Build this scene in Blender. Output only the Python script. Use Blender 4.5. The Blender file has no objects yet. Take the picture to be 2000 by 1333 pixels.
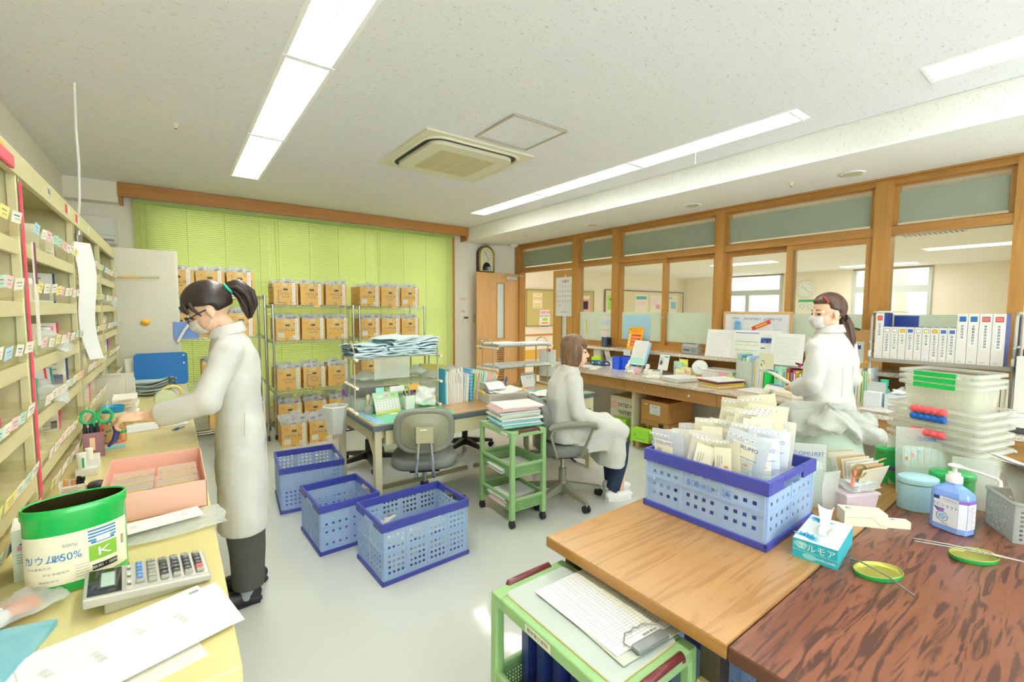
import bpy, math, random
from mathutils import Matrix, Vector
from math import sin, cos, pi, radians as R
S = bpy.context.scene
COL = S.collection
rnd = random.Random(7)

# ---------------------------------------------------------------- camera, world, lights, exposure
cam_d = bpy.data.cameras.new('camera'); cam = bpy.data.objects.new('camera', cam_d); COL.objects.link(cam)
cam_d.sensor_width = 36.0; cam_d.lens = 883.7/2000*36; cam_d.clip_start = .05
_yaw, _pit, _rol = R(36.886), R(-3.947), R(.225)
_f = Vector((sin(_yaw)*cos(_pit), cos(_yaw)*cos(_pit), sin(_pit))); _r = Vector((cos(_yaw), -sin(_yaw), 0)); _u = _r.cross(_f)
_r2 = _r*cos(_rol)+_u*sin(_rol); _u2 = -_r*sin(_rol)+_u*cos(_rol)
cam.matrix_world = Matrix(((_r2.x, _u2.x, -_f.x, 0), (_r2.y, _u2.y, -_f.y, 0), (_r2.z, _u2.z, -_f.z, 1.45), (0, 0, 0, 1)))
S.camera = cam
S.view_settings.view_transform = 'Standard'; S.view_settings.look = 'None'
S.view_settings.gamma = 1.0; S.view_settings.use_curve_mapping = False
S.view_settings.exposure = 0.47
S.render.film_transparent = False
cy = S.cycles
cy.use_denoising = True; cy.max_bounces = 12; cy.diffuse_bounces = 9; cy.glossy_bounces = 3
cy.transmission_bounces = 6; cy.transparent_max_bounces = 14; cy.caustics_reflective = False; cy.caustics_refractive = False
cy.sample_clamp_indirect = 6; cy.use_adaptive_sampling = True; cy.adaptive_threshold = .02
world = bpy.data.worlds.new('world'); S.world = world; world.use_nodes = True
bg = world.node_tree.nodes['Background']; bg.inputs[0].default_value = (.93, .97, 1, 1); bg.inputs[1].default_value = 2.6

def area(name, loc, rot, sx, sy, power, col=(.89, .965, 1)):
    d = bpy.data.lights.new(name, 'AREA'); d.shape = 'RECTANGLE'; d.size = sx; d.size_y = sy; d.energy = power; d.color = col
    o = bpy.data.objects.new(name, d); COL.objects.link(o); o.location = loc; o.rotation_euler = rot
    return o
FIX = [(.605, y) for y in (4.435, 3.165, 1.9, .63, -.64, -1.9)] + [(3.25, y) for y in (4.47, 3.2, 1.93)] + [(3.25, y) for y in (.05, -1.22)]
for x, y in FIX:
    area('fixture_light', (x, y, 2.755), (0, 0, 0), .16, 1.18, 27 if y > 4 else 19 if y > 2.5 and x < 2 else 14 if y > 2.5 else 10 if y > 1 and x < 2 else 3 if y > 1 else 3)
for x, y in [(6.6, 4.6), (6.6, 1.2), (9.3, 4.6), (9.3, 1.2), (11.6, 3.0)]:
    area('lobby_light', (x, y, 2.39), (0, 0, 0), .32, 1.2, 13, (.97, .98, 1))

area('window_daylight', (1.95, -2.72, 1.5), (R(124), 0, 0), 4.3, 1.9, 56, (.83, .93, 1))  # added fill lamp behind the camera, tilted up to brighten ceiling and room

# ---------------------------------------------------------------- materials
def lin(c):
    if isinstance(c, str): c = tuple(int(c[i:i+2], 16)/255 for i in (0, 2, 4))
    return tuple((x/12.92 if x <= .04045 else ((x+.055)/1.055)**2.4) for x in c)+(1,)
MATS = {}
def mat(name, col='ffffff', rough=.55, metal=0., spec=.5, emit=0, bump=0, bscale=200, var=0, vscale=5, coat=0):
    if name in MATS: return MATS[name]
    m = bpy.data.materials.new(name); m.use_nodes = True; MATS[name] = m
    nt = m.node_tree; b = nt.nodes['Principled BSDF']
    b.inputs['Base Color'].default_value = lin(col); b.inputs['Roughness'].default_value = rough; b.inputs['Metallic'].default_value = metal
    b.inputs['Specular IOR Level'].default_value = spec; b.inputs['Coat Weight'].default_value = coat
    if emit: b.inputs['Emission Color'].default_value = lin(col); b.inputs['Emission Strength'].default_value = emit
    if bump or var:
        tc = nt.nodes.new('ShaderNodeTexCoord')
        if bump:
            n = nt.nodes.new('ShaderNodeTexNoise'); n.inputs['Scale'].default_value = bscale; n.inputs['Detail'].default_value = 3
            bp = nt.nodes.new('ShaderNodeBump'); bp.inputs['Strength'].default_value = bump; bp.inputs['Distance'].default_value = .002 if bscale > 60 else .01
            nt.links.new(tc.outputs['Object'], n.inputs['Vector']); nt.links.new(n.outputs['Fac'], bp.inputs['Height']); nt.links.new(bp.outputs[0], b.inputs['Normal'])
        if var:
            n = nt.nodes.new('ShaderNodeTexNoise'); n.inputs['Scale'].default_value = vscale; n.inputs['Detail'].default_value = 4
            mx = nt.nodes.new('ShaderNodeMixRGB'); c = lin(col)
            mx.inputs[1].default_value = tuple(x*(1-var) for x in c[:3])+(1,); mx.inputs[2].default_value = tuple(min(1, x*(1+var)) for x in c[:3])+(1,)
            nt.links.new(tc.outputs['Object'], n.inputs['Vector']); nt.links.new(n.outputs['Fac'], mx.inputs[0]); nt.links.new(mx.outputs[0], b.inputs['Base Color'])
    return m
def film(name, col='ffffff', alpha=.4, rough=.25, transl=.4, bump=0, bscale=40):
    """see-through plastic: part clear, part milky and shiny"""
    if name in MATS: return MATS[name]
    m = bpy.data.materials.new(name); m.use_nodes = True; MATS[name] = m
    nt = m.node_tree; b = nt.nodes['Principled BSDF']; out = nt.nodes['Material Output']
    b.inputs['Base Color'].default_value = lin(col); b.inputs['Roughness'].default_value = rough
    tr = nt.nodes.new('ShaderNodeBsdfTransparent'); tl = nt.nodes.new('ShaderNodeBsdfTranslucent')
    tl.inputs[0].default_value = lin(col)
    tr.inputs[0].default_value = tuple(.5+.5*x for x in lin(col)[:3])+(1,)
    m1 = nt.nodes.new('ShaderNodeMixShader'); m1.inputs[0].default_value = transl
    m2 = nt.nodes.new('ShaderNodeMixShader'); m2.inputs[0].default_value = alpha
    nt.links.new(b.outputs[0], m1.inputs[1]); nt.links.new(tl.outputs[0], m1.inputs[2])
    nt.links.new(tr.outputs[0], m2.inputs[1]); nt.links.new(m1.outputs[0], m2.inputs[2]); nt.links.new(m2.outputs[0], out.inputs[0])
    if bump:
        tc = nt.nodes.new('ShaderNodeTexCoord'); n = nt.nodes.new('ShaderNodeTexNoise'); n.inputs['Scale'].default_value = bscale
        bp = nt.nodes.new('ShaderNodeBump'); bp.inputs['Strength'].default_value = bump; bp.inputs['Distance'].default_value = .01
        nt.links.new(tc.outputs['Object'], n.inputs['Vector']); nt.links.new(n.outputs['Fac'], bp.inputs['Height']); nt.links.new(bp.outputs[0], b.inputs['Normal'])
    return m
def wood(name, c1, c2, axis='x', scale=9, rough=.35, stretch=14, contrast=(.35, .7), coat=0, c3=None):
    if name in MATS: return MATS[name]
    m = bpy.data.materials.new(name); m.use_nodes = True; MATS[name] = m
    nt = m.node_tree; b = nt.nodes['Principled BSDF']; b.inputs['Roughness'].default_value = rough; b.inputs['Coat Weight'].default_value = coat; b.inputs['Coat Roughness'].default_value = .12
    tc = nt.nodes.new('ShaderNodeTexCoord'); mp = nt.nodes.new('ShaderNodeMapping')
    sc = [scale]*3; sc['xyz'.index(axis)] = scale/stretch; mp.inputs['Scale'].default_value = sc
    n = nt.nodes.new('ShaderNodeTexNoise'); n.inputs['Scale'].default_value = 1; n.inputs['Detail'].default_value = 8; n.inputs['Distortion'].default_value = 1.1
    cr = nt.nodes.new('ShaderNodeValToRGB'); cr.color_ramp.elements[0].position = contrast[0]; cr.color_ramp.elements[1].position = contrast[1]
    cr.color_ramp.elements[0].color = lin(c1); cr.color_ramp.elements[1].color = lin(c2)
    nt.links.new(tc.outputs['Object'], mp.inputs[0]); nt.links.new(mp.outputs[0], n.inputs['Vector']); nt.links.new(n.outputs['Fac'], cr.inputs[0])
    last = cr.outputs[0]
    if c3:
        mp2 = nt.nodes.new('ShaderNodeMapping'); s2 = [scale*2.2]*3; s2['xyz'.index(axis)] = scale*2.2/stretch*1.6; mp2.inputs['Scale'].default_value = s2
        n2 = nt.nodes.new('ShaderNodeTexNoise'); n2.inputs['Scale'].default_value = 1; n2.inputs['Detail'].default_value = 5; n2.inputs['Distortion'].default_value = 2.6
        cr2 = nt.nodes.new('ShaderNodeValToRGB'); e = cr2.color_ramp.elements; e[0].position = .50; e[1].position = .60; e[0].color = (0, 0, 0, 1); e[1].color = (1, 1, 1, 1)
        mx = nt.nodes.new('ShaderNodeMixRGB'); mx.inputs[2].default_value = lin(c3)
        nt.links.new(tc.outputs['Object'], mp2.inputs[0]); nt.links.new(mp2.outputs[0], n2.inputs['Vector']); nt.links.new(n2.outputs['Fac'], cr2.inputs[0])
        nt.links.new(cr2.outputs[0], mx.inputs[0]); nt.links.new(last, mx.inputs[1]); last = mx.outputs[0]
    nt.links.new(last, b.inputs['Base Color'])
    return m
def speckle(name, c1, c2, scale=60, thr=(.62, .68), rough=.5, stretch=(1, 1, 1), bump=.2, spec=.5):
    if name in MATS: return MATS[name]
    m = bpy.data.materials.new(name); m.use_nodes = True; MATS[name] = m
    nt = m.node_tree; b = nt.nodes['Principled BSDF']; b.inputs['Roughness'].default_value = rough; b.inputs['Specular IOR Level'].default_value = spec
    tc = nt.nodes.new('ShaderNodeTexCoord'); mp = nt.nodes.new('ShaderNodeMapping'); mp.inputs['Scale'].default_value = stretch
    n = nt.nodes.new('ShaderNodeTexNoise'); n.inputs['Scale'].default_value = scale; n.inputs['Detail'].default_value = 2; n.inputs['Distortion'].default_value = .8
    cr = nt.nodes.new('ShaderNodeValToRGB'); cr.color_ramp.elements[0].position = thr[0]; cr.color_ramp.elements[1].position = thr[1]
    cr.color_ramp.elements[0].color = lin(c1); cr.color_ramp.elements[1].color = lin(c2)
    bp = nt.nodes.new('ShaderNodeBump'); bp.inputs['Strength'].default_value = bump; bp.inputs['Distance'].default_value = .003; bp.invert = True
    L = nt.links.new
    L(tc.outputs['Object'], mp.inputs[0]); L(mp.outputs[0], n.inputs['Vector']); L(n.outputs['Fac'], cr.inputs[0]); L(cr.outputs[0], b.inputs['Base Color'])
    L(cr.outputs[0], bp.inputs['Height']); L(bp.outputs[0], b.inputs['Normal'])
    return m

WHITE = mat('white_paint', 'e6e6e0', .5)
PAPER = mat('paper', 'e9e9e6', .8)
PAPER2 = mat('paper_cream', 'e6e2d0', .8)
INK = mat('ink_black', '2b2b2e', .6); GREY = mat('ink_grey', '9a9a96', .7); LGREY = mat('ink_light_grey', 'c9c9c4', .7)
BLUEINK = mat('ink_blue', '2f4fb5', .6); REDINK = mat('ink_red', 'd8443c', .6); PINK = mat('pink_print', 'f09ab4', .6)
YEL = mat('yellow_print', 'f4c21c', .5); ORG = mat('orange_print', 'f2862a', .5); GRN = mat('green_print', '2fae62', .5)
LGRN = mat('lime_green', 'a4dc3c', .5); SKY = mat('light_blue', '8cc4e8', .5); TEAL = mat('teal', '28b8a8', .4)
CHROME = mat('chrome', 'd4d6d8', .18, 1.0); STEEL = mat('steel_brushed', 'b9b8b0', .32, 1.0)
BLACK = mat('black_plastic', '26262a', .4); DGREY = mat('dark_grey', '4b4d50', .5)

# ---------------------------------------------------------------- mesh helpers
def T(x=0, y=0, z=0, rz=0, rx=0, ry=0, s=1):
    return Matrix.Translation((x, y, z)) @ Matrix.Rotation(rz, 4, 'Z') @ Matrix.Rotation(ry, 4, 'Y') @ Matrix.Rotation(rx, 4, 'X') @ Matrix.Scale(s, 4)
_txt = {}
def text_geo(s, res=2):
    k = (s, res)
    if k not in _txt:
        c = bpy.data.curves.new('t', 'FONT'); c.body = s; c.size = 1; c.resolution_u = res; c.align_x = 'CENTER'; c.align_y = 'CENTER'
        o = bpy.data.objects.new('t', c); me = bpy.data.meshes.new_from_object(o)
        _txt[k] = ([tuple(v.co) for v in me.vertices], [tuple(p.vertices) for p in me.polygons])
        bpy.data.objects.remove(o); bpy.data.curves.remove(c); bpy.data.meshes.remove(me)
    return _txt[k]
class MB:
    def __init__(s): s.v = []; s.f = []; s.mi = []; s.sm = []; s.mats = []; s.M = Matrix()
    def idx(s, m):
        if m not in s.mats: s.mats.append(m)
        return s.mats.index(m)
    def add(s, vs, fs, m, smooth=False, M=None):
        o = len(s.v); MM = s.M @ M if M is not None else s.M
        s.v += [tuple(MM @ Vector(v)) for v in vs]; i = s.idx(m)
        for f in fs: s.f.append(tuple(o+k for k in f)); s.mi.append(i); s.sm.append(smooth)
        return s
    def bb(s, x0, x1, y0, y1, z0, z1, m, M=None):
        return s.add([(x0, y0, z0), (x1, y0, z0), (x1, y1, z0), (x0, y1, z0), (x0, y0, z1), (x1, y0, z1), (x1, y1, z1), (x0, y1, z1)],
                     [(0, 3, 2, 1), (4, 5, 6, 7), (0, 1, 5, 4), (1, 2, 6, 5), (2, 3, 7, 6), (3, 0, 4, 7)], m, M=M)
    def box(s, c, d, m, M=None):
        return s.bb(c[0]-d[0]/2, c[0]+d[0]/2, c[1]-d[1]/2, c[1]+d[1]/2, c[2]-d[2]/2, c[2]+d[2]/2, m, M)
    def taper(s, d0, d1, h, m, M=None, z=0):   # frustum box
        a, b = d0[0]/2, d0[1]/2; c, d = d1[0]/2, d1[1]/2
        return s.add([(-a, -b, z), (a, -b, z), (a, b, z), (-a, b, z), (-c, -d, z+h), (c, -d, z+h), (c, d, z+h), (-c, d, z+h)],
                     [(0, 3, 2, 1), (4, 5, 6, 7), (0, 1, 5, 4), (1, 2, 6, 5), (2, 3, 7, 6), (3, 0, 4, 7)], m, M=M)
    def quad(s, p, m, M=None): return s.add(p, [tuple(range(len(p)))], m, M=M)
    def prism(s, poly, h, m, M=None, z=0, smooth=False):
        n = len(poly); vs = [(x, y, z) for x, y in poly]+[(x, y, z+h) for x, y in poly]
        s.add(vs, [tuple(reversed(range(n))), tuple(range(n, 2*n))], m, M=M)
        return s.add(vs, [(i, (i+1) % n, n+(i+1) % n, n+i) for i in range(n)], m, smooth, M)
    def lathe(s, prof, m, n=24, M=None, sx=1, sy=1, smooth=True, caps=True):
        vs = []; fs = []
        for r, z in prof:
            vs += [(r*sx*cos(2*pi*i/n), r*sy*sin(2*pi*i/n), z) for i in range(n)]
        for k in range(len(prof)-1):
            for i in range(n): j = (i+1) % n; fs.append((k*n+i, k*n+j, (k+1)*n+j, (k+1)*n+i))
        s.add(vs, fs, m, smooth, M)
        if caps:
            e = len(prof)-1
            if prof[0][1] != prof[1][1]: s.add(vs[:n], [tuple(reversed(range(n)))], m, False, M)
            if prof[-1][0] > .002 and prof[-1][1] != prof[-2][1]: s.add(vs[e*n:], [tuple(range(n))], m, False, M)
        return s
    def tube(s, pts, r, m, n=8, closed=False, M=None, caps=True):
        pts = [Vector(p) for p in pts]; N = len(pts); vs = []; fs = []; up = None
        rr = r if isinstance(r, (list, tuple)) else [r]*N
        for i, p in enumerate(pts):
            a = pts[(i-1) % N] if (closed or i > 0) else p; b = pts[(i+1) % N] if (closed or i < N-1) else p
            t = (b-a).normalized()
            if up is None: up = Vector((0, 0, 1)) if abs(t.z) < .9 else Vector((1, 0, 0))
            x = t.cross(up)
            if x.length < 1e-4: x = t.cross(Vector((1, .3, 0)))
            x.normalize(); y = x.cross(t).normalized(); up = y
            vs += [tuple(p+x*rr[i]*cos(2*pi*k/n)+y*rr[i]*sin(2*pi*k/n)) for k in range(n)]
        for i in range(N if closed else N-1):
            j = (i+1) % N
            for k in range(n): l = (k+1) % n; fs.append((i*n+k, j*n+k, j*n+l, i*n+l))
        s.add(vs, fs, m, True, M)
        if caps and not closed: s.add(vs, [tuple(range(n)), tuple(reversed(range((N-1)*n, N*n)))], m, False, M)
        return s
    def cyl(s, p0, p1, r, m, n=12, M=None): return s.tube([p0, p1], r, m, n, M=M)
    def grid(s, nx, ny, fn, m, smooth=True, M=None):
        vs = [fn(i/nx, j/ny) for j in range(ny+1) for i in range(nx+1)]
        fs = [(j*(nx+1)+i, j*(nx+1)+i+1, (j+1)*(nx+1)+i+1, (j+1)*(nx+1)+i) for j in range(ny) for i in range(nx)]
        return s.add(vs, fs, m, smooth, M)
    def text(s, t, size, m, M, res=2, sx=1):
        vs, fs = text_geo(t, res)
        return s.add([(x*size*sx, y*size, 0) for x, y, z in vs], fs, m, M=M)
    def sphere(s, c, r, m, n=10, k=7, M=None):
        rr = r if isinstance(r, tuple) else (r, r, r)
        vs = [(c[0]+rr[0]*sin(pi*j/k)*cos(2*pi*i/n), c[1]+rr[1]*sin(pi*j/k)*sin(2*pi*i/n), c[2]+rr[2]*cos(pi*j/k)) for j in range(k+1) for i in range(n)]
        fs = [(j*n+i, (j+1)*n+i, (j+1)*n+(i+1) % n, j*n+(i+1) % n) for j in range(k) for i in range(n)]
        return s.add(vs, fs, m, True, M)
    def perf(s, us, vs_, holes, m, M, th=.003, skip=None):
        """perforated sheet in local XZ (thickness along Y); cells (i,j) in holes are open"""
        nu, nv = len(us)-1, len(vs_)-1
        H = lambda i, j: i < 0 or j < 0 or i >= nu or j >= nv or holes(i, j)
        V = []; Fc = []; ids = {}
        def p(i, j, k):
            q = (i, j, k)
            if q not in ids: ids[q] = len(V); V.append((us[i], th*k, vs_[j]))
            return ids[q]
        for i in range(nu):
            for j in range(nv):
                if holes(i, j): continue
                Fc.append((p(i, j, 0), p(i+1, j, 0), p(i+1, j+1, 0), p(i, j+1, 0)))
                Fc.append((p(i, j, 1), p(i, j+1, 1), p(i+1, j+1, 1), p(i+1, j, 1)))
                if H(i-1, j): Fc.append((p(i, j, 0), p(i, j+1, 0), p(i, j+1, 1), p(i, j, 1)))
                if H(i+1, j): Fc.append((p(i+1, j, 0), p(i+1, j, 1), p(i+1, j+1, 1), p(i+1, j+1, 0)))
                if H(i, j-1): Fc.append((p(i, j, 0), p(i, j, 1), p(i+1, j, 1), p(i+1, j, 0)))
                if H(i, j+1): Fc.append((p(i, j+1, 0), p(i+1, j+1, 0), p(i+1, j+1, 1), p(i, j+1, 1)))
        return s.add(V, Fc, m, M=M)
    def obj(s, name, parent=None, bevel=0, seg=2, loc=None, rz=0, mods=None):
        me = bpy.data.meshes.new(name); me.from_pydata(s.v, [], s.f)
        for m in s.mats: me.materials.append(m)
        me.polygons.foreach_set('material_index', s.mi); me.polygons.foreach_set('use_smooth', s.sm); me.update()
        o = bpy.data.objects.new(name, me); COL.objects.link(o)
        if parent: o.parent = parent
        if loc: o.location = loc
        if rz: o.rotation_euler = (0, 0, rz)
        if bevel:
            b = o.modifiers.new('bevel', 'BEVEL'); b.width = bevel; b.segments = seg; b.limit_method = 'ANGLE'; b.angle_limit = R(50)
        return o
def tag(o, label, cat, group=None):
    o['label'] = label; o['category'] = cat
    if group: o['group'] = group
    return o
def thing(name, label, cat, loc=(0, 0, 0), rz=0, group=None):
    o = bpy.data.objects.new(name, None); COL.objects.link(o); o.empty_display_size = .05
    o.location = loc; o.rotation_euler = (0, 0, rz)
    return tag(o, label, cat, group)
def single(mb, name, label, cat, loc=(0, 0, 0), rz=0, group=None, bevel=0):
    return tag(mb.obj(name, None, bevel, loc=loc, rz=rz), label, cat, group)
def struct(o): o['kind'] = 'structure'; return o
def dup(o, loc=None, rz=None, label=None, group=None, parent=None, rot=None, scale=None):
    c = o.copy(); COL.objects.link(c)
    if parent is not None: c.parent = parent
    if loc is not None: c.location = loc
    if rz is not None: c.rotation_euler = (0, 0, rz)
    if rot is not None: c.rotation_euler = rot
    if scale is not None: c.scale = scale
    if label: c['label'] = label
    if group: c['group'] = group
    for ch in list(o.children): dup(ch, parent=c)
    return c
def lines(mb, M, w, h, n, m=None, x0=0, jitter=.35, th=.0022):
    """rows of print on a sheet lying in local XY, centred"""
    m = m or LGREY
    for i in range(n):
        y = h/2-(i+.5)*h/n; L = w*(1-rnd.random()*jitter)
        mb.quad([(-w/2, y-th/2, 0), (-w/2+L, y-th/2, 0), (-w/2+L, y+th/2, 0), (-w/2, y+th/2, 0)], m, M)
UP = Matrix.Rotation(pi/2, 4, 'X')     # local XY -> facing -Y, Z up
# ================================================================ the room
FLOORM = mat('floor_vinyl', 'ced2cc', .085, spec=.55, var=.03, vscale=1.3)
CEILM = speckle('ceiling_rockwool', 'f0f0f4', 'cfccbc', 52, (.64, .70), .9, (1, 2.3, 1), .5, .2)
SOFM = speckle('soffit_board', 'f2f2ee', 'dcdacc', 50, (.62, .7), .9, (1, 2, 1), .4, .2)
WALLM = mat('wall_paper', 'f1ede2', .85, spec=.2, bump=.12, bscale=260)
WALLL = mat('lobby_wall', 'f3e8d6', .85, spec=.2)
FRAMEW = wood('window_frame_wood', 'a97838', 'c08e48', 'z', 26, .38, 12, (.3, .75))
FRAMEWY = wood('window_rail_wood', 'a27034', 'bc8a46', 'y', 26, .38, 12, (.3, .75))
DOORW = wood('door_wood', 'd4a468', 'e0b47c', 'z', 22, .4, 14, (.3, .75))
DOORW2 = wood('far_door_wood', 'c0924e', 'd0a25e', 'z', 22, .4, 14, (.3, .75))
VALW = wood('valance_wood', 'b07838', 'c08846', 'x', 24, .4, 16, (.3, .75))
GLASS = film('clear_glass', 'eef4ee', .05, .02, 0.)
FROST = film('frosted_glass_film', 'e6f0e6', .80, .35, .55)
GREYF = film('grey_green_window_film', 'a6b09c', .93, .12, .1)

def qobj(name, pts, m, th=None):
    b = MB(); b.quad(pts, m); return struct(b.obj(name))
b = MB(); b.bb(-.8, 4.7, -2.8, 6.3, -.06, 0, FLOORM); struct(b.obj('floor'))
b = MB()
us = [-.8, .5, .71, 3.145, 3.355, 3.67]; vs_ = [-2.8, -2.53, -1.86, .67, 1.26, 5.07, 5.105, 6.2]
def hole(i, j):
    return (i == 1 and 1 <= j <= 4) or (i == 3 and (j == 2 or j == 4 or j == 5))
b.perf(us, vs_, hole, CEILM, Matrix.Translation((0, 0, 2.72)) @ Matrix.Rotation(-pi/2, 4, 'X'), th=.02)
struct(b.obj('ceiling'))
# soffit over the window wall
b = MB(); b.bb(3.67, 4.72, -2.8, 6.2, 2.5, 2.72, SOFM); b.bb(3.655, 3.669, -2.8, 6.19, 2.69, 2.698, WALLM); b.bb(3.655, 3.669, -2.8, 6.19, 2.497, 2.512, mat('soffit_edge_strip', 'ffffff', .4))
struct(b.obj('trim_1'))
b = MB()      # back wall with the big window opening
for x0, x1, z0, z1 in ((-.8, -.15, 0, 2.72), (-.15, 3.38, 0, .30), (-.15, 3.38, 2.53, 2.72), (3.38, 4.8, 0, 2.72)):
    b.bb(x0, x1, 6.2, 6.34, z0, z1, WALLM)
b.bb(-.8, -.385, 6.02, 6.2, 2.5, 2.7, WALLM)
struct(b.obj('wall_back'))
b = MB(); b.bb(-.15, 3.38, 6.27, 6.275, .3, 2.53, GLASS); w = struct(b.obj('window_1'))
b = MB()
for x in (-.15, .72, 1.6, 2.48, 3.33): b.bb(x, x+.05, 6.25, 6.3, .3, 2.53, mat('aluminium_frame', 'c9cac6', .4, .3))
b.bb(-.15, 3.38, 6.25, 6.3, .3, .35, MATS['aluminium_frame']); b.bb(-.15, 3.38, 6.25, 6.3, 2.48, 2.53, MATS['aluminium_frame']); b.bb(-.15, 3.38, 6.25, 6.3, 1.4, 1.44, MATS['aluminium_frame'])
struct(b.obj('window_frame', w))
b = MB(); b.bb(3.46, 3.49, 6.12, 6.2, .25, 2.56, FRAMEW); struct(b.obj('trim_2'))
b = MB(); b.bb(-.9, -.78, -2.8, 6.3, 0, 2.72, WALLM); struct(b.obj('wall_left'))
b = MB()
for q in ((-.9, -.25, 0, 2.72), (4.15, 4.72, 0, 2.72), (-.25, 4.15, 0, .52), (-.25, 4.15, 2.48, 2.72)): b.bb(q[0], q[1], -2.9, -2.8, q[2], q[3], WALLM)
struct(b.obj('wall_front'))
b = MB(); b.bb(-.25, 4.15, -2.86, -2.855, .52, 2.48, GLASS); w = struct(b.obj('window_20')); b = MB()  # made-up window and wall opening behind the camera, added for the fill lamp
for x in (-.25, 1.2, 2.65, 4.10): b.bb(x, x+.05, -2.88, -2.82, .52, 2.48, WALLM)
b.bb(-.25, 4.15, -2.88, -2.82, .52, .57, WALLM); b.bb(-.25, 4.15, -2.88, -2.82, 2.43, 2.48, WALLM); struct(b.obj('window_frame', w))
b = MB()
b.prism([(4.22, 6.2), (4.62, 5.985), (4.75, 5.985), (4.75, 6.2)], 2.5, WALLM); struct(b.obj('wall_corner')); b = MB()
b.bb(4.58, 4.72, -2.8, .385, 0, 2.5, WALLM); b.bb(4.60, 4.72, .385, 4.54, 0, .95, WALLM)
struct(b.obj('wall_right'))
b = MB()
BB = mat('baseboard_vinyl', '8a7a58', .6)
b.bb(-.78, 4.25, 6.185, 6.2, 0, .06, BB); struct(b.obj('baseboard_back'))
# ---- window wall frame
b = MB()
def postY(y0, y1, z0, z1, x0=4.55, x1=4.67): b.bb(x0, x1, y0, y1, z0, z1, FRAMEW)
postY(5.86, 5.985, 0, 2.5); postY(4.54, 4.655, 0, 2.5); postY(3.82, 3.93, .985, 2.5); postY(2.45, 2.545, .985, 2.5); postY(1.10, 1.215, .985, 2.5); postY(.375, .45, .985, 2.5)
struct(b.obj('trim_3'))
b = MB()
b.bb(4.556, 4.664, .38, 5.98, 2.44, 2.498, FRAMEWY); b.bb(4.556, 4.664, .45, 5.86, 2.05, 2.115, FRAMEWY); b.bb(4.562, 4.66, .45, 4.54, .985, 1.04, FRAMEWY)
b.bb(4.53, 4.556, .38, 5.98, 2.485, 2.499, FRAMEWY)
struct(b.obj('trim_4'))
wn = 2
for y0, y1 in ((4.655, 5.86), (3.93, 4.54), (2.545, 3.82), (1.215, 2.45), (.45, 1.10)):   # transoms
    b = MB(); b.bb(4.61, 4.615, y0, y1, 2.115, 2.44, GLASS); w = struct(b.obj('window_%d' % wn)); wn += 1
    b = MB(); b.bb(4.6, 4.602, y0+.02, y1-.02, 2.145, 2.385, GREYF); struct(b.obj('window_film', w))
    b = MB()
    for z0, z1 in ((2.115, 2.127), (2.428, 2.44)): b.bb(4.59, 4.63, y0, y1, z0, z1, FRAMEWY)
    for ya in (y0, y1-.03): b.bb(4.585, 4.635, ya, ya+.03, 2.127, 2.428, FRAMEW)
    struct(b.obj('window_frame', w))
def pane(y0, y1, x, stile=0, name=None):
    global wn
    b = MB(); b.bb(x, x+.005, y0, y1, 1.04, 2.05, GLASS); w = struct(b.obj('window_%d' % wn)); wn += 1
    b = MB(); b.bb(x-.004, x-.002, y0+stile, y1-stile, 1.04+stile*.5, 1.425, FROST); struct(b.obj('window_film', w))
    if stile:
        b = MB()
        for ya in (y0, y1-stile): b.bb(x-.018, x+.02, ya, ya+stile, 1.04, 2.05, FRAMEW)
        b.bb(x-.016, x+.018, y0+stile, y1-stile, 1.04, 1.085, FRAMEWY); b.bb(x-.016, x+.018, y0+stile, y1-stile, 2.0, 2.05, FRAMEWY)
        struct(b.obj('window_frame', w))
        return w
    return w
pane(3.93, 4.54, 4.61); pane(.45, 1.10, 4.61)
w1 = pane(3.14, 3.82, 4.585, .045); w2 = pane(2.545, 3.19, 4.63, .045); w3 = pane(1.80, 2.45, 4.63, .045); w4 = pane(1.215, 1.86, 4.585, .045)
for w, y in ((w1, 3.163), (w4, 1.84)):
    b = MB(); b.lathe([(.012, 0), (.014, .004), (.008, .006)], CHROME, 14, T(4.566, y, 1.36, 0, 0, -pi/2)); struct(b.obj('window_latch', w))
# ---- door standing open, and the narrow fixed leaf beside the opening
dr = struct(bpy.data.objects.new('door_1', None)); COL.objects.link(dr); dr.location = (4.56, 5.94, 0); dr.rotation_euler = (0, 0, R(178.5))
b = MB()   # local x runs from the hinge to the free edge; local +y faces the room
def dpan(b, W, x0, x1, z0, z1, lz0, lz1, m):
    b.bb(0, x0, 0, .036, .01, 2.03, m); b.bb(x1, W, 0, .036, .01, 2.03, m)
    b.bb(x0, x1, 0, .036, z1, 2.03, m); b.bb(x0, x1, 0, .036, lz1, z0, m); b.bb(x0, x1, 0, .036, .01, lz0, m)
dpan(b, .79, .28, .42, .99, 1.87, .3, .86, DOORW)
struct(b.obj('door_leaf', dr, .002))
DG = mat('door_glass_frosted', 'dfe8e4', .3)
b = MB(); b.bb(.28, .42, .014, .022, .99, 1.87, DG); struct(b.obj('door_glass', dr))
b = MB()
for x0, x1, z0, z1 in ((.272, .284, .982, 1.878), (.416, .428, .982, 1.878), (.272, .428, .982, .994), (.272, .428, 1.866, 1.878)): b.bb(x0, x1, -.004, .04, z0, z1, FRAMEW)
struct(b.obj('door_glass_frame', dr))
b = MB()
for k in range(15):
    z = .32+k*.036; b.add([(.28, .002, z), (.42, .002, z), (.42, .034, z+.026), (.28, .034, z+.026), (.28, .002, z+.008), (.42, .002, z+.008), (.42, .034, z+.034), (.28, .034, z+.034)], [(0, 3, 2, 1), (4, 5, 6, 7), (0, 1, 5, 4), (2, 3, 7, 6)], DOORW)
struct(b.obj('door_louver', dr))
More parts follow.
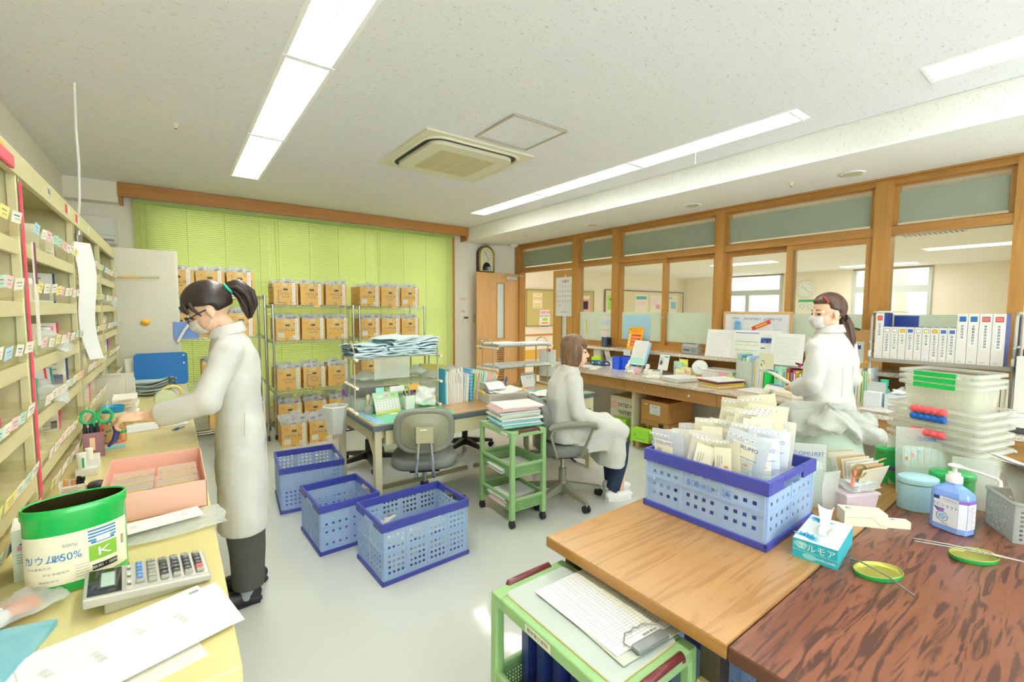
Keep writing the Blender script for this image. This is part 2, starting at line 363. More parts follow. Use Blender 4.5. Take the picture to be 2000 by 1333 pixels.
b = MB(); b.lathe([(.012, 0), (.012, .02), (.026, .035), (.028, .05), (.02, .062), (.0, .064)], CHROME, 18, T(.735, .036, .96, 0, -pi/2)); b.lathe([(.022, 0), (.022, .006)], CHROME, 16, T(.735, .036, .86, 0, -pi/2))
struct(b.obj('door_handle', dr))
b = MB(); b.bb(.06, .26, .036, .075, 1.93, 1.985, mat('closer_silver', 'c7c9c6', .35, .6)); b.tube([(.15, .06, 1.995), (.02, .12, 2.0), (-.18, .02, 2.005)], .007, MATS['closer_silver'], 8)
struct(b.obj('door_closer', dr, .004))
b = MB()
for z in (.25, 1.0, 1.85): b.bb(-.012, .004, .0, .012, z, z+.1, STEEL)
struct(b.obj('door_hinge', dr))
dr = struct(bpy.data.objects.new('door_2', None)); COL.objects.link(dr); dr.location = (4.62, 4.655, 0); dr.rotation_euler = (0, 0, pi/2)
b = MB(); dpan(b, .43, .13, .24, .99, 1.87, .3, .86, DOORW2); struct(b.obj('door_leaf', dr, .002))
b = MB(); b.bb(.13, .24, .014, .022, .99, 1.87, DG); struct(b.obj('door_glass', dr))
b = MB()
for x0, x1, z0, z1 in ((.124, .134, .982, 1.878), (.236, .246, .982, 1.878), (.124, .246, .982, .994), (.124, .246, 1.866, 1.878)): b.bb(x0, x1, -.004, .04, z0, z1, FRAMEW)
struct(b.obj('door_glass_frame', dr))
b = MB()
for k in range(15):
    z = .32+k*.036; b.add([(.13, .002, z+.026), (.24, .002, z+.026), (.24, .034, z), (.13, .034, z), (.13, .002, z+.034), (.24, .002, z+.034), (.24, .034, z+.008), (.13, .034, z+.008)], [(0, 3, 2, 1), (4, 5, 6, 7), (0, 1, 5, 4), (2, 3, 7, 6)], DOORW2)
struct(b.obj('door_louver', dr))
# ---- valance and blinds over the back window
b = MB(); b.bb(-.387, 3.668, 6.0, 6.03, 2.565, 2.698, VALW); b.bb(-.387, -.357, 6.03, 6.2, 2.5, 2.698, VALW); b.bb(3.638, 3.668, 6.03, 6.2, 2.5, 2.698, VALW); b.bb(-.387, 3.668, 6.03, 6.2, 2.68, 2.695, VALW)
single(b, 'curtain_box', 'long brown wooden pelmet box above the green blinds', 'pelmet', bevel=.003)
GSL = bpy.data.materials.new('green_blind_slat'); GSL.use_nodes = True
_n = GSL.node_tree; _b = _n.nodes['Principled BSDF']; _b.inputs['Base Color'].default_value = lin('d2da90'); _b.inputs['Roughness'].default_value = .38
_t = _n.nodes.new('ShaderNodeBsdfTranslucent'); _t.inputs[0].default_value = lin('d2dc8c'); _m = _n.nodes.new('ShaderNodeMixShader'); _m.inputs[0].default_value = .15
_n.links.new(_b.outputs[0], _m.inputs[1]); _n.links.new(_t.outputs[0], _m.inputs[2]); _n.links.new(_m.outputs[0], _n.nodes['Material Output'].inputs[0])
GCORD = mat('blind_cord', '9cba50', .6)
for k, (x0, x1, nm) in enumerate(((-.28, .961, 'leftmost lime green slatted blind, behind the grey cabinet'), (.9615, 2.214, 'middle lime green slatted blind, behind the carton racks'), (2.2145, 3.455, 'lime green slatted blind nearest the wall clock and door'))):
    t = thing('venetian_blind', nm, 'blind', (x0, 6.13, 0), 0, 'green blinds over the back window')
    W = x1-x0; b = MB(); v = []; f = []
    for i in range(105):
        z = 2.53-i*.0215; n = len(v)
        v += [(0, .008, z+.012), (W, .008, z+.012), (0, -.002, z), (W, -.002, z), (0, -.006, z-.012), (W, -.006, z-.012)]
        f += [(n, n+2, n+3, n+1), (n+2, n+4, n+5, n+3)]
    b.add(v, f, GSL, True); b.obj('slats', t)
    b = MB()
    for q in (.08, .36, .64, .92):
        b.bb(W*q-.0012, W*q+.0012, -.009, -.007, .27, 2.55, GCORD)
    b.obj('ladder_cord', t)
    b = MB(); b.bb(0, W, -.012, .014, .255, .27, mat('blind_rail', 'a9cb5c', .4)); b.obj('bottom_rail', t)
    b = MB(); b.bb(0, W, -.02, .03, 2.53, 2.56, MATS['blind_rail']); b.obj('head_rail', t)
    b = MB(); b.cyl((.06, -.03, 2.5), (.075, -.03, 1.5), .004, mat('blind_wand', 'cfe08e', .2), 6); b.obj('wand', t)
# ---- ceiling things
TUBEM = mat('fluorescent_tube', 'fffdf4', .4, emit=9)
REFL = mat('fixture_white', 'ffffff', .35)
def fixture(x, y, lab, grp):
    t = thing('fluorescent_light', lab, 'ceiling light', (x, y, 2.7), 0, grp)
    L = .628
    b = MB(); b.bb(-.125, -.104, -L, L, -.002, .09, REFL); b.bb(.104, .125, -L, L, -.002, .09, REFL); b.bb(-.104, .104, -L, L, .08, .09, REFL)
    b.bb(-.125, .125, -L-.002, -L+.012, -.004, .09, REFL); b.bb(-.125, .125, L-.012, L+.002, -.004, .09, REFL)
    for s in (-1, 1):
        b.add([(s*.004, -L, .005), (s*.004, L, .005), (s*.052, -L, .079), (s*.052, L, .079)], [(0, 1, 3, 2)], REFL)
    b.obj('housing', t)
    for s in (-1, 1):
        b = MB(); b.cyl((s*.055, -.6, .035), (s*.055, .6, .035), .0155, TUBEM, 12); b.obj('lamp_tube', t)
    b = MB()
    for k in range(12):
        yy = -.55+k*.1; b.bb(-.104, .104, yy, yy+.002, .0, .028, REFL)
    b.bb(-.002, .002, -L, L, -.002, .03, REFL); b.obj('louver', t)
    return t
t0 = None
nm1 = ['farthest light of the left ceiling row, nearest the green blinds', 'second light of the left ceiling row, above the shelves', 'third light of the left ceiling row, nearest the camera', 'light of the left ceiling row beyond the picture', 'light of the left ceiling row further out', 'last light of the left ceiling row']
for i, y in enumerate((4.435, 3.165, 1.9, .63, -.64, -1.9)):
    if t0 is None: t0 = fixture(.605, y, nm1[0], 'twin tube lights recessed in the ceiling')
    else: dup(t0, (.605, y, 2.7), label=nm1[i])
for y, l in ((4.47, 'far light of the window side ceiling row, above the clock corner'), (3.2, 'middle light of the window side ceiling row'), (1.93, 'long near light of the window side ceiling row with pull cord'), (.05, 'separate ceiling light at the upper right corner of the view'), (-1.22, 'ceiling light behind the upper right one')):
    dup(t0, (3.25, y, 2.7), label=l)
b = MB(); b.cyl((0, 0, 0), (0, 0, -.09), .0012, WHITE, 5); b.tube([(-.008, 0, -.1), (0, 0, -.085), (.008, 0, -.1)], .0012, WHITE, 5)
single(b, 'pull_cord', 'thin white pull cord hanging beside the window side light', 'cord', (3.33, 2.05, 2.7))
# ceiling cassette air conditioner
ACW = mat('aircon_cream', 'e6e1c8', .45); ACD = mat('aircon_slot', '2e3330', .5); ACG = speckle('aircon_grille', 'd9cfa4', 'c9bd8e', 300, (.4, .6), .7, bump=.6)
def rrect(w, h, r, n=6):
    p = []
    for cx, cy, a in ((w/2-r, h/2-r, 0), (-w/2+r, h/2-r, pi/2), (-w/2+r, -h/2+r, pi), (w/2-r, -h/2+r, 3*pi/2)):
        p += [(cx+r*cos(a+pi/2*k/n), cy+r*sin(a+pi/2*k/n)) for k in range(n+1)]
    return p
t = thing('ceiling_air_conditioner', 'cream cassette air conditioner set flush in the ceiling', 'air conditioner', (1.93, 3.38, 2.7))
b = MB(); b.prism(rrect(.96, .93, .01), .012, ACW, z=-.012); b.obj('panel', t, .003)
b = MB(); b.prism(rrect(.80, .78, .12), .004, ACD, z=-.0165); b.obj('air_slot', t)
b = MB(); b.prism(rrect(.74, .72, .1), .032, ACW, z=-.044)
b.prism(rrect(.86, .84, .14), .010, ACW, z=-.0155) if 0 else None
b.obj('intake_panel', t, .006)
b = MB(); b.prism(rrect(.50, .5, .01), .003, ACG, z=-.0465)
for k in (-.12, 0, .12): b.bb(k-.003, k+.003, -.25, .25, -.049, -.0465, ACW)
b.obj('grille', t)
b = MB()
pts = rrect(.84, .82, .14, 8); b.tube([(x, y, -.014) for x, y in pts], .012, ACW, 8, closed=True); b.obj('slot_rim', t)
b = MB(); pf = [-.235, -.222, .222, .235]
b.perf(pf, pf, lambda i, j: i == 1 and j == 1, mat('hatch_frame', 'c9bfa8', .4, .3), Matrix.Translation((2.025, 2.605, 2.694)) @ Matrix.Rotation(-pi/2, 4, 'X'), th=.006)
b.bb(1.805, 2.245, 2.385, 2.825, 2.697, 2.6995, CEILM)
single(b, 'ceiling_hatch', 'square ceiling access hatch beside the cassette air conditioner', 'hatch')
def dome(x, y, z, lab, r=.022):
    b = MB(); b.lathe([(r, 0), (r*.95, -.006), (r*.55, -.01), (r*.5, -.024), (r*.2, -.03)], mat('sensor_cream', 'dcd7c0', .5), 18); b.lathe([(r*.3, -.03), (r*.3, -.034)], DGREY, 10)
    single(b, 'heat_detector', lab, 'detector', (x, y, z))
_g = [(.07, 3.9, 2.7, 'small round heat detector on the ceiling near the blinds'), (4.1, 1.66, 2.5, 'small round detector on the soffit above the binders')]
for q in _g: dome(*q)
dome(3.95, 4.95, 2.5, 'tiny sprinkler head on the soffit near the clock', .02)
DLR = mat('downlight_dull', 'cfcaa4', .5)
for x, y, l in ((4.2, 1.27, 'nearest round downlight on the soffit, unlit'), (4.2, 2.6, 'second round unlit downlight along the soffit'), (4.2, 3.95, 'farthest round unlit downlight on the soffit')):
    t = thing('downlight', l, 'downlight', (x, y, 2.5), 0, 'round downlights in the soffit')
    b = MB(); b.lathe([(.085, -.001), (.085, -.006), (.062, -.004)], REFL, 26, caps=False); b.obj('rim', t)
    b = MB(); b.lathe([(.062, -.003), (.01, -.002)], DLR, 26); b.obj('reflector', t)
b = MB(); b.lathe([(.06, 0), (.058, -.02), (.035, -.045), (.01, -.05)], WHITE, 20); single(b, 'ceiling_sensor', 'white dome sensor on the soffit corner above the door', 'sensor', (4.45, 5.88, 2.5))
b = MB(); b.tube([(-.385, 3.55, 2.7), (-.39, 3.55, 2.45), (-.388, 3.56, 2.25), (-.40, 3.6, 2.05), (-.44, 3.75, 1.86), (-.5, 3.8, 1.83)], .006, mat('white_cable', 'f4f2f0', .5), 8)
single(b, 'hanging_cable', 'white cable hanging from the ceiling down to the shelves', 'cable')
# wall air conditioner
t = thing('wall_air_conditioner', 'white wall air conditioner unit above the grey cabinet', 'air conditioner', (-.58, 6.19, 2.08))
b = MB(); b.bb(-.36, .17, -.2, 0, .0, .27, WHITE); b.obj('casing', t, .02)
b = MB(); b.bb(-.3, .15, -.205, -.19, .03, .05, mat('vent_grey', '9da09a', .6)); b.bb(-.35, .165, -.203, -.19, .085, .09, LGREY); b.obj('vent', t)
# clock on the back wall
t = thing('pendulum_clock', 'tall arched brass pendulum clock above the open door', 'clock', (4.075, 6.19, 2.06))
GOLD = mat('aged_brass', '9a8a3a', .3, .8); DKW = mat('dark_walnut', '4a2c22', .4)
def arch(w, h, n=12): return [(w/2, 0)]+[(w/2*cos(pi*k/n), h-w/2+w/2*sin(pi*k/n)) for k in range(n+1)]+[(-w/2, 0)]
b = MB(); b.prism(arch(.30, .42), .07, DKW, UP @ T(0, 0, 0)); b.obj('case', t, .004)
b = MB(); b.tube([(x, -.075, z) for x, z in arch(.27, .40)], .017, GOLD, 8, closed=True); b.obj('brass_rim', t)
b = MB(); b.prism(arch(.24, .38), .004, mat('clock_face', 'e9e6cf', .5), UP @ T(0, .005, .071)); b.obj('face', t)
b = MB()
for k in range(12):
    a = pi/6*k; b.text(str(12 if k == 0 else k), .028, INK, T(.08*sin(a), -.0765, .26+.085*cos(a)) @ UP)
b.tube([(0, -.078, .26), (-.035, -.078, .315)], .003, INK, 5); b.tube([(0, -.078, .26), (.045, -.078, .19)], .002, INK, 5); b.obj('numerals_and_hands', t)
b = MB(); b.prism([(x*.8, y) for x, y in arch(.2, .13)], .003, BLACK, UP @ T(0, .02, .075)); b.lathe([(.03, 0), (.03, .006)], GOLD, 16, T(0, -.079, .05, 0, pi/2)); b.bb(.02, .07, -.082, -.079, .02, .08, SKY); b.obj('pendulum', t)
b = MB(); b.bb(-.055, .055, -.022, 0, -.055, .055, mat('thermostat_cream', 'eeeadb', .5)); b.bb(-.038, .038, -.024, -.021, .012, .042, mat('lcd_dark', '5c5440', .4))
single(b, 'thermostat', 'cream thermostat with dark display on the wall left of the door', 'thermostat', (3.725, 6.198, 1.295), bevel=.002)
b = MB(); b.bb(-.04, .04, -.01, 0, -.06, .06, mat('switch_plate', 'ded7a4', .5)); b.bb(-.012, .012, -.013, -.01, -.03, .03, WHITE)
single(b, 'light_switch', 'yellowish switch plate half hidden behind the open door', 'switch', (3.90, 6.198, 1.31))
for z, w in ((1.62, .05), (1.42, .035)):
    b = MB(); b.bb(-w, w, -.001, 0, -.015, .015, mat('old_tape', 'd8cb96', .7)); single(b, 'tape_remnant', 'yellowed tape scrap on the wall, %s the thermostat' % ('well above' if w > .04 else 'just above'), 'tape', (3.68, 6.199, z))
# ---- lobby beyond the glass
LW = WALLL
b = MB(); b.bb(4.7, 12.6, -3, 8, -.06, 0, mat('lobby_floor', 'd8cfb4', .25)); struct(b.obj('floor_lobby'))
b = MB(); b.bb(4.72, 12.6, -3, 8, 2.4, 2.46, SOFM); struct(b.obj('ceiling_lobby'))
b = MB(); b.bb(4.7, 12.6, 7.9, 8, 0, 2.46, LW)
for z0, z1, m in ((.86, .90, mat('lobby_rail', 'c98a5a', .5)), (.33, .55, mat('lobby_dado', 'e2b04c', .5))): b.bb(4.72, 12.5, 7.885, 7.9, z0, z1, m)
struct(b.obj('wall_lobby_north'))
b = MB()
wins = ((5.15, 6.9), (2.3, 3.65))
ys = [-3]+[v for p in sorted(wins) for v in p]+[7.9]
for a, c in ((-3, 2.3), (3.65, 5.15), (6.9, 7.9)): b.bb(12.5, 12.6, a, c, 0, 2.46, LW)
for a, c in wins: b.bb(12.5, 12.6, a, c, 0, .75, LW)
struct(b.obj('wall_lobby_east')); b = MB(); b.bb(4.7, 12.6, -3.1, -3, 0, 2.46, LW); struct(b.obj('wall_lobby_south'))
SIL = mat('lobby_window_frame', 'c5cbc6', .4)
for a, c in wins:
    b = MB(); b.bb(12.55, 12.555, a, c, .75, 2.4, GLASS); w = struct(b.obj('window_%d' % wn)); wn += 1
    b = MB()
    for y in (a, c-.06): b.bb(12.46, 12.6, y, y+.06, .75, 2.4, SIL)
    b.bb(12.47, 12.59, a+.06, c-.06, 1.86, 2.0, SIL); b.bb(12.48, 12.59, a+.06, c-.06, .75, .82, SIL); b.bb(12.48, 12.6, (a+c)/2-.05, (a+c)/2+.05, .75, 1.86, SIL); b.bb(12.452, 12.6, a, c, 2.36, 2.4, mat('sash_brown', '9a7a5a', .5))
    struct(b.obj('window_frame', w))
b = MB(); b.bb(13.3, 13.5, 2.85, 3.15, 0, 3, mat('outside_column', 'e9d3c0', .7)); single(b, 'porch_column', 'pale column outside the far lobby window', 'column')
CORK = mat('board_tan', 'cdbd7c', .8); BFR = mat('board_frame', '6a4a3a', .5)
def board(x0, x1, z0, z1, lab, fr, face):
    t = thing('notice_board', lab, 'notice board', ((x0+x1)/2, 7.885, (z0+z1)/2)); w = x1-x0; h = z1-z0
    b = MB(); b.bb(-w/2, w/2, -.015, 0, -h/2, h/2, face); b.obj('board_face', t)
    b = MB()
    for q in ((-w/2-.015, -w/2+.01, -h/2, h/2), (w/2-.01, w/2+.015, -h/2, h/2), (-w/2-.015, w/2+.015, -h/2-.015, -h/2+.01), (-w/2-.015, w/2+.015, h/2-.01, h/2+.015)): b.bb(q[0], q[1], -.025, 0, q[2], q[3], fr)
    b.obj('board_frame', t)
board(6.30, 8.45, 1.09, 1.90, 'tan notice board in the lobby seen through the doorway', mat('board_frame_olive', '9c8f58', .5), CORK)
board(8.88, 12.35, 1.2, 1.97, 'framed cream notice board in the lobby seen through the windows', BFR, mat('board_cream', 'e6dab4', .8))
def poster(x, z, w, h, lab, col, items, name='notice_poster'):
    b = MB(); b.bb(-w/2, w/2, -.003, 0, -h/2, h/2, mat('poster_'+col, col, .7))
    for it in items:
        if it[0] == 't': b.text(it[1], it[2], it[3], T(it[4], -.0045, it[5]) @ UP)
        else: b.bb(it[1]-it[3]/2, it[1]+it[3]/2, -.0042, -.003, it[2]-it[4]/2, it[2]+it[4]/2, it[5])
    single(b, name, lab, 'poster', (x, 7.866, z), 0, 'posters on the lobby boards')
cream = 'f3e9cc'
poster(6.62, 1.66, .27, .34, 'cream poster with an orange band on the tan lobby board', cream, [('b', 0, .05, .25, .07, mat('pale_orange', 'f2c890', .6)), ('b', 0, .13, .18, .01, GREY), ('b', 0, -.08, .2, .04, mat('pale_orange')), ('b', 0, -.14, .22, .02, LGRN)])
poster(6.84, 1.24, .32, .42, 'white flyer with pink and blue lettering on the tan lobby board', 'f4ece6', [('t', '介護職 募集', .07, mat('magenta_print', 'e04a90', .6), 0, .15), ('t', '施設 福祉科', .055, mat('cyan_print', '3a9ac0', .6), 0, .07), ('b', 0, -.01, .16, .06, LGRN), ('b', 0, -.09, .22, .03, ORG), ('b', 0, -.17, .26, .02, MATS['cyan_print'])])
poster(7.28, 1.45, .28, .68, 'tall cream poster with a blue frame emblem on the tan lobby board', cream, [('b', .0, .2, .18, .17, BLUEINK), ('b', 0, .2, .12, .11, PAPER), ('b', 0, .2, .12, .02, BLUEINK), ('b', 0, -.15, .1, .1, mat('pale_orange'))])
poster(8.1, 1.52, .42, .56, 'poster with a big pink circle on the tan lobby board', cream, [('b', .05, .05, .3, .3, PINK), ('b', .05, .05, .2, .2, mat('pale_pink', 'f8d8dc', .6))])
poster(9.15, 1.55, .42, .62, 'lime green and white picture poster on the cream lobby board', cream, [('b', 0, .1, .36, .38, LGRN), ('b', .02, .1, .09, .22, PAPER), ('b', -.05, .18, .09, .05, PAPER), ('b', 0, -.22, .3, .02, PINK)])
poster(10.35, 1.55, .55, .66, 'poster with a teal title bar on the cream lobby board', 'f2ead6', [('b', 0, .24, .45, .09, mat('teal_bar', '4ab0b8', .6)), ('b', 0, .08, .42, .13, mat('pale_pink')), ('b', -.12, -.25, .15, .07, CORK), ('b', .12, -.25, .15, .07, CORK)])
poster(11.0, 1.55, .5, .66, 'poster with pink figures on the cream lobby board', 'f2ead6', [('b', -.05, .15, .3, .2, mat('pale_pink')), ('b', .1, .0, .2, .12, PINK), ('b', 0, -.2, .2, .05, SKY)])
poster(11.7, 1.55, .7, .66, 'wide pale poster with light blue pictures on the cream lobby board', 'eeead6', [('b', -.1, .25, .4, .05, SKY), ('b', .15, .05, .25, .2, SKY), ('b', -.2, -.05, .2, .15, mat('pale_pink'))])
t = thing('wall_clock', 'round white wall clock on the far lobby wall', 'clock', (12.49, 4.62, 1.99), -pi/2)
b = MB(); b.lathe([(.2, 0), (.21, .02), (.19, .035), (.18, .03)], WHITE, 28, UP @ T()); b.obj('rim', t)
b = MB(); b.lathe([(.18, .031), (.0, .031)], mat('clock_pale', 'e8f0ea', .5), 28, UP @ T())
for k in range(12): a = pi/6*k; b.box((.15*sin(a), -.033, .15*cos(a)), (.012, .002, .02), INK)
b.tube([(0, -.035, 0), (-.08, -.035, .07)], .004, INK, 5); b.tube([(0, -.035, 0), (.1, -.035, -.07)], .003, INK, 5); b.obj('face', t)
b = MB(); b.bb(-.003, 0, -.18, .18, -.14, .14, mat('sign_pale', 'dfe8d8', .6)); b.bb(-.005, -.003, -.17, .17, .07, .13, GRN)
for y in (-.08, .08): b.lathe([(.05, 0), (.05, .002)], GREY, 14, T(-.003, y, -.04, 0, 0, -pi/2)); b.lathe([(.04, 0), (.04, .003)], PAPER, 14, T(-.003, y, -.04, 0, 0, -pi/2))
single(b, 'guidance_sign', 'small green and white sign below the lobby clock', 'sign', (12.498, 4.6, 1.6))
LP = mat('lobby_light_panel', 'ffffff', .5, emit=5)
q = 0
for (x, y), l in zip([(6.6, 4.6), (6.6, 1.2), (9.3, 4.6), (9.3, 1.2), (11.6, 3.0)], ('near left', 'near right', 'middle left', 'middle right', 'farthest')):
    t = thing('lobby_ceiling_light', l+' long light panel on the lobby ceiling', 'ceiling light', (x, y, 2.4), 0, 'light panels on the lobby ceiling')
    b = MB(); b.bb(-.2, .2, -.64, .64, -.004, 0, REFL); b.obj('frame', t); b = MB(); b.bb(-.16, .16, -.6, .6, -.008, -.004, LP); b.obj('diffuser', t)
for x, y in ((7.4, 1.4), (7.4, 3.2)):
    b = MB(); b.bb(-.1, .1, -.3, .3, -.01, 0, WHITE)
    for k in range(12): b.bb(-.08, .08, -.28+k*.047, -.26+k*.047, -.012, -.01, DGREY)
    single(b, 'air_vent', 'slotted white air vent on the lobby ceiling, %s' % ('toward the right' if y < 2 else 'above the board schedule'), 'vent', (x, y, 2.4))
# ================================================================ left: medicine shelving and counter
TAN = mat('shelf_tan', 'd3cb9c', .42, var=.02, vscale=3); TANC = mat('counter_tan', 'd8cb8e', .22, var=.02, vscale=2, spec=.5); TAND = mat('counter_side', 'c9bd8c', .5)
BIN = film('bin_clear', 'fbf9ec', .16, .12, .5); STRIP = film('vinyl_strip_clear', 'f6efe6', .4, .2, .3)
PKP = mat('tag_paper', 'f3efdd', .7); TAGS = [PKP, PKP, PKP, PKP, PKP, PKP, mat('tag_mint', 'bfe6d2', .7), mat('tag_yellow', 'f1e58a', .7), mat('tag_pink', 'f6cfd0', .7), mat('tag_blue', 'b7dcec', .7)]
REDT = mat('red_tape', 'e8506a', .45)
SY = [.985, 1.865, 2.745, 3.615, 4.49]; XF = -.33; ROWS = [.95, 1.115, 1.285, 1.455, 1.625]
for k in range(4):
    nm = ('nearest', 'second', 'third', 'farthest')[k]
    y0, y1 = SY[k], SY[k+1]; W = y1-y0-.001
    t = thing('medicine_shelf_unit', nm+' tan steel medicine shelf unit standing on the left counter', 'shelving', (XF, y0, .85), 0, 'tan shelf units along the left wall')
    b = MB(); b.bb(-.30, -.295, 0, W, 0, 1.03, TAN); b.obj('back_panel', t)
    for yy in (0, W-.028):
        b = MB(); b.bb(-.30, 0, yy+.008, yy+.020, 0, 1.03, TAN); b.bb(-.02, 0, yy, yy+.028, 0, 1.03, TAN); b.bb(-.16, -.155, yy+.006, yy+.022, 0, .97, mat('shelf_groove', 'a89f6e', .6)); b.obj('side_panel', t, .002)
    b = MB(); b.bb(-.295, -.012, 0, W, 1.012, 1.029, TAN); b.bb(-.012, .004, .0, W, .965, 1.031, TAN)
    lab = [(.42, PAPER), (.80, REDINK), (.86, PAPER)] if k == 1 else [(.08, REDINK), (.14, PAPER), (.5, PAPER)] if k == 2 else [(.75, PAPER), (.82, YEL)]
    for q, m in lab: b.bb(.004, .0055, q*W-.02, q*W+.02, .983, 1.017, m)
    if k == 1: b.text('008', .03, INK, T(.0062, .42*W, 1.0, pi/2) @ UP)
    b.obj('top_fascia', t, .002)
    for r, z in enumerate(ROWS):
        b = MB(); b.bb(-.29, -.016, .02, W-.02, z-.85, z-.838, TAN); b.bb(-.016, -.004, .022, W-.022, z-.878, z-.837, TAN); b.obj('shelf_board', t, .0015)
    for r, z in enumerate([.862]+ROWS):
        zz = z-.838+(.01 if r else .0)
        b = MB(); x1 = .014
        v = [(-.10, .03, zz), (.0, .03, zz), (x1, .03, zz+.05), (-.10, W-.03, zz), (.0, W-.03, zz), (x1, W-.03, zz+.05)]
        b.add(v, [(0, 1, 4, 3), (1, 2, 5, 4)], BIN)
        nd = 7
        for q in range(nd+1):
            yy = .03+(W-.06)*q/nd; b.add([(-.09, yy, zz), (.0, yy, zz), (x1, yy, zz+.045), (-.09, yy, zz+.055)], [(0, 1, 2, 3)], BIN)
        b.obj('divider_tray', t)
        b = MB(); yy = .05
        while yy < W-.1:
            w = rnd.uniform(.05, .085); m = rnd.choice(TAGS); a = rnd.uniform(-.08, .08); dz = rnd.uniform(-.003, .004)
            M = Matrix.Translation((x1+.003, yy+w/2, zz+.035+dz)) @ Matrix.Rotation(R(10), 4, 'Y') @ Matrix.Rotation(a, 4, 'X')
            b.box((0, 0, 0), (.0012, w, .03), m, M)
            b.box((.0009, -w*.05, .004), (.0004, w*.6, .0028), rnd.choice([GREY, REDINK, GREY, BLUEINK, GREY]) if m is not PKP or rnd.random() < .6 else PINK, M)
            b.box((.0009, w*.05, -.005), (.0004, w*.5, .002), GREY, M)
            yy += w+rnd.uniform(.004, .04)
        b.obj('tag_strip', t)
    if k == 1:
        b = MB(); b.bb(.001, .005, -.007, .007, .0, .95, REDT); b.obj('red_edge_strip', t)
    if k == 0:
        b = MB(); b.bb(.005, .014, .55, W-.10, .965, 1.0, REDT); b.obj('red_edge_strip', t, .004)
# medicine cartons on the shelves
CART = mat('carton_white', 'efece0', .6); CART2 = mat('carton_cream', 'e2dcc2', .65)
EDG = {'red': mat('carton_red', 'dc3f55', .5), 'green': mat('carton_green', '35a26a', .5), 'navy': mat('carton_navy', '2c4680', .5), 'lime': mat('carton_lime', 'b4dc7c', .5), 'pink': mat('carton_pink', 'e86a9a', .5), 'teal': mat('carton_teal', '2b9aa6', .5)}
rowname = ['bottom', 'second lowest', 'third lowest', 'third highest', 'second highest', 'top']
cache = {}
def carton(col, w, h, d):
    b = MB(); b.bb(-d, 0, 0, w, 0, h, CART if rnd.random() < .7 else CART2); b.bb(-d-.0005, .001, w-.006, w+.001, 0, h+.001, EDG[col])
    for i in range(5):
        z = h*(.85-.16*i); b.bb(.0005, .0012, w*.1, w*(.35+.4*rnd.random()), z-.003, z, rnd.choice([GREY, LGREY, GREY, EDG[col]]))
    if rnd.random() < .35: b.bb(.0005, .0013, w*.6, w*.85, h*.2, h*.5, rnd.choice([EDG[col], BLACK, SKY]))
    return b
for k in range(4):
    for r, z in enumerate([.862]+ROWS):
        y = SY[k]+.06; W = SY[k+1]-.06; cols = list(EDG); rnd.shuffle(cols); n = 0
        if k == 0: y += .35
        while y < W-.1 and n < (5 if k else 3):
            y += rnd.uniform(.01, .13 if k < 2 else .09)
            w = rnd.uniform(.08, .15); h = rnd.uniform(.09, .135) if r else rnd.uniform(.04, .07); d = rnd.uniform(.03, .07)
            if y+w > W: break
            c = cols[n]; b = carton(c, w, h, d); tw = rnd.random() < .65 and r > 0
            o = single(b, 'medicine_carton', 'medicine carton with %s edge, %s shelf of the %s left unit' % (c, rowname[r], ('nearest', 'second', 'third', 'farthest')[k]), 'carton', (XF-.022-rnd.random()*.03-(w*.75 if tw else 0), y, z+.004 if r == 0 else z+.001), 0, 'medicine cartons on the left shelves')
            o.rotation_euler = (0, rnd.choice([0, -.12]), rnd.uniform(-1.0, -.7) if tw else rnd.uniform(-.12, .35))
            y += w; n += 1
b = MB(); b.bb(-.06, 0, 0, .20, 0, .07, EDG['teal']); b.bb(-.055, -.005, .20, .26, 0, .05, EDG['teal']); b.text('DS', .035, WHITE, T(.0006, .06, .045, pi/2) @ UP); b.lathe([(.02, 0), (.02, .001)], BLUEINK, 14, T(.0006, .2, .02, 0, 0, pi/2))
single(b, 'teal_box', 'long teal medicine pack on the third lowest shelf', 'box', (XF-.02, 1.95, 1.128), .1)
# clear wrapped packs
PACK = film('clear_bag', 'f0f4f2', .45, .12, .25, .6, 60)
def crumple(w, h, d, seed, m, nx=9, ny=9):
    q = random.Random(seed); ph = [q.uniform(0, 6) for _ in range(8)]
    b = MB()
    for s in (1, -1):
        def fn(u, v):
            e = min(u, 1-u, v, 1-v)*4; e = min(1, e)
            n = sin(u*9+ph[0])*cos(v*7+ph[1])+.6*sin(u*17+v*13+ph[2])+.5*sin(v*23-u*11+ph[3])
            return ((u-.5)*w*(1+.04*sin(v*9+ph[4])), (v-.5)*h*(1+.04*sin(u*8+ph[5])), s*e*d*.5*(.75+.28*n)+d*.08*n)
        b.grid(nx, ny, fn, m, True)
    return b
for i, (y, z, l) in enumerate(((2.3, 1.298, 'clear bag of tablets slumped on the third highest shelf'), (4.15, 1.468, 'twisted clear bags of white packs on the farthest shelf'), (2.2, 1.128, 'small clear bag lying by the teal pack'))):
    o = single(crumple(.12, .1, .05, i+3, PACK), 'clear_bag', l, 'bag', (XF-.02, y, z+.035)); o.rotation_euler = (.3, .6, .2)
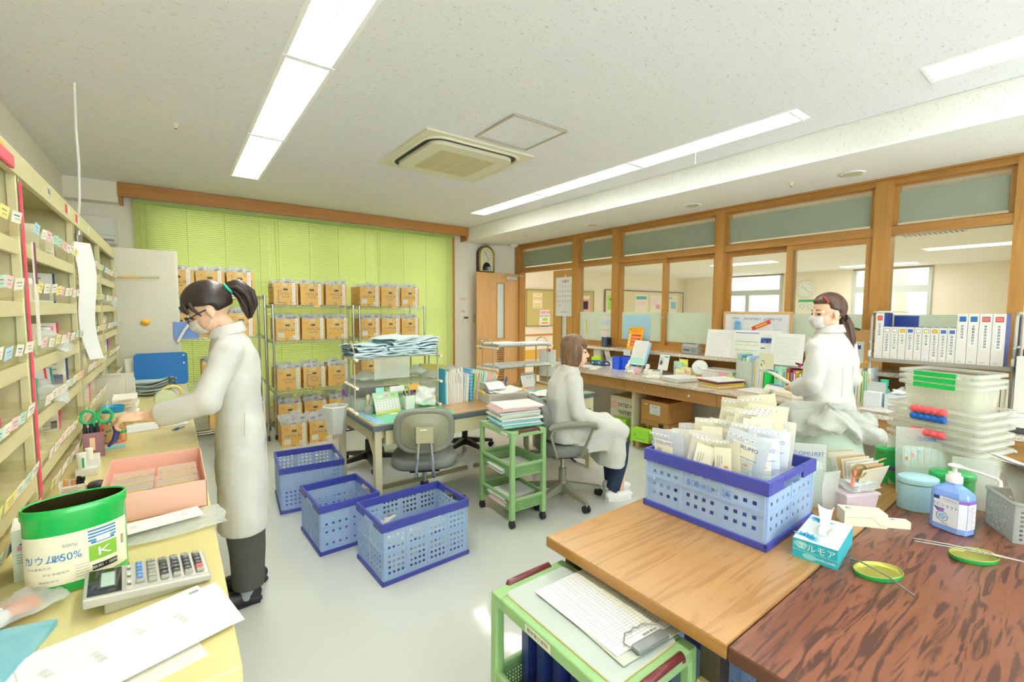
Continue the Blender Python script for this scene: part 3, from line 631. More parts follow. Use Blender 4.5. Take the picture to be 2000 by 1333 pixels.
# long receipt strips hung from a clip
b = MB()
def rec(u, v): return (.012+.012*sin(v*5)+.03*v*v, (u-.5)*(.085-.02*v)+.02*v*v+.01*sin(v*7), -.52*v)
b.grid(3, 18, rec, PAPER, True); 
def rec2(u, v): return (.004+.008*sin(v*4), (u-.5)*.05-.02+.01*v, -.42*v)
b.grid(2, 12, rec2, PAPER2, True)
for v in (.15, .22, .27, .33, .38, .45): b.bb(.013, .016, -.045, -.015, -.42*v-.006, -.42*v, YEL)
t = thing('receipt_strips', 'long curling white paper strips clipped to the shelf post', 'paper strips', (XF+.01, 2.765, 1.74), R(-42)); b.obj('paper', t)
b = MB(); b.bb(0, .012, -.012, .012, -.01, .03, CHROME); b.lathe([(.01, 0), (.012, .01), (.008, .02)], CHROME, 10, T(.006, 0, .03)); b.obj('clip', t, .002)
b = MB(); b.bb(0, .004, -.013, .013, -.3, 0, PAPER2); b.bb(.004, .0045, -.013, .013, -.12, 0, mat('maroon', '7a2f4f', .5)); single(b, 'hanging_tag', 'narrow maroon topped tag hanging from the first shelf post', 'tag', (XF+.012, 1.905, 1.64))
# long counter
t = thing('dispensing_counter', 'long tan laminate counter under the left medicine shelves', 'counter', (0, 0, 0))
b = MB(); b.bb(-.775, .073, .85, 2.45, .815, .85, TANC); b.bb(-.775, .073, 2.453, 4.45, .815, .85, TANC); b.obj('worktop', t, .004)
b = MB(); b.bb(-.775, .045, .87, 4.43, .06, .814, TAND); b.bb(-.775, .0, .9, 4.4, 0, .06, DGREY); b.obj('body', t, .002)
for i in range(4):
    b = MB(); b.bb(.046, .062, .89+i*.885, 1.765+i*.885, .08, .80, TAND); b.obj('door', t, .003)
# grey steel cabinet beyond
t = thing('steel_cabinet', 'tall pale grey steel cabinet beyond the left counter', 'cabinet', (-.2, 4.85, 0))
CABM = mat('cabinet_grey', 'd9d6c4', .45)
b = MB(); b.bb(-.3, .25, -.24, .24, 0, 1.915, CABM); b.obj('body', t, .008)
b = MB(); b.bb(-.285, .238, -.247, -.241, .03, 1.9, CABM); b.obj('side_panel', t, .004)
b = MB(); b.tube([(-.27, -.30, 1.675), (-.1, -.30, 1.69), (.13, -.30, 1.70)], .009, film('clear_tube', 'f6f0d0', .5, .2, .2), 8); b.bb(-.1, .0, -.305, -.288, 1.682, 1.70, YEL)
single(b, 'clear_tube_holder', 'clear tube with yellow labels stuck on the grey cabinet', 'tube', (-.2, 4.85+.045, .0), bevel=0)
b = MB(); b.lathe([(.027, 0), (.03, .01), (.018, .018), (0, .02)], mat('magnet_orange', 'f0ac1c', .4), 20, T(0, 0, 0, 0, pi/2), sy=.75)
single(b, 'round_magnet', 'orange round magnet on the grey cabinet', 'magnet', (-.17, 4.602, 1.34))
b = MB(); b.bb(-.085, .085, -.03, 0, 0, .14, film('blue_holder', '8fb2ee', .8, .3, .3)); b.tube([(-.06, -.04, -.02), (-.01, -.045, .08), (.08, -.04, .2)], .012, PAPER, 8)
single(b, 'wall_pocket', 'light blue pocket on the grey cabinet behind the first woman', 'pocket', (.09, 4.62, 1.2), 0)
# ---------------- things on the left counter
CANG = mat('can_green', '18b04a', .25, .0, coat=.6); CANI = mat('can_inside', '3d3a14', .4, .5); GRIM = mat('can_rim_gold', '9a9840', .3, .8)
LBL = mat('can_label', 'ece5c8', .6); LBLUE = mat('label_blue', '1f7ab8', .6); LBG = mat('label_green', '86bb3a', .6)
def oval(a, bb_, n=40): return [(a*cos(2*pi*i/n), bb_*sin(2*pi*i/n)) for i in range(n)]
t = thing('oval_tin_can', 'open green oval powder tin with cream K label on the left counter', 'tin', (-.185, 1.345, .85), R(12))
A, B_ = .083, .052
b = MB(); b.lathe([(1, 0), (1, .158), (1.03, .163), (1.03, .182), (1.0, .184), (.97, .182), (.965, .16), (.965, .01), (.3, .008)], CANG, 44, sx=A, sy=B_)
b.add(*(lambda L: (L[0], L[1]))(([(.955*A*cos(2*pi*i/44), .955*B_*sin(2*pi*i/44), z) for z in (.011, .181) for i in range(44)], [(i, (i+1) % 44, 44+(i+1) % 44, 44+i) for i in range(44)])), CANI, True)
b.add([(.95*A*cos(2*pi*i/44), .95*B_*sin(2*pi*i/44), .012) for i in range(44)], [tuple(range(44))], CANI)
b.lathe([(1.012, -.0), (1.012, .003)], GRIM, 44, sx=A, sy=B_); b.obj('body', t)
b = MB(); n = 24; a0, a1 = R(188), R(338); RL = 1.012
def cp(a, z, r=RL): return (r*A*cos(a), r*B_*sin(a), z)
b.add([cp(a0+(a1-a0)*i/n, z) for z in (.022, .128) for i in range(n+1)], [(i, i+1, n+2+i, n+1+i) for i in range(n)], LBL, True)
def patch(u0, u1, z0, z1, m, r=1.018):
    k = 5; b.add([cp(a0+(a1-a0)*(u0+(u1-u0)*i/k), z, r) for z in (z0, z1) for i in range(k+1)], [(i, i+1, k+2+i, k+1+i) for i in range(k)], m, True)
def ctext(s, u, z, size, m, sx=1):
    vs, fs = text_geo(s, 3); out = []
    for x, y, _ in vs:
        aa = a0+(a1-a0)*(u+x*size*sx/.155); out.append(cp(aa, z+y*size, 1.024))
    b.add(out, fs, m)
patch(.60, .84, .054, .088, LBG); ctext('K', .72, .07, .026, WHITE, 1.15)
for i in range(4): patch(.60, .84, .1-.0+i*.007-.002, .1+i*.007+.0015, LBLUE)
patch(.62, .82, .092, .097, LBLUE); patch(.66, .78, .094, .106, WHITE, 1.02)
ctext('リウム', .235, .079, .021, LBLUE, .68); ctext('散', .375, .079, .016, LBLUE, .8); ctext('50%', .475, .079, .023, LBLUE, .62); ctext('500g', .47, .103, .009, GREY); ctext('カ', .105, .079, .02, LBLUE, .7)
ctext('日本薬局方外', .22, .062, .006, GREY); ctext('貯法 室温保存', .36, .048, .005, GREY); ctext('製造販売元', .3, .033, .005, GREY)
patch(.62, .84, .032, .045, BLACK); ctext('散剤・細粒', .73, .0385, .007, WHITE)
for i in range(7): patch(.895, .935, .068+i*.003, .0695+i*.003, INK)
for i in range(5): patch(.50, .60, .03+i*.006, .031+i*.006, GREY)
b.obj('label', t)
# calculator
t = thing('desk_calculator', 'large silver desk calculator with blue, black and red keys', 'calculator', (-.06, 1.215, .85), R(4))
CB = mat('calc_silver', 'b4b2a4', .35, .2); CBS = mat('calc_side', 'a09f84', .4)
b = MB(); L = .205; Wd = .125
def wedge(z0a, z0b, z1a, z1b, x0, x1, y0, y1, m): b.add([(x0, y0, z0a), (x1, y0, z0b), (x1, y1, z0b), (x0, y1, z0a), (x0, y0, z1a), (x1, y0, z1b), (x1, y1, z1b), (x0, y1, z1a)], [(0, 3, 2, 1), (4, 5, 6, 7), (0, 1, 5, 4), (1, 2, 6, 5), (2, 3, 7, 6), (3, 0, 4, 7)], m)
wedge(.026, .004, .046, .020, -L/2, L/2, -Wd/2, Wd/2, CB); wedge(0, 0, .027, .006, -L/2+.03, L/2-.015, -Wd/2+.006, Wd/2-.006, CBS)
b.obj('body', t, .005, 3)
tl = Matrix.Translation((0, 0, .0337)) @ Matrix.Rotation(math.atan2(.026, .205), 4, 'Y')
b = MB(); b.box((-.071, 0, .0), (.052, .108, .003), mat('calc_glossy_black', '17191a', .08), tl); b.obj('display_panel', t, .001)
b = MB(); b.box((-.067, -.0, .002), (.026, .07, .002), DGREY, tl); b.box((-.067, -.0, .0032), (.021, .06, .001), mat('lcd', 'a9c0b0', .25), tl); b.obj('lcd', t)
b = MB(); b.box((.03, 0, -.0), (.138, .112, .002), mat('calc_plate', 'c6c5bc', .3, .3), tl)
for y in (-.035, .0, .035): b.box((-.034, y, .0015), (.006, .013, .002), mat('calc_slot', '6e6450', .5), tl); b.box((-.034, y+.003, .0035), (.005, .006, .003), WHITE, tl)
b.text('SHARP', .006, INK, tl @ T(-.085, -.03, .0018, -pi/2)); b.obj('key_plate', t)
KG = mat('key_grey', '9b9a8a', .35); KB = mat('key_blue', '5f8fc8', .35); KK = mat('key_black', '3a3d3a', .35); KR = mat('key_red', 'e04a4e', .35)
for i in range(6):
    for j in range(6):
        x = -.017+i*.0205; y = .045-j*.0175
        m = KB if i == 0 and j < 5 else KK if 1 <= j <= 4 and i > 1 else KG
        if i == 5 and j == 4: m = KR
        if i == 0: y = .045-j*.0165
        kb = MB(); kb.box((x, y, .0045), (.014 if m is not KB else .010, .0125 if i else .0095, .007), m, tl)
        s = '789÷654×321-0.=+%MRC√±CE'[(i*6+j) % 23]; kb.text(s, .007, WHITE if m in (KK, KB, KR) else INK, tl @ T(x, y, .0082, 0))
        kb.obj('key', t, .0018)
# papers, bags, box
def papers(name, lab, x, y, z, w, h, n, rz, m=PAPER, spread=.02, pl=12, hdr=True):
    b = MB()
    for i in range(n):
        a = rnd.uniform(-1, 1)*spread*4; dx, dy = rnd.uniform(-1, 1)*spread, rnd.uniform(-1, 1)*spread
        if i == n-1: a = dx = dy = 0
        M = T(dx, dy, i*.0012, a); b.bb(-w/2, w/2, -h/2, h/2, 0, .001, m if i % 3 else PAPER2, M)
    M = T(0, 0, n*.0012-.0002+.0004)
    if pl: lines(b, M, w*.8, h*.8, pl)
    return single(b, name, lab, 'papers', (x, y, z), rz)
papers('prescription_sheets', 'fan of white prescription sheets on the counter front end', -.08, 1.03, .85, .30, .16, 5, R(12), spread=.014, pl=0)
papers('printed_form', 'white printed form half covered at the near counter edge', -.10, .93, .8495, .24, .10, 1, R(14), pl=0)
b = MB(); b.bb(-.14, .14, -.095, .095, 0, .0015, PAPER); 
for i, s in enumerate(('服薬', '説明書', 'お薬', '朝食後')): b.text(s, .014, LGREY, T(-.1+i*.06, .02-.02*(i % 2), .002, R(-80)), 1)
b.bb(-.13, -.128, -.08, .08, .0015, .002, LGREY); b.bb(.118, .134, .07, .078, .0015, .002, GREY)
o = single(b, 'prescription_sheet', 'top white prescription sheet pointing at the calculator', 'papers', (-.085, 1.015, .8575), R(17))
b = crumple(.26, .155, .014, 11, PACK, 12, 8); o = single(b, 'clear_plastic_bag', 'flat clear bag under the paper slip beside the pink box', 'bag', (-.03, 1.515, .86), R(4))
b = MB(); b.bb(-.09, .09, -.038, .038, 0, .0012, PAPER)
for i, s in enumerate(('朝', '昼夕', '薬包')): b.text(s, .016, LGREY, T(-.06+i*.055, 0, .0016, R(-78)), 1)
single(b, 'paper_slip', 'handwritten white slip lying on the flat clear bag', 'papers', (-.045, 1.53, .872), R(9))
PB = mat('box_salmon', 'e6b6a0', .5); PBI = mat('box_salmon_inside', 'eac0b2', .55)
t = thing('pink_box', 'long salmon pink box of clear trays in front of the woman', 'box', (-.06, 1.83, .85))
b = MB(); W, D, Hh = .25, .40, .082
for q in ((-W/2, W/2, -D/2, -D/2+.003), (-W/2, W/2, D/2-.003, D/2), (-W/2, -W/2+.003, -D/2, D/2), (W/2-.003, W/2, -D/2, D/2)): b.bb(q[0], q[1], q[2], q[3], 0, Hh, PB)
b.bb(-W/2, W/2, -D/2, D/2, 0, .003, PBI); b.obj('body', t, .001)
CT = film('clear_tray', 'f6efe4', .42, .12, .3)
for i in range(2):
    for j in range(4):
        b = MB(); x = -.06+i*.115; y = -.14+j*.075
        b.taper((.10, .06), (.106, .07), .05, CT, T(x, y, .004)); b.bb(x-.04, x+.04, y-.037, y-.034, .046, .056, mat('tray_gold_edge', 'd9c27a', .5)); b.box((x, y, .02), (.07, .03, .012), rnd.choice([SKY, PKP, TAGS[8]]), None); b.sphere((x-.03, y+.005, .045), (.012, .012, .008), PACK)
        tag(b.obj('clear_tray', None, loc=(-.06, 1.83, .85)), 'small clear tray in the pink box, %s in the %s column' % (('nearest', 'second', 'third', 'farthest')[j], ('left', 'right')[i]), 'tray', 'clear trays inside the pink box')
# small boxes near the shelf
t = thing('stamp_box', 'little printed box holding wooden stamps on the counter', 'box', (-.275, 1.965, .85), R(8))
b = MB()
for q in ((-.03, .03, -.035, -.033), (-.03, .03, .033, .035), (-.03, -.028, -.035, .035), (.028, .03, -.035, .035)): b.bb(*q, 0, .045, CART)
b.bb(-.03, .03, -.035, .035, 0, .002, CART); b.bb(-.005, .026, -.0358, -.035, .006, .018, INK)
for i in range(4): b.bb(-.025, .02-.008*(i % 2), -.0356, -.035, .022+i*.005, .0235+i*.005, GREY)
b.obj('box_body', t)
for i, (x, m, hh) in enumerate(((-.018, mat('stamp_wood', 'd99a5a', .5), .058), (0, MATS['stamp_wood'], .054), (.012, BLACK, .062), (.022, BLACK, .058))):
    b = MB(); b.cyl((x, .0, .003), (x+.004, .0, hh), .0055, m, 10); tag(b.obj('rubber_stamp', loc=(-.275, 1.965, .85)), '%s stamp in the little printed box' % ('leftmost wooden', 'second wooden', 'first black', 'rightmost black')[i], 'stamp', 'stamps in the little box')
b = MB(); b.lathe([(.03, 0), (.032, .008), (.026, .014), (0, .016)], BLACK, 20, sx=.8); single(b, 'ink_pad', 'small round black ink pad beside the stamp box', 'ink pad', (-.225, 2.03, .85))
t = thing('white_pen_box', 'low white divided box with marker and glue stick', 'box', (-.265, 2.22, .85))
b = MB(); b.bb(-.03, .03, -.05, .05, 0, .028, WHITE)
for i in range(3): b.bb(-.03, .03, -.01+i*.02, -.008+i*.02, .028, .05+.006*i, WHITE)
b.obj('box_body', t, .001)
b = MB(); b.cyl((0, 0, 0), (0, 0, .055), .014, WHITE, 18); b.bb(.002, .008, -.0146, -.013, .005, .04, GRN); single(b, 'glue_stick', 'short white glue stick with a green mark', 'glue stick', (-.278, 2.185, .879))
b = MB(); b.cyl((0, 0, 0), (0, 0, .06), .011, mat('marker_cream', 'e8e4d2', .4), 16); single(b, 'cream_stick', 'cream round stick standing behind the glue stick', 'stick', (-.262, 2.225, .879))
t = thing('pen_cup', 'square pink translucent pen cup by the painted can', 'pen cup', (-.275, 2.47, .85), R(6))
PKT = film('pink_clear', 'c79aa4', .75, .2, .3)
b = MB(); pf = [-.032+.0064*i for i in range(11)]
for s in (0, 1, 2, 3):
    b.perf([-.032, .032], [0, .1], lambda i, j: False, PKT, Matrix.Rotation(pi/2*s, 4, 'Z') @ T(0, -.032, 0), th=.002)
b.bb(-.032, .032, -.032, .032, 0, .002, PKT); b.bb(-.012, .004, -.0335, -.032, .03, .08, mat('cup_label', 'e8c8a8', .6)); b.obj('cup', t)
for i, (x, y, m, lab) in enumerate(((-.02, -.01, BLACK, 'leftmost black marker'), (-.004, -.014, BLACK, 'middle black marker'), (.012, -.012, BLACK, 'rightmost black marker'), (.0, .014, mat('pen_blue', '3b6ac8', .4), 'blue pen'), (.018, .012, REDINK, 'red pen'), (-.018, .012, WHITE, 'white pen'))):
    b = MB(); b.cyl((x, y, .003), (x*1.15, y, .12), .0075, m, 10); b.cyl((x*1.15, y, .12), (x*1.16, y, .135), .005, m, 8)
    tag(b.obj('marker_pen', loc=(-.275, 2.47, .85)), lab+' in the pink pen cup', 'pen', 'pens in the pink cup')
GS = mat('scissor_green', '1fae66', .35)
t = thing('scissors', 'green handled scissors standing in the pink pen cup', 'scissors', (-.262, 2.465, .86))
b = MB(); b.bb(-.006, .006, -.001, .001, .0, .11, STEEL); b.obj('blades', t)
for s in (-1, 1):
    b = MB(); b.tube([(s*.026+.022*cos(a), 0, .150+.027*sin(a)) for a in [2*pi*i/18 for i in range(18)]], .0058, GS, 8, closed=True); b.cyl((0, 0, .1), (s*.012, 0, .13), .0055, GS, 8); b.obj('handle', t)
b = MB(); b.tube([(.0, 0, .0), (.022, 0, .025), (.03, 0, .06), (.02, 0, .085)], [.006, .011, .011, .006], mat('handle_indigo', '4a4f98', .4), 8); single(b, 'box_cutter', 'indigo curved handle tool leaning by the painted can', 'cutter', (-.235, 2.5, .852+.02))
# painted can, generic landscape of bright patches
t = thing('painted_can', 'round tin can with a bright painted landscape, open top', 'can', (-.228, 2.68, .85))
PCB = mat('can_sky_blue', '2a9cc8', .3)
b = MB(); b.lathe([(.04, 0), (.04, .16), (.042, .163), (.039, .163), (.038, .01), (.01, .008)], PCB, 32, caps=False); b.lathe([(.0412, .0), (.0412, .006)], mat('can_red_edge', 'e05a6a', .4), 32, caps=False); b.obj('body', t)
b = MB(); n = 32
def band(z0, z1, m, r=.0404):
    b.add([(r*cos(2*pi*i/n), r*sin(2*pi*i/n), z) for z in (z0, z1) for i in range(n)], [(i, (i+1) % n, n+(i+1) % n, n+i) for i in range(n)], m, True)
band(.006, .1, mat('can_paint_sand', 'd8b878', .4)); band(.1, .135, mat('can_paint_cream', 'f0e2b4', .4))
cs = [mat('paint_%d' % i, c, .4) for i, c in enumerate(('3a7ac0', 'a8503c', '6ab070', 'f0dc90', 'e8e4dc', '2f9ab0', 'c8885a', '8a6a4a'))]
for i in range(110):
    a = rnd.uniform(0, 2*pi); z = rnd.uniform(.012, .12); s = rnd.uniform(.003, .008); m = rnd.choice(cs)
    if z > .1: m = rnd.choice([cs[4], cs[3], cs[5]])
    k = 7; b.add([(.0409*cos(a+s*cos(2*pi*j/k)/.04), .0409*sin(a+s*cos(2*pi*j/k)/.04), z+s*.8*sin(2*pi*j/k)) for j in range(k)], [tuple(range(k))], m)
b.obj('painting', t)
b = MB(); b.box((0, 0, .004), (.07, .05, .008), mat('mint_pad', 'a5ded0', .6)); single(b, 'memo_pad', 'mint green memo pad at the foot of the painted can', 'memo pad', (-.22, 2.56, .85))
# envelopes, blue board, bag stack etc.
for i in range(9):
    b = MB(); b.bb(-.0025, .0025, -.06, .06, 0, .2+.02*sin(i*2), PAPER2 if i % 2 else PAPER); o = single(b, 'envelope', 'white packet standing in the row leaning on the shelves', 'envelope', (-.31+i*.008, 3.45+i*.004, .85), R(70+3*sin(i*5)), 'packets standing at the third shelf unit'); o.rotation_euler[1] = .04*sin(i*3)
for i in range(6):
    b = MB(); b.bb(-.05, .05, -.1, .1, 0, .021, CART); b.bb(-.03, .03, -.1008, -.1, .012, .015, ORG); b.bb(-.045, .02, -.1006, -.1, .005, .008, GREY)
    single(b, 'flat_carton', 'flat white carton with orange bar, %s of the stack by the hand' % ('lowest', 'second lowest', 'third lowest', 'third highest', 'second highest', 'topmost')[i], 'carton', (-.22+.006*sin(i*3), 3.16+.02*cos(i*2), .85+i*.0222), R(3*sin(i*4)), 'stack of flat cartons', bevel=.001)
BBM = mat('board_blue', '0b6cb8', .45)
t = thing('blue_board', 'bright blue plastic board with rounded corners leaning at the counter end', 'board', (-.08, 4.37, .855))
b = MB(); b.prism([(x, y+.13) for x, y in rrect(.33, .25, .03)], .008, BBM, Matrix.Rotation(R(-6), 4, 'X') @ UP); b.obj('panel', t, .002)
b = MB()
for z in (.23, .17): b.lathe([(.007, 0), (.007, .003)], WHITE, 12, Matrix.Rotation(R(-6), 4, 'X') @ T(.14, -.008, z, 0, pi/2))
b.obj('eyelet', t)
b = MB(); b.bb(-.02, .02, -.005, .005, 0, .22, PKP); b.bb(.02, .0205, -.005, .005, .18, .2, INK); single(b, 'ruler_card', 'pale ruled card standing left of the blue board', 'card', (-.275, 4.42, .85)); 
BAGT = mat('teal_grey_bag', 'b4c6c8', .3, bump=.4, bscale=40)
for i in range(9):
    q = random.Random(i+20)
    def fn(u, v, i=i): return ((u-.5)*.30+.02*sin(v*4), (v-.5)*.17, .009*i+.035*(u-.5)**2*4*(1-.4*v)+.004*sin(u*9+i*2)+.003*sin(v*11+i))
    b = MB(); b.grid(8, 5, fn, BAGT); b.grid(8, 5, lambda u, v, g=fn: (g(u, v)[0], g(u, v)[1], g(u, v)[2]-.0085), BAGT); b.grid(8, 1, lambda u, v, g=fn: (g(u, 0)[0], g(u, 0)[1], g(u, 0)[2]-.0085*v), BAGT)
    single(b, 'folded_bag', 'blue grey clear bag in the limp pile before the blue board', 'bag', (-.16+q.uniform(-.01, .01), 4.02+q.uniform(-.02, .02), .872), R(-14+q.uniform(-5, 5)), 'pile of clear bags by the blue board')
b = crumple(.11, .13, .05, 31, mat('orange_foil', 'd9713a', .25, .5), 8, 8); o = single(b, 'foil_pouch', 'crumpled orange foil pouch behind the flat cartons', 'pouch', (-.275, 3.9, .93)); o.rotation_euler = (1.4, 0, .3)
MINT = mat('dispenser_mint', 'd4e0c0', .5)
t = thing('tape_dispenser', 'pale mint tape dispenser with yellowish tape roll', 'tape dispenser', (-.05, 3.42, .85), R(10))
b = MB(); b.lathe([(.055, -.02), (.055, .02)], MINT, 28, T(0, 0, .055, 0, pi/2)); b.bb(-.055, .12, -.02, .02, 0, .03, MINT); b.obj('body', t, .004)
b = MB(); b.tube([(.03+.05*cos(a), -.0, .08+.05*sin(a)) for a in [2*pi*i/24 for i in range(24)]], .008, mat('tape_yellow', 'e6d47c', .4), 8, closed=True); b.obj('tape_roll', t)
b = MB(); b.bb(-.13, .13, -.09, .09, 0, .001, PAPER); lines(b, T(0, 0, .0013), .22, .12, 6); single(b, 'note_sheet', 'white sheet lying on the counter before the woman', 'papers', (-.09, 2.93, .851), R(14))
b = MB(); b.bb(-.04, .06, -.03, .03, 0, .002, WHITE); b.bb(0, .03, -.02, .02, .002, .004, BLUEINK); single(b, 'label_pouch', 'small white pouch with a blue mark on the counter edge', 'pouch', (-.0, 3.05, .85), R(20))
# left-foreground bits
TEALB = wood('teal_cover', '1c9ab4', 'b8dde0', 'x', 8, .3, 1.5, (.2, .9))
b = MB(); b.prism(rrect(.12, .18, .004), .012, TEALB); single(b, 'teal_booklet', 'booklet with a blue green gradient cover at the near left corner', 'booklet', (-.275, 1.10, .85), R(-14), bevel=.001)
b = MB(); b.sphere((0, 0, .02), (.035, .03, .02), PAPER, 12, 8); single(b, 'cotton_ball', 'white cotton ball on the counter near the left corner', 'cotton ball', (-.30, 1.22, .85))
b = crumple(.14, .1, .035, 41, PACK); single(b, 'clear_bag', 'clear bag with an orange sheet left of the green tin', 'bag', (-.265, 1.245, .87), R(30))
b = MB(); b.bb(-.05, .03, -.03, .03, 0, .003, ORG); single(b, 'orange_sheet', 'orange sheet inside the clear bag left of the green tin', 'papers', (-.262, 1.25, .868), R(20))
b = MB(); b.bb(-.03, .03, -.045, .045, 0, .115, CART); b.quad([(-.02, -.0455, .08), (.02, -.0455, .08), (.0, -.0455, .1)], mat('navy_mark', '4a5a8a', .5)); b.bb(-.022, -.004, -.0456, -.045, .068, .078, PINK); b.bb(-.002, .02, -.0456, -.045, .068, .078, LGRN); b.bb(.0, .024, -.0456, -.045, .02, .035, BLACK)
for i in range(4): b.bb(-.024, .015-.01*(i % 2), -.0457, -.045, .04+i*.006, .0415+i*.006, GREY)
single(b, 'medicine_box', 'white medicine box with pink and green blocks behind the green tin', 'box', (-.275, 1.46, .85), R(8), bevel=.001)
# ================================================================ back: wire racks with cartons of infusion bags
WR = mat('wire_chrome', 'c6c6bc', .25, .9)
def rack(x, y, zs, W, D, lab, top):
    t = thing('wire_rack', lab, 'shelving rack', (x, y, 0), 0, 'chrome wire racks before the green blinds')
    for px in (0, W):
        for py in (0, D):
            b = MB(); b.cyl((px, py, .07), (px, py, top), .0125, WR, 12)
            for k in range(7): b.cyl((px, py, .12+k*.2), (px, py, .123+k*.2), .0132, WR, 12)
            b.obj('post', t)
            b = MB(); b.cyl((px-.011, py, .034), (px+.011, py, .034), .032, BLACK, 18); b.bb(px-.018, px+.018, py-.012, py+.012, .05, .075, STEEL); b.obj('caster', t, .002)
    for z in zs:
        b = MB()
        for yy in (0, D):
            b.cyl((0, yy, z), (W, yy, z), .0032, WR, 6); b.cyl((0, yy, z-.026), (W, yy, z-.026), .0032, WR, 6)
            n = int(W/.022); b.tube([(W*i/n, yy, z-.003-(.020 if i % 2 else 0)) for i in range(n+1)], .0025, WR, 5)
        for xx in (0, W):
            b.cyl((xx, 0, z), (xx, D, z), .0032, WR, 6); b.cyl((xx, 0, z-.026), (xx, D, z-.026), .0032, WR, 6)
            n = int(D/.03); b.tube([(xx, D*i/n, z-.003-(.020 if i % 2 else 0)) for i in range(n+1)], .0025, WR, 5)
        for k in range(34):
            xx = W*(k+.5)/34; b.cyl((xx, 0, z+.002), (xx, D, z+.002), .0018, WR, 4)
        for xx in (0, W):
            for yy in (0, D): b.cyl((xx, yy, z-.03), (xx, yy, z+.008), .018, WR, 12)
        b.obj('wire_shelf', t)
    return t
rack(-.09, 5.5, (.2, .66, 1.155, 1.585), .89, .45, 'left chrome wire rack half hidden by the first woman', 1.60)
rack(.875, 5.5, (.14, .535, 1.095, 1.49), .865, .45, 'middle chrome wire rack full of infusion cartons', 1.50)
rack(1.815, 5.5, (.14, .57, 1.09, 1.48), .86, .45, 'right chrome wire rack behind the desks', 1.49)
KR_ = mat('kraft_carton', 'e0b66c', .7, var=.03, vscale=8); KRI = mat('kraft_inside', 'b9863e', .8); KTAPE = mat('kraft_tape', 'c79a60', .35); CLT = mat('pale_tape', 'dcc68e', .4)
NAVY = mat('print_navy', '30465a', .6); GOLD2 = mat('print_gold', 'f0b81c', .6); FBLUE = mat('print_frame_blue', '2f5f9c', .6); HOLE = mat('hole_dark', '5f5a4c', .7)
def carton_box(kind, tape, label=None, side=True):
    """origin: front-left-bottom corner; front faces -Y"""
    W, D, H = .245, .35, .24; b = MB(); th = .004
    b.bb(0, W, 0, th, 0, H, KR_); b.bb(0, W, D-th, D, 0, H, KR_); b.bb(0, th, th, D-th, 0, H, KR_); b.bb(W-th, W, th, D-th, 0, H, KR_); b.bb(th, W-th, th, D-th, 0, th, KR_)
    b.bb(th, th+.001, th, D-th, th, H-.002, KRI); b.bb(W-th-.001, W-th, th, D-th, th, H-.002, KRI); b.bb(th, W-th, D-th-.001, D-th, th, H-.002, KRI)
    F = lambda x, z: T(x, -.0012, z) @ UP
    def r(x0, x1, z0, z1, m, y=-.0008): b.bb(x0, x1, y, 0, z0, z1, m)
    r(.085, .135, H-.042, H, CLT); r(.09, .125, 0, .03, KTAPE)
    r(.018, .062, .198, .199, NAVY); r(.018, .019, .175, .199, NAVY); r(.018, .062, .175, .176, NAVY); r(.043, .05, .19, .197, NAVY)
    b.prism([(x*1.0, y) for x, y in rrect(.05, .022, .0105, 4)], .0008, HOLE, T(.118, 0, .168) @ UP)
    txt = 'ソルデム 3A' if kind != 'blue' else 'ソルデム 1'
    if kind == 'band':
        b.text(txt, .042, NAVY, F(.102, .115), 2, .72); r(.012, W-.012, .058, .075, GOLD2); r(.012, W-.012, .078, .0795, NAVY); r(.012, W-.012, .053, .0545, NAVY); b.text('500', .022, NAVY, F(.19, .185))
    else:
        fm = FBLUE if kind == 'blue' else GOLD2
        b.text(txt, .038, NAVY, F(.113, .12), 2, .70); b.text('500mL×20袋', .018, NAVY, F(.115, .085), 2, .85)
        for q in ((.04, .085, .152, .158), (.04, .045, .02, .158), (.04, .085, .02, .026), (.185, .225, .152, .158), (.22, .225, .02, .158), (.16, .225, .02, .026)): r(*q, fm)
    tm = mat('scribble_'+tape, {'pink': 'ec7aa4', 'green': '3cae6c', 'purple': 'a05ab0'}[tape], .5)
    tx = {'pink': .185, 'green': .195, 'purple': .19}[tape]
    r(tx, tx+.032, .0, H+.004, mat('tape_white', 'efeae4', .3), -.0016)
    for k in range(11): r(tx+.006+.004*(k % 3), tx+.018+.004*(k % 2), .012+k*.02, .016+k*.02, tm, -.002); r(tx+.012+.003*(k % 2), tx+.015+.003*(k % 2), .01+k*.02, .022+k*.02, tm, -.002)
    if label == 'L':
        b.bb(.02, .082, -.0022, -.001, .035, .085, PAPER)
        for k in range(4): b.bb(.026, .076, -.0026, -.002, .044+k*.01, .0455+k*.01, GREY)
    if label in ('L', 'R'):
        b.bb(.165, .205, -.0024, -.001, .012, .055, PAPER)
        for k in range(3): b.bb(.17, .19, -.0028, -.002, .02+k*.006, .0215+k*.006, INK)
    if side:
        SD = T(-.001, .2, .13) @ Matrix.Rotation(-pi/2, 4, 'Z') @ UP
        b.text('ソルデム 3A', .036, NAVY, SD); b.text('500mL×20袋', .018, NAVY, T(-.001, .2, .08) @ Matrix.Rotation(-pi/2, 4, 'Z') @ UP)
        if kind == 'band': b.bb(-.0008, 0, .02, .028, .04, .21, GOLD2)
        if kind == 'blue': b.bb(-.0008, 0, .02, D, .012, .02, FBLUE); b.bb(-.0008, 0, .02, D, .19, .198, FBLUE)
        b.bb(-.0012, 0, .01, .04, .01, .06, PAPER); b.bb(-.0016, 0, .015, .035, .015, .03, INK)
    return b
IVB = film('infusion_bag_clear', 'f2f7fa', .75, .15, .35, .5, 50)
protos = []
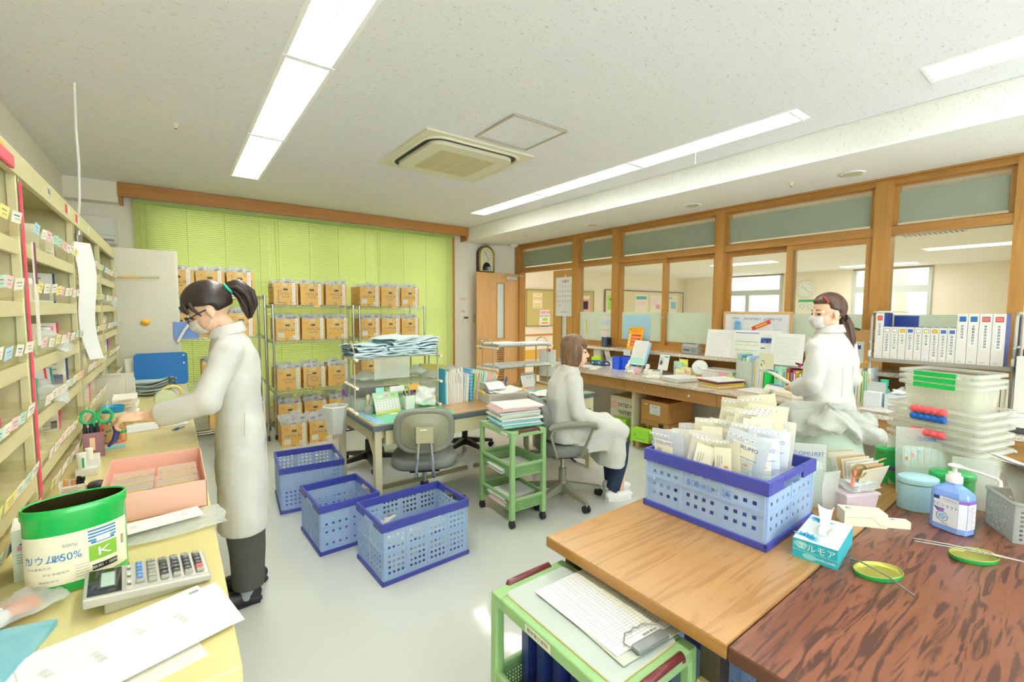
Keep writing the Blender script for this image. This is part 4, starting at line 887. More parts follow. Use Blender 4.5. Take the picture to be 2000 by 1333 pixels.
for s in range(4):
    q = random.Random(s+60); b = MB(); p = [q.uniform(0, 6) for _ in range(4)]
    def fn(u, v, p=p): return ((u-.5)*.105*(1-.15*abs(v-.5)), .010*sin(u*7+p[0]+v*3)+.012*sin(v*5+p[1])+.004*sin(u*19+v*9), v*.15+.006*sin(u*11+p[2]))
    b.grid(6, 5, fn, IVB)
    b.bb(-.02, .025, -.004, -.003, .115, .12, BLUEINK, T(0, -.012, 0)) ; b.bb(-.02, .01, -.004, -.003, .105, .109, BLUEINK, T(0, -.012, 0))
    me = b.obj('infusion_bag'); protos.append(me)
nbox = 0
def place_box(x, y, z, rz, kind, tape, label, desc, rise=.02, n=9):
    global nbox
    o = single(carton_box(kind, tape, label), 'infusion_carton', desc, 'carton', (x, y, z), rz, 'open cartons of infusion bags')
    M = o.matrix_basis if False else T(x, y, z, rz)
    for i in range(n):
        yy = .03+(i//3)*(.29/max(1, (n-1)//3)); xx = .055+(i % 3)*.068
        p = M @ Vector((xx, yy, .24-.15+.045+rnd.uniform(-.01, rise)))
        pr_ = protos[(i+nbox) % 4]
        if not pr_.get('category'): c = pr_; c.location = p; c.rotation_euler = (rnd.uniform(-.25, .1), rnd.uniform(-.15, .15), rz+rnd.uniform(-.3, .3))
        else: c = dup(pr_, p, rot=(rnd.uniform(-.25, .1), rnd.uniform(-.15, .15), rz+rnd.uniform(-.3, .3)))
        tag(c, 'clear infusion bag packed in the '+desc.replace('open infusion carton', 'carton'), 'infusion bag', 'infusion bags in the '+desc.replace('open infusion carton', 'carton'))
    nbox += 1
MID, RGT, LFT = 'middle rack', 'right rack', 'left rack'
def row(x0, step, z, rackn, rown, specs, n=3, y=5.52):
    pos = ('left', 'middle', 'right')
    for i, s in enumerate(specs):
        if s: place_box(x0+i*step, y, z, 0, s[0], s[1], s[2], 'open infusion carton, %s on %s shelf of %s' % (pos[i], rown, rackn), n=6)
row(.895, .272, 1.497, MID, 'top', (('blue', 'pink', None), ('gold', 'pink', None), ('gold', 'pink', None)))
row(.905, .267, 1.10, MID, 'second', (('band', 'green', 'L'), ('gold', 'green', None), ('band', 'green', 'R')))
row(.90, .272, .542, MID, 'third', (('gold', 'green', None), ('blue', 'green', None), ('gold', 'green', None)))
row(.905, .27, .147, MID, 'bottom', (('gold', 'green', None), ('gold', 'green', None), ('gold', 'green', None)))
row(1.835, .265, 1.487, RGT, 'top', (('band', 'purple', 'L'), ('gold', 'purple', None), ('band', 'purple', 'L')))
row(1.835, .265, 1.095, RGT, 'second', (('band', 'purple', 'L'), ('band', 'purple', 'R'), ('gold', 'purple', None)))
row(1.835, .265, .577, RGT, 'third', (('gold', 'green', None), ('band', 'green', None), None))
row(-.06, .262, 1.592, LFT, 'top', (('gold', 'pink', None), ('gold', 'pink', 'R'), ('blue', 'pink', None)))
row(-.06, .262, 1.162, LFT, 'second', (('band', 'pink', 'L'), ('band', 'pink', 'R'), ('gold', 'pink', None)))
row(-.04, .262, .667, LFT, 'third', (None, ('gold', 'pink', 'R'), ('gold', 'pink', 'L')))
row(.0, .27, .207, LFT, 'bottom', (None, ('gold', 'pink', None), ('gold', 'green', 'L')))
place_box(.865, 5.13, 0, R(-3), 'band', 'green', 'L', 'open infusion carton, left of the two on the floor', .05, 9)
place_box(1.14, 5.145, 0, R(-2), 'band', 'green', 'L', 'open infusion carton, right of the two on the floor', .05, 9)
for x, z, l in ((1.33, 1.489, 'peach tag clipped to the top shelf of the middle rack'), (2.26, 1.478, 'peach tag clipped to the top shelf of the right rack')):
    b = MB(); b.bb(-.03, .03, -.002, 0, -.022, .004, mat('peach_tag', 'f2c07c', .6)); single(b, 'shelf_tag', l, 'tag', (x, 5.494, z))
# ================================================================ folding crates
CRB = film('crate_sky_blue', 'cfe3f8', .80, .28, .45); CRV = mat('crate_blue_rim', '434aa6', .35, bump=.08, bscale=120)
def crate(lab, x, y, z, rz, W=.53, D=.365, H=.335, group=None, cols=4, sidegroups=2, mv=CRV, mb_=CRB, stripes=True):
    """W along local x (long side), D along local y; open top"""
    t = thing('folding_crate', lab, 'crate', (x, y, z), rz, group)
    hx, hy = W/2-.008, D/2-.008
    def wall(L, long_):
        us = [0, .012]; 
        n = cols if long_ else sidegroups
        gw = (L-.024)/n; hw = .0135; k = 4; 
        for g in range(n):
            x0 = .012+g*gw+.018; sp = (gw-.036-hw)/(k-1)
            for i in range(k): us += [x0+i*sp, x0+i*sp+hw]
        us += [L]
        vs = [.0]; mid = (H-.06)/2; hp = []
        for base in (.03, .03+mid):
            nr = 4 if mid > .12 else 2; sp = (mid-.034-hw)/(nr-1)
            for i in range(nr): vs += [base+.012+i*sp, base+.012+i*sp+hw]
        vs += [H-.055, H-.02]
        return us, vs
    for s, (L, long_, M) in enumerate(((2*hx, True, T(-hx, -hy, .012)), (2*hx, True, T(hx, hy, .012, pi)), (2*hy, False, T(hx, -hy, .012, pi/2)), (2*hy, False, T(-hx, hy, .012, -pi/2)))):
        b = MB(); us, vs = wall(L, long_)
        def holes(i, j, us=us, vs=vs, long_=long_):
            if not long_ and j >= len(vs)-4 and .32 < (us[i]+us[i+1])/2/L < .68: return True
            return i % 2 == 0 and i > 0 and j % 2 == 1 and j < len(vs)-2 and i < len(us)-2
        b.perf(us, vs, holes, mb_, M, th=.0025)
        if not long_:
            pass
        mz = .03+(H-.06)/2
        b.bb(0, L, -.004, 0, mz-.006, mz+.002, mb_, M)
        n = cols if long_ else sidegroups
        for g in range(n+1): xx = .006+(L-.012)*g/n; b.bb(xx-.003, xx+.003, -.004, 0, .02, H-.055, mb_, M)
        for xx in (.02, L-.02): b.bb(xx-.018, xx+.018, -.007, 0, mz-.012, mz+.004, mb_, M) if long_ else None
        b.obj('side_wall', t)
    b = MB(); o_, i_ = .0, .014
    for q in ((-W/2, W/2, -D/2, -D/2+.014), (-W/2, W/2, D/2-.014, D/2), (-W/2, -W/2+.014, -D/2+.014, D/2-.014), (W/2-.014, W/2, -D/2+.014, D/2-.014)):
        if q[1]-q[0] < .05:   # short sides: the rim steps up over the hand hole
            b.bb(q[0], q[1], q[2], -D*.2, H-.045, H, mv); b.bb(q[0], q[1], D*.2, q[3], H-.045, H, mv); b.bb(q[0], q[1], -D*.2, D*.2, H-.022, H, mv)
        else: b.bb(*q, H-.045, H, mv)
    b.obj('rim', t, .002)
    b = MB(); b.bb(-W/2, W/2, -D/2, D/2, 0, .006, mv)
    for q in ((-W/2, W/2, -D/2, -D/2+.01), (-W/2, W/2, D/2-.01, D/2), (-W/2, -W/2+.01, -D/2, D/2), (W/2-.01, W/2, -D/2, D/2)): b.bb(*q, .004, .022, mv)
    b.obj('base', t, .002)
    return t
crate('blue rimmed crate nearest the camera with white packets inside', 1.085, 2.405, 0, R(2), .54, .37, .335, 'blue folding crates on the floor')
crate('smaller blue rimmed crate between the other two floor crates', .815, 2.93, 0, R(2), .37, .42, .30, 'blue folding crates on the floor', cols=2)
crate('blue rimmed crate farthest back on the floor, empty', .795, 3.66, 0, R(-5), .44, .46, .33, 'blue folding crates on the floor', cols=3)
PKT2 = film('white_packet_film', 'f2f3ec', .72, .15, .25, .5, 60)
for i in range(16):
    b = crumple(.12, .085, .035, i+100, PKT2, 7, 7)
    b.box((0, 0, .012), (.06, .04, .001), PAPER); b.box((.0, .008, .013), (.035, .004, .001), GREY); b.box((.0, -.004, .013), (.025, .003, .001), GREY)
    o = single(b, 'white_packet', 'crumpled white packet in the crate nearest the camera', 'packet', (.93+.075*(i % 5)+rnd.uniform(-.02, .02), 2.32+.09*(i//5 % 2)+rnd.uniform(-.03, .03), .08+.052*(i//5)+.01), 0, 'white packets in the nearest floor crate')
    o.rotation_euler = (rnd.uniform(-.7, .7), rnd.uniform(-.6, .6), rnd.uniform(0, 6))
# ================================================================ desks, chairs, trolleys
DTAN = mat('desk_tan', 'cfc8a4', .45); DEDGE = mat('desk_edge_grey', '5d666b', .45)
DTOP = wood('desk_top_wood', 'b4844a', 'c8995c', 'x', 20, .18, 10, (.3, .7), .4)
def desk(x0, x1, lab, legs):
    t = thing('steel_desk', lab, 'desk', (x0, 2.81, 0), 0, 'steel desks pushed together'); W = x1-x0; D = .86
    b = MB(); b.bb(.012, W-.012 if legs == 'r' else W, .012, D-.012, .694, .7, DTOP); b.obj('top_board', t)
    b = MB(); b.bb(0, W, 0, D, .662, .696, DEDGE); b.obj('top_edge', t, .003)
    b = MB(); b.bb(.03, W-.03, .02, .032, .56, .66, DTAN) if 0 else None
    b.bb(.02, W-.02, .05, .065, .60, .66, DTAN); b.bb(.02, W-.02, D-.065, D-.05, .60, .66, DTAN); b.obj('apron', t)
    for xx in ([.02] if legs == 'l' else [W-.065]):
        b = MB()
        for yy in (.02, D-.07): b.bb(xx, xx+.045, yy, yy+.05, 0, .66, DTAN); 
        b.bb(xx, xx+.045, .07, D-.07, .585, .66, DTAN)
        for s, yy in ((1, .07), (-1, D-.07)): b.add([(xx, yy, .585), (xx, yy+s*.09, .585), (xx, yy, .49), (xx+.045, yy, .585), (xx+.045, yy+s*.09, .585), (xx+.045, yy, .49)], [(0, 1, 2), (3, 5, 4), (0, 2, 5, 3), (1, 4, 5, 2)], DTAN)
        b.bb(xx+.01, xx+.035, .04, D-.04, .06, .09, DTAN); b.obj('leg_frame', t, .002)
    b = MB(); b.bb(.05, W-.02, .60*D, .60*D+.03, .055, .085, mat('foot_rail', 'b6ae8c', .4)); b.obj('foot_rail', t)
    n = 2
    for i in range(n):
        b = MB(); a = .09+i*(W-.12)/n; e = a+(W-.12)/n-.012; b.bb(a, e, .022, .35, .565, .655, DTAN); b.bb(a, e, .012, .022, .56, .657, mat('drawer_tan', 'd6cea6', .4)); b.obj('drawer', t, .002)
    return t
desk(1.0, 2.04, 'tan steel desk with green mat and files, left of the pair', 'l'); desk(2.042, 3.08, 'tan steel desk beside the seated woman, right of the pair', 'r')
# --- chairs
VG = mat('vinyl_grey', '8b8d80', .42, bump=.1, bscale=90); SHELL = mat('shell_olive_grey', '9a9a80', .4); CH_T = mat('chair_tan_metal', '9c9a84', .4, .2); SEATG = mat('seat_grey', '7c807a', .4)
def squircle(w, h, n=36, p=3.2, taper=0.):
    o = []
    for i in range(n):
        a = 2*pi*i/n; c, s = cos(a), sin(a); k = (abs(c)**p+abs(s)**p)**(-1/p)
        o.append((w/2*c*k*(1+taper*s*k), h/2*s*k))
    return o
def chair(lab, x, y, rz, base, arms=False, chromeback=True, group='grey office chairs', z=0):
    t = thing('office_chair', lab, 'chair', (x, y, z), rz, group)
    prof = [(0, .0), (.92, .0), (1.0, .018), (1.0, .05), (.95, .072), (.6, .08), (0, .078)]
    b = MB(); P = squircle(.44, .42, 40, 3.4, -.05); vs = []; n = len(P)
    for k, z_ in prof: vs += [(px*max(k, .001), py*max(k, .001), .385+z_) for px, py in P]
    b.add(vs, [(j*n+i, j*n+(i+1) % n, (j+1)*n+(i+1) % n, (j+1)*n+i) for j in range(len(prof)-1) for i in range(n)], SEATG, True); b.obj('seat', t)
    # backrest: local -y side, curved pad + shell
    P = squircle(.40, .31, 48, 2.9, -.0)
    def ring(k, off, bulge=.05): return [(px*k, -.235-off+bulge*(px*k/.2)**2*1.0-.02*((pz*k)/.16), .66+pz*k) for px, pz in P]
    b = MB(); R_ = [(0.01, -.045), (.85, -.045), (.97, -.036), (1.0, -.018), (.985, .0)]; vs = [v for k, o in R_ for v in ring(k, o)]; n = len(P)
    b.add(vs, [(j*n+i, j*n+(i+1) % n, (j+1)*n+(i+1) % n, (j+1)*n+i) for j in range(len(R_)-1) for i in range(n)], SEATG, True); b.obj('backrest', t)
    b = MB(); vs = []
    for i in range(n):     # pleated vinyl edge wrapping to the shell
        w = .5+.5*sin(i*pi)
    R2 = [(.985, .0), (.97, .012), (.93, .018), (.86, .018), (.79, .012)]; N = 144
    PP = squircle(.40, .31, N, 2.9)
    def ring2(k, off, ru): return [(px*k, -.235-off-ru*(.5+.5*cos(i*pi))*(.004)+.05*(px*k/.2)**2-.02*((pz*k)/.16), .66+pz*k) for i, (px, pz) in enumerate(PP)]
    for q, (k, o) in enumerate(R2): vs += ring2(k, o, 0 if q in (0,) else 1)
    b.add(vs, [(j*N+i, (j+1)*N+i, (j+1)*N+(i+1) % N, j*N+(i+1) % N) for j in range(len(R2)-1) for i in range(N)], VG, True); b.obj('back_piping', t)
    b = MB(); vs = []; R3 = [(.80, .008), (.79, .017), (.74, .022), (.5, .022), (.47, .028), (.3, .030), (.01, .030)]
    for k, o in R3: vs += [(px*k, -.235-o+.05*(px*k/.2)**2-.02*((pz*k)/.16), .66+pz*k) for px, pz in P]
    b.add(vs, [(j*n+i, (j+1)*n+i, (j+1)*n+(i+1) % n, j*n+(i+1) % n) for j in range(len(R3)-1) for i in range(n)], SHELL, True); b.obj('back_shell', t)
    b = MB(); b.bb(-.055, .055, -.30, -.262, .60, .70, mat('bracket_olive', 'b3ae88', .4)); b.bb(-.03, .015, -.3025, -.30, .682, .692, PAPER); b.obj('back_bracket', t, .006)
    m = CHROME if chromeback else CH_T
    for s in (-1, 1):
        b = MB(); b.tube([(s*.035, -.285, .64), (s*.045, -.29, .52), (s*.052, -.288, .42), (s*.055, -.27, .37), (s*.055, -.2, .352), (s*.055, -.05, .352)], .011, m, 10); b.obj('back_support', t)
    b = MB(); b.box((0, 0, .36), (.2, .2, .04), BLACK); b.cyl((0, 0, .1), (0, 0, .34), .016, STEEL, 14); b.cyl((0, 0, .1), (0, 0, .24), .03, base, 16); b.tube([(.1, .02, .355), (.2, .03, .35)], .007, BLACK, 8); b.obj('gas_lift', t, .004)
    b = MB(); b.lathe([(.045, .06), (.045, .12), (.03, .14)], base, 18)
    for k in range(5):
        M = T(0, 0, 0, 2*pi*k/5+.3); v = [(.03, -.03, .07), (.31, -.018, .055), (.31, .018, .055), (.03, .03, .07), (.03, -.026, .13), (.31, -.014, .078), (.31, .014, .078), (.03, .026, .13)]
        b.add(v, [(0, 3, 2, 1), (4, 5, 6, 7), (0, 1, 5, 4), (1, 2, 6, 5), (2, 3, 7, 6), (3, 0, 4, 7)], base, M=M)
    b.obj('base', t, .005)
    for k in range(5):
        a = 2*pi*k/5+.3; M = T(.295*cos(a), .295*sin(a), 0, a+.8*sin(k*2.3))
        b = MB(); b.cyl((0, -.022, .026), (0, -.006, .026), .026, BLACK, 16, M=M); b.cyl((0, .006, .026), (0, .022, .026), .026, BLACK, 16, M=M); b.box((0, 0, .035), (.02, .012, .04), STEEL, M); b.obj('caster', t)
    if arms:
        for s in (-1, 1):
            b = MB(); b.tube([(s*.20, -.12, .385), (s*.235, -.12, .40), (s*.245, -.17, .56), (s*.245, -.155, .60), (s*.245, -.08, .615), (s*.245, .12, .62), (s*.245, .15, .60), (s*.24, .06, .40), (s*.20, .05, .385)], .011, CH_T, 10); b.obj('arm_frame', t)
            b = MB(); b.tube([(s*.245, -.18, .605), (s*.245, -.16, .625), (s*.245, -.06, .638), (s*.245, .1, .640), (s*.245, .16, .625), (s*.245, .175, .595)], [.018, .023, .025, .025, .023, .015], mat('arm_pad_grey', '8f8f80', .4), 12); b.obj('armrest', t)
    return t
BB_ = mat('chair_base_black', '2e2c28', .4)
chair('grey office chair with its back to the camera at the left desk', 1.38, 2.86, R(-25), BB_)
chair('grey office chair behind the left desk, facing the camera', 1.42, 4.12, R(172), BB_, chromeback=False)
chair('grey office chair behind the right desk', 2.38, 3.98, R(188), BB_, chromeback=False)
chair('grey armchair on castors under the seated woman', 2.36, 2.49, R(-115), CH_T, True, False)
# --- green plastic trolleys
TG = mat('trolley_green', '94bc80', .38); TGD = mat('trolley_green_dark', '84ae70', .4); MAROON = mat('handle_maroon', '6e3032', .25)
def trolley(lab, x, y, rz, H, W=.285, D=.42, panel=None, zs=(.34, .11)):
    t = thing('utility_trolley', lab, 'trolley', (x, y, 0), rz, 'green plastic trolleys')
    pts = [(sx*(W/2-.014), sy*(D/2-.014)) for sx in (-1, 1) for sy in (-1, 1)]
    for px, py in pts:
        b = MB(); b.taper((.036, .036), (.03, .03), H-.075, TG, T(px, py, .055)); b.obj('leg', t, .007)
        b = MB(); b.cyl((px-.014, py, .024), (px+.014, py, .024), .024, BLACK, 16); b.box((px, py, .045), (.026, .03, .025), BLACK); b.obj('caster', t, .004)
    b = MB()
    for q in ((-W/2, W/2, -D/2, -D/2+.045), (-W/2, W/2, D/2-.045, D/2), (-W/2, -W/2+.03, -D/2+.045, D/2-.045), (W/2-.03, W/2, -D/2+.045, D/2-.045)): b.bb(*q, H-.035, H, TG)
    b.bb(-W/2+.03, W/2-.03, -D/2+.045, D/2-.045, H-.022, H-.012, TG); b.obj('top_frame', t, .008, 3)
    for s in (-1, 1):
        b = MB(); b.tube([(-W*.30, s*(D/2-.006), H-.012), (-W*.28, s*(D/2-.004), H+.002), (W*.28, s*(D/2-.004), H+.002), (W*.30, s*(D/2-.006), H-.012)], .010, MAROON, 10); b.obj('handle', t)
    for z in zs:
        b = MB(); bw, bd, bh = W-.03, D-.03, .075; g = .0105
        for k, (L, M) in enumerate(((bw, T(-bw/2, -bd/2, z)), (bw, T(bw/2, bd/2, z, pi)), (bd, T(bw/2, -bd/2, z, pi/2)), (bd, T(-bw/2, bd/2, z, -pi/2)))):
            n = int((L-.03)/g); us = [0]+[.015+i*(L-.03)/n*.5*2 if 0 else .015+(L-.03)*i/(2*n) for i in range(2*n+1)]+[L]
            vs = [0, .008]+[.008+.0545*i/10 for i in range(1, 11)]+[bh]
            b.perf(us, vs, lambda i, j, N=len(us): 1 <= i < N-2 and i % 2 == 1 and 1 <= j < 11 and j % 2 == 1, TGD, M, th=.003)
        b.bb(-bw/2, bw/2, -bd/2, bd/2, z-.003, z, TGD); b.obj('basket', t)
        b = MB()
        for q in ((-W/2+.01, W/2-.01, -D/2, -D/2+.016), (-W/2+.01, W/2-.01, D/2-.016, D/2), (-W/2, -W/2+.016, -D/2+.01, D/2-.01), (W/2-.016, W/2, -D/2+.01, D/2-.01)): b.bb(*q, z+bh-.006, z+bh+.016, TG)
        b.obj('basket_rim', t, .005)
    if panel:
        b = MB(); b.prism(rrect(W-.05, D-.075, .02), .005, panel, z=H-.001); b.obj('top_panel', t)
        b = MB(); P = rrect(W-.05, D-.075, .02); b.tube([(px, py, H+.0015) for px, py in P], .002, mat('yellowed_glue', 'd8bc7c', .6), 5, closed=True); b.obj('panel_edge', t)
    b = MB(); b.bb(-W/2-.001, -W/2, -.02, .08, H-.028, H-.008, PAPER2) if panel else b.bb(-W/2-.001, -W/2, -D/2+.05, -D/2+.13, H-.028, H-.01, PAPER2)
    if panel: b.text('藤井第三病院', .014, INK, T(-W/2-.0014, .03, H-.018, -pi/2) @ UP)
    b.obj('name_label', t)
    return t
trolley('green plastic trolley with stacked files beside the seated woman', 1.89, 2.515, R(-3), .645)
trolley('green plastic trolley with grey top and clipboard next to the wooden table', .862, .815, R(0), .625, .285, .485, mat('panel_blue_grey', 'b9c3bc', .35), (.30, .09))
trolley('green plastic trolley standing behind the left desk', 1.93, 4.55, R(5), .60)
# contents of the middle trolley
fc = [PAPER, PAPER, PAPER2, mat('folder_mint', 'cfe8e0', .5), mat('folder_grey', 'd0d4d2', .6), mat('folder_pink', 'f0c8c8', .6), mat('folder_aqua', '8fd0d4', .4)]
def pile(name, lab, cat, x, y, z, w, h, n, th, rz, seed, group=None, mats_=fc, spread=.012, ang=.06):
    q = random.Random(seed); names = ('lowest', 'second', 'third', 'fourth', 'fifth', 'sixth', 'seventh', 'eighth', 'ninth', 'tenth', 'eleventh', 'twelfth')
    zz = z
    for i in range(n):
        b = MB(); m = mats_[q.randrange(len(mats_))] if i < n-1 else PAPER; tt = th*q.uniform(.6, 1.4)
        ww, hh = w*q.uniform(.93, 1.03), h*q.uniform(.93, 1.03)
        b.bb(-ww/2, ww/2, -hh/2, hh/2, 0, tt*.8, m); b.bb(-ww/2+.003, ww/2+.001, -hh/2-.002, hh/2-.004, tt*.2, tt*.6, PAPER)
        if i == n-1: lines(b, T(0, 0, tt*.8+.0005), ww*.8, hh*.8, 8)
        place = 'topmost' if i == n-1 else names[i]+' from the bottom' if i else 'lowest'
        single(b, name, lab % place, cat, (x+q.uniform(-1, 1)*spread, y+q.uniform(-1, 1)*spread, zz), rz+q.uniform(-1, 1)*ang, group)
        zz += tt+.0004
pile('paper_folder', '%s folder of the pile on the middle green trolley', 'folder', 1.90, 2.50, .648, .23, .31, 11, .013, R(80), 5, 'pile of folders on the middle trolley')
pile('paper_folder', '%s sheaf in the lower basket of the middle green trolley', 'folder', 1.90, 2.50, .113, .21, .30, 6, .014, R(88), 15, 'sheaves in the lower trolley basket')
pile('paper_folder', '%s sheaf in the upper basket of the middle green trolley', 'folder', 1.90, 2.50, .343, .20, .30, 3, .01, R(82), 16, 'sheaves in the upper trolley basket', [mat('folder_lilac', 'cdd4ea', .5), PAPER])
# near trolley: clipboard with forms, boxes below
t = thing('clipboard', 'grey clipboard with lined record forms on the near green trolley', 'clipboard', (.915, .805, .632), R(-4))
b = MB(); b.bb(-.105, .105, -.18, .155, 0, .003, mat('clipboard_grey', 'c4c8b8', .5)); b.obj('board', t, .001)
for i in range(3):
    b = MB(); b.bb(-.1, .1, -.155, .150, .0035+i*.0014, .0045+i*.0014, PAPER, T(-.004*(2-i), .003*(2-i), 0, .03*(2-i)))
    if i == 2:
        z = .0045+2*.0014; b.bb(.035, .097, -.14, .145, z, z+.0002, mat('paper_shaded_columns', 'dfe0cc', .8))
        for k in range(31): yy = -.13+k*.0092; b.bb(-.088, .092, yy-.0003, yy+.0003, z+.0002, z+.0004, GREY)
        for xx in (-.088, -.072, -.055, -.03, -.018, .0, .012, .025, .035, .05, .065, .08, .092): b.bb(xx-.0003, xx+.0003, -.13, .146, z+.0002, z+.0004, GREY)
        for k in range(30): b.bb(.072, .072+.012*rnd.random()+.004, -.127+k*.0092, -.1255+k*.0092, z+.0003, z+.0005, INK)
        b.text('調剤録 確認者', .008, INK, T(.03, -.142, z+.0006)); b.text('氏名', .006, INK, T(-.06, -.142, z+.0006))
    b.obj('record_form', t)
b = MB(); b.bb(-.055, .055, -.185, -.155, .004, .018, mat('clip_grey', '8c9290', .35, .4)); b.obj('clip', t, .005)
b = MB(); b.tube([(-.06, -.165, .016), (-.062, -.14, .014), (-.03, -.115, .012), (-.012, -.12, .012), (0, -.112, .012), (.012, -.12, .012), (.03, -.115, .012), (.062, -.14, .014), (.06, -.165, .016)], .0018, STEEL, 6); b.obj('clip_wire', t)
NV = mat('glove_box_navy', '27357c', .4); NVP = mat('glove_box_purple', '5a2a78', .4)
for i in range(6):
    b = MB(); b.bb(-.02, .02, -.055, .055, 0, .20, NV); b.bb(-.0205, .0205, -.0555, .0555, 0, .07, NVP if i % 2 else NV)
    b.text('50', .032, WHITE, T(-.0212, 0, .045, -pi/2) @ UP); b.bb(-.0212, -.0205, -.02, .015, .075, .095, mat('pale_pink')); b.bb(-.0212, -.0205, -.035, .01, .165, .172, SKY)
    b.text('50', .024, WHITE, T(0, -.0562, .045) @ UP); b.bb(-.012, .012, -.056, -.0555, .075, .095, WHITE)
    single(b, 'glove_box', 'navy blue box marked 50, %s in the row under the near trolley top' % ('farthest', 'second farthest', 'third farthest', 'third nearest', 'second nearest', 'nearest')[i], 'box', (.865+.004*i, 1.0-.0-i*.066+(-.02 if i > 3 else 0), .306), R(80+3*sin(i*3)), 'navy boxes in the near trolley basket', bevel=.001)
b = MB(); b.lathe([(.062, 0), (.066, .05), (.066, .075), (.06, .085), (0, .088)], mat('red_lid', 'c84440', .35), 28); single(b, 'red_canister', 'round red canister in the near trolley basket', 'canister', (.80, .80, .304))
# --- desk organisers
OT = mat('organiser_wire', 'b5b09a', .35, .4); CREAM = mat('organiser_cream', 'ece4c8', .45)
def stand(lab, x, y, rz, W, D, H, zs):
    t = thing('desk_organiser', lab, 'organiser', (x, y, .7), rz, 'two tier desk organisers')
    for xx in (0, W):
        b = MB(); b.tube([(xx, 0, .01), (xx, 0, H-.05), (xx, D*.15, H-.015), (xx, D*.35, H), (xx, D*.55, H-.015), (xx, D*.7, H-.05), (xx, D*.7, .01)], .006, OT, 8); b.obj('loop_frame', t)
        b = MB(); b.bb(xx-.012, xx+.012, -.05, D*.7+.05, 0, .018, CREAM); b.obj('foot', t, .005)
    for z in zs:
        b = MB()
        for k in range(9): yy = -.06+(D+.06)*k/8; b.cyl((0, yy, z), (W, yy, z), .0025, OT, 5)
        b.obj('shelf_wires', t)
        for xx in (0, W):
            b = MB(); b.tube([(xx, -.07, z-.006), (xx, D+.02, z-.006)], .011, CREAM, 10); b.obj('shelf_bar', t)
stand('tan wire organiser on the left desk loaded with blue grey bags', 1.02, 3.22, R(-3), .64, .24, .50, (.20, .40))
stand('tan wire organiser on the right desk with papers', 2.34, 3.40, R(0), .66, .26, .48, (.205, .405))
BGB = mat('blue_grey_bags', 'd6e8ec', .35)
BGD = mat('teal_dark_bags', 'bcd6dc', .35)
hh = 0
for gi, (cx, cy, n, rz, fan, zb) in enumerate(((1.13, 3.34, 9, .12, .06, 1.108), (1.34, 3.34, 9, .0, .12, 1.108), (1.36, 3.32, 9, .25, .28, 1.15), (1.58, 3.33, 11, -.35, .5, 1.108))):
    for i in range(n):
        b = MB(); ph = i*1.7+gi
        def fn(u, v, i=i, ph=ph): 
            return ((u-.5)*.24, (v-.5)*.30, .004*sin(u*9+ph)+.004*sin(v*8+ph*2)+(.10*abs(fan)*(u-.2)*(i/n) if fan > .1 else 0)-.05*max(0, u-.85)**1*(1 if gi % 2 else 0))
        def fn2(u, v, i=i, ph=ph): x_, y_, z_ = fn(u, v); return (x_, y_, z_-.0085)
        m = BGD if (i*7+gi) % 4 == 0 else BGB
        b.grid(8, 5, fn, m); b.grid(8, 5, fn2, m); b.grid(8, 1, lambda u, v: (fn if v else fn2)(u, 0), m)
        single(b, 'clear_bag', 'blue grey medicine bag in the %s heap atop the left desk organiser' % ('left end', 'middle lower', 'middle upper', 'fanned right end')[gi], 'bag', (cx+.006*sin(ph), cy+.008*cos(ph), zb+.006+i*.0095), rz+(i/n-.5)*.3+.05*sin(ph*3), '%s heap of blue grey bags' % ('left', 'middle lower', 'middle upper', 'right')[gi])
MF = film('milky_sheet', 'eef2ea', .62, .4, .4)
b = MB(); b.grid(8, 6, lambda u, v: ((u-.5)*.26, .01*sin(u*4), -.155*v), MF)
for k in range(10): b.quad([(-.13, .002, -.15*k/10), (.13, .002, -.15*k/10), (.13, .002, -.15*k/10-.0008), (-.13, .002, -.15*k/10-.0008)], LGREY)
single(b, 'hanging_sheet', 'translucent sheet with fine lines hanging under the bag pile', 'sheet', (1.27, 3.15, 1.10), R(-4))
for i, (x, w, l) in enumerate(((1.2, .3, 'heap of clear bags on the lower shelf of the left desk organiser'), (1.50, .26, 'loose clear film on the lower shelf right of the heap'))):
    single(crumple(w, .2, .075, 70+i, PKT2, 14, 10), 'clear_bag', l, 'bag', (x, 3.33, .945+.02*i))
for x, w, m, l in ((1.17, .06, mat('tab_aqua', 'a0dcd4', .5), 'aqua sticky tab on the left desk organiser edge'), (1.30, .11, PAPER, 'white label on the left desk organiser edge'), (1.43, .07, mat('tab_orange', 'f2a850', .5), 'orange sticky tab on the left desk organiser edge')):
    b = MB(); b.bb(-w/2, w/2, -.002, 0, -.035, .005, m); single(b, 'sticky_tab', l, 'label', (x, 3.135, .885))
MATG = film('desk_mat_green', '62c8a4', .93, .2, .0)
b = MB(); b.prism(rrect(.60, .80, .01), .002, MATG)
for i in range(20): a, c = rnd.uniform(-.1, .25), rnd.uniform(-.35, .1); w, h = rnd.uniform(.05, .09), rnd.uniform(.015, .03); b.bb(a-w/2, a+w/2, c-h/2, c+h/2, .002, .0026, rnd.choice([TAGS[7], TAGS[7], PAPER, mat('pale_orange'), TAGS[9], TAGS[6]]))
b.bb(-.29, -.24, -.38, .38, .002, .0024, mat('mat_blue_edge', '8fb0d8', .5)); single(b, 'desk_mat', 'green desk mat with sticky notes on the left desk', 'desk mat', (1.325, 3.23, .7), R(1))
b = MB(); b.prism(rrect(.66, .42, .01), .002, MATG); single(b, 'desk_mat', 'green desk mat under the open book on the right desk', 'desk mat', (2.70, 3.04, .7), R(-2))
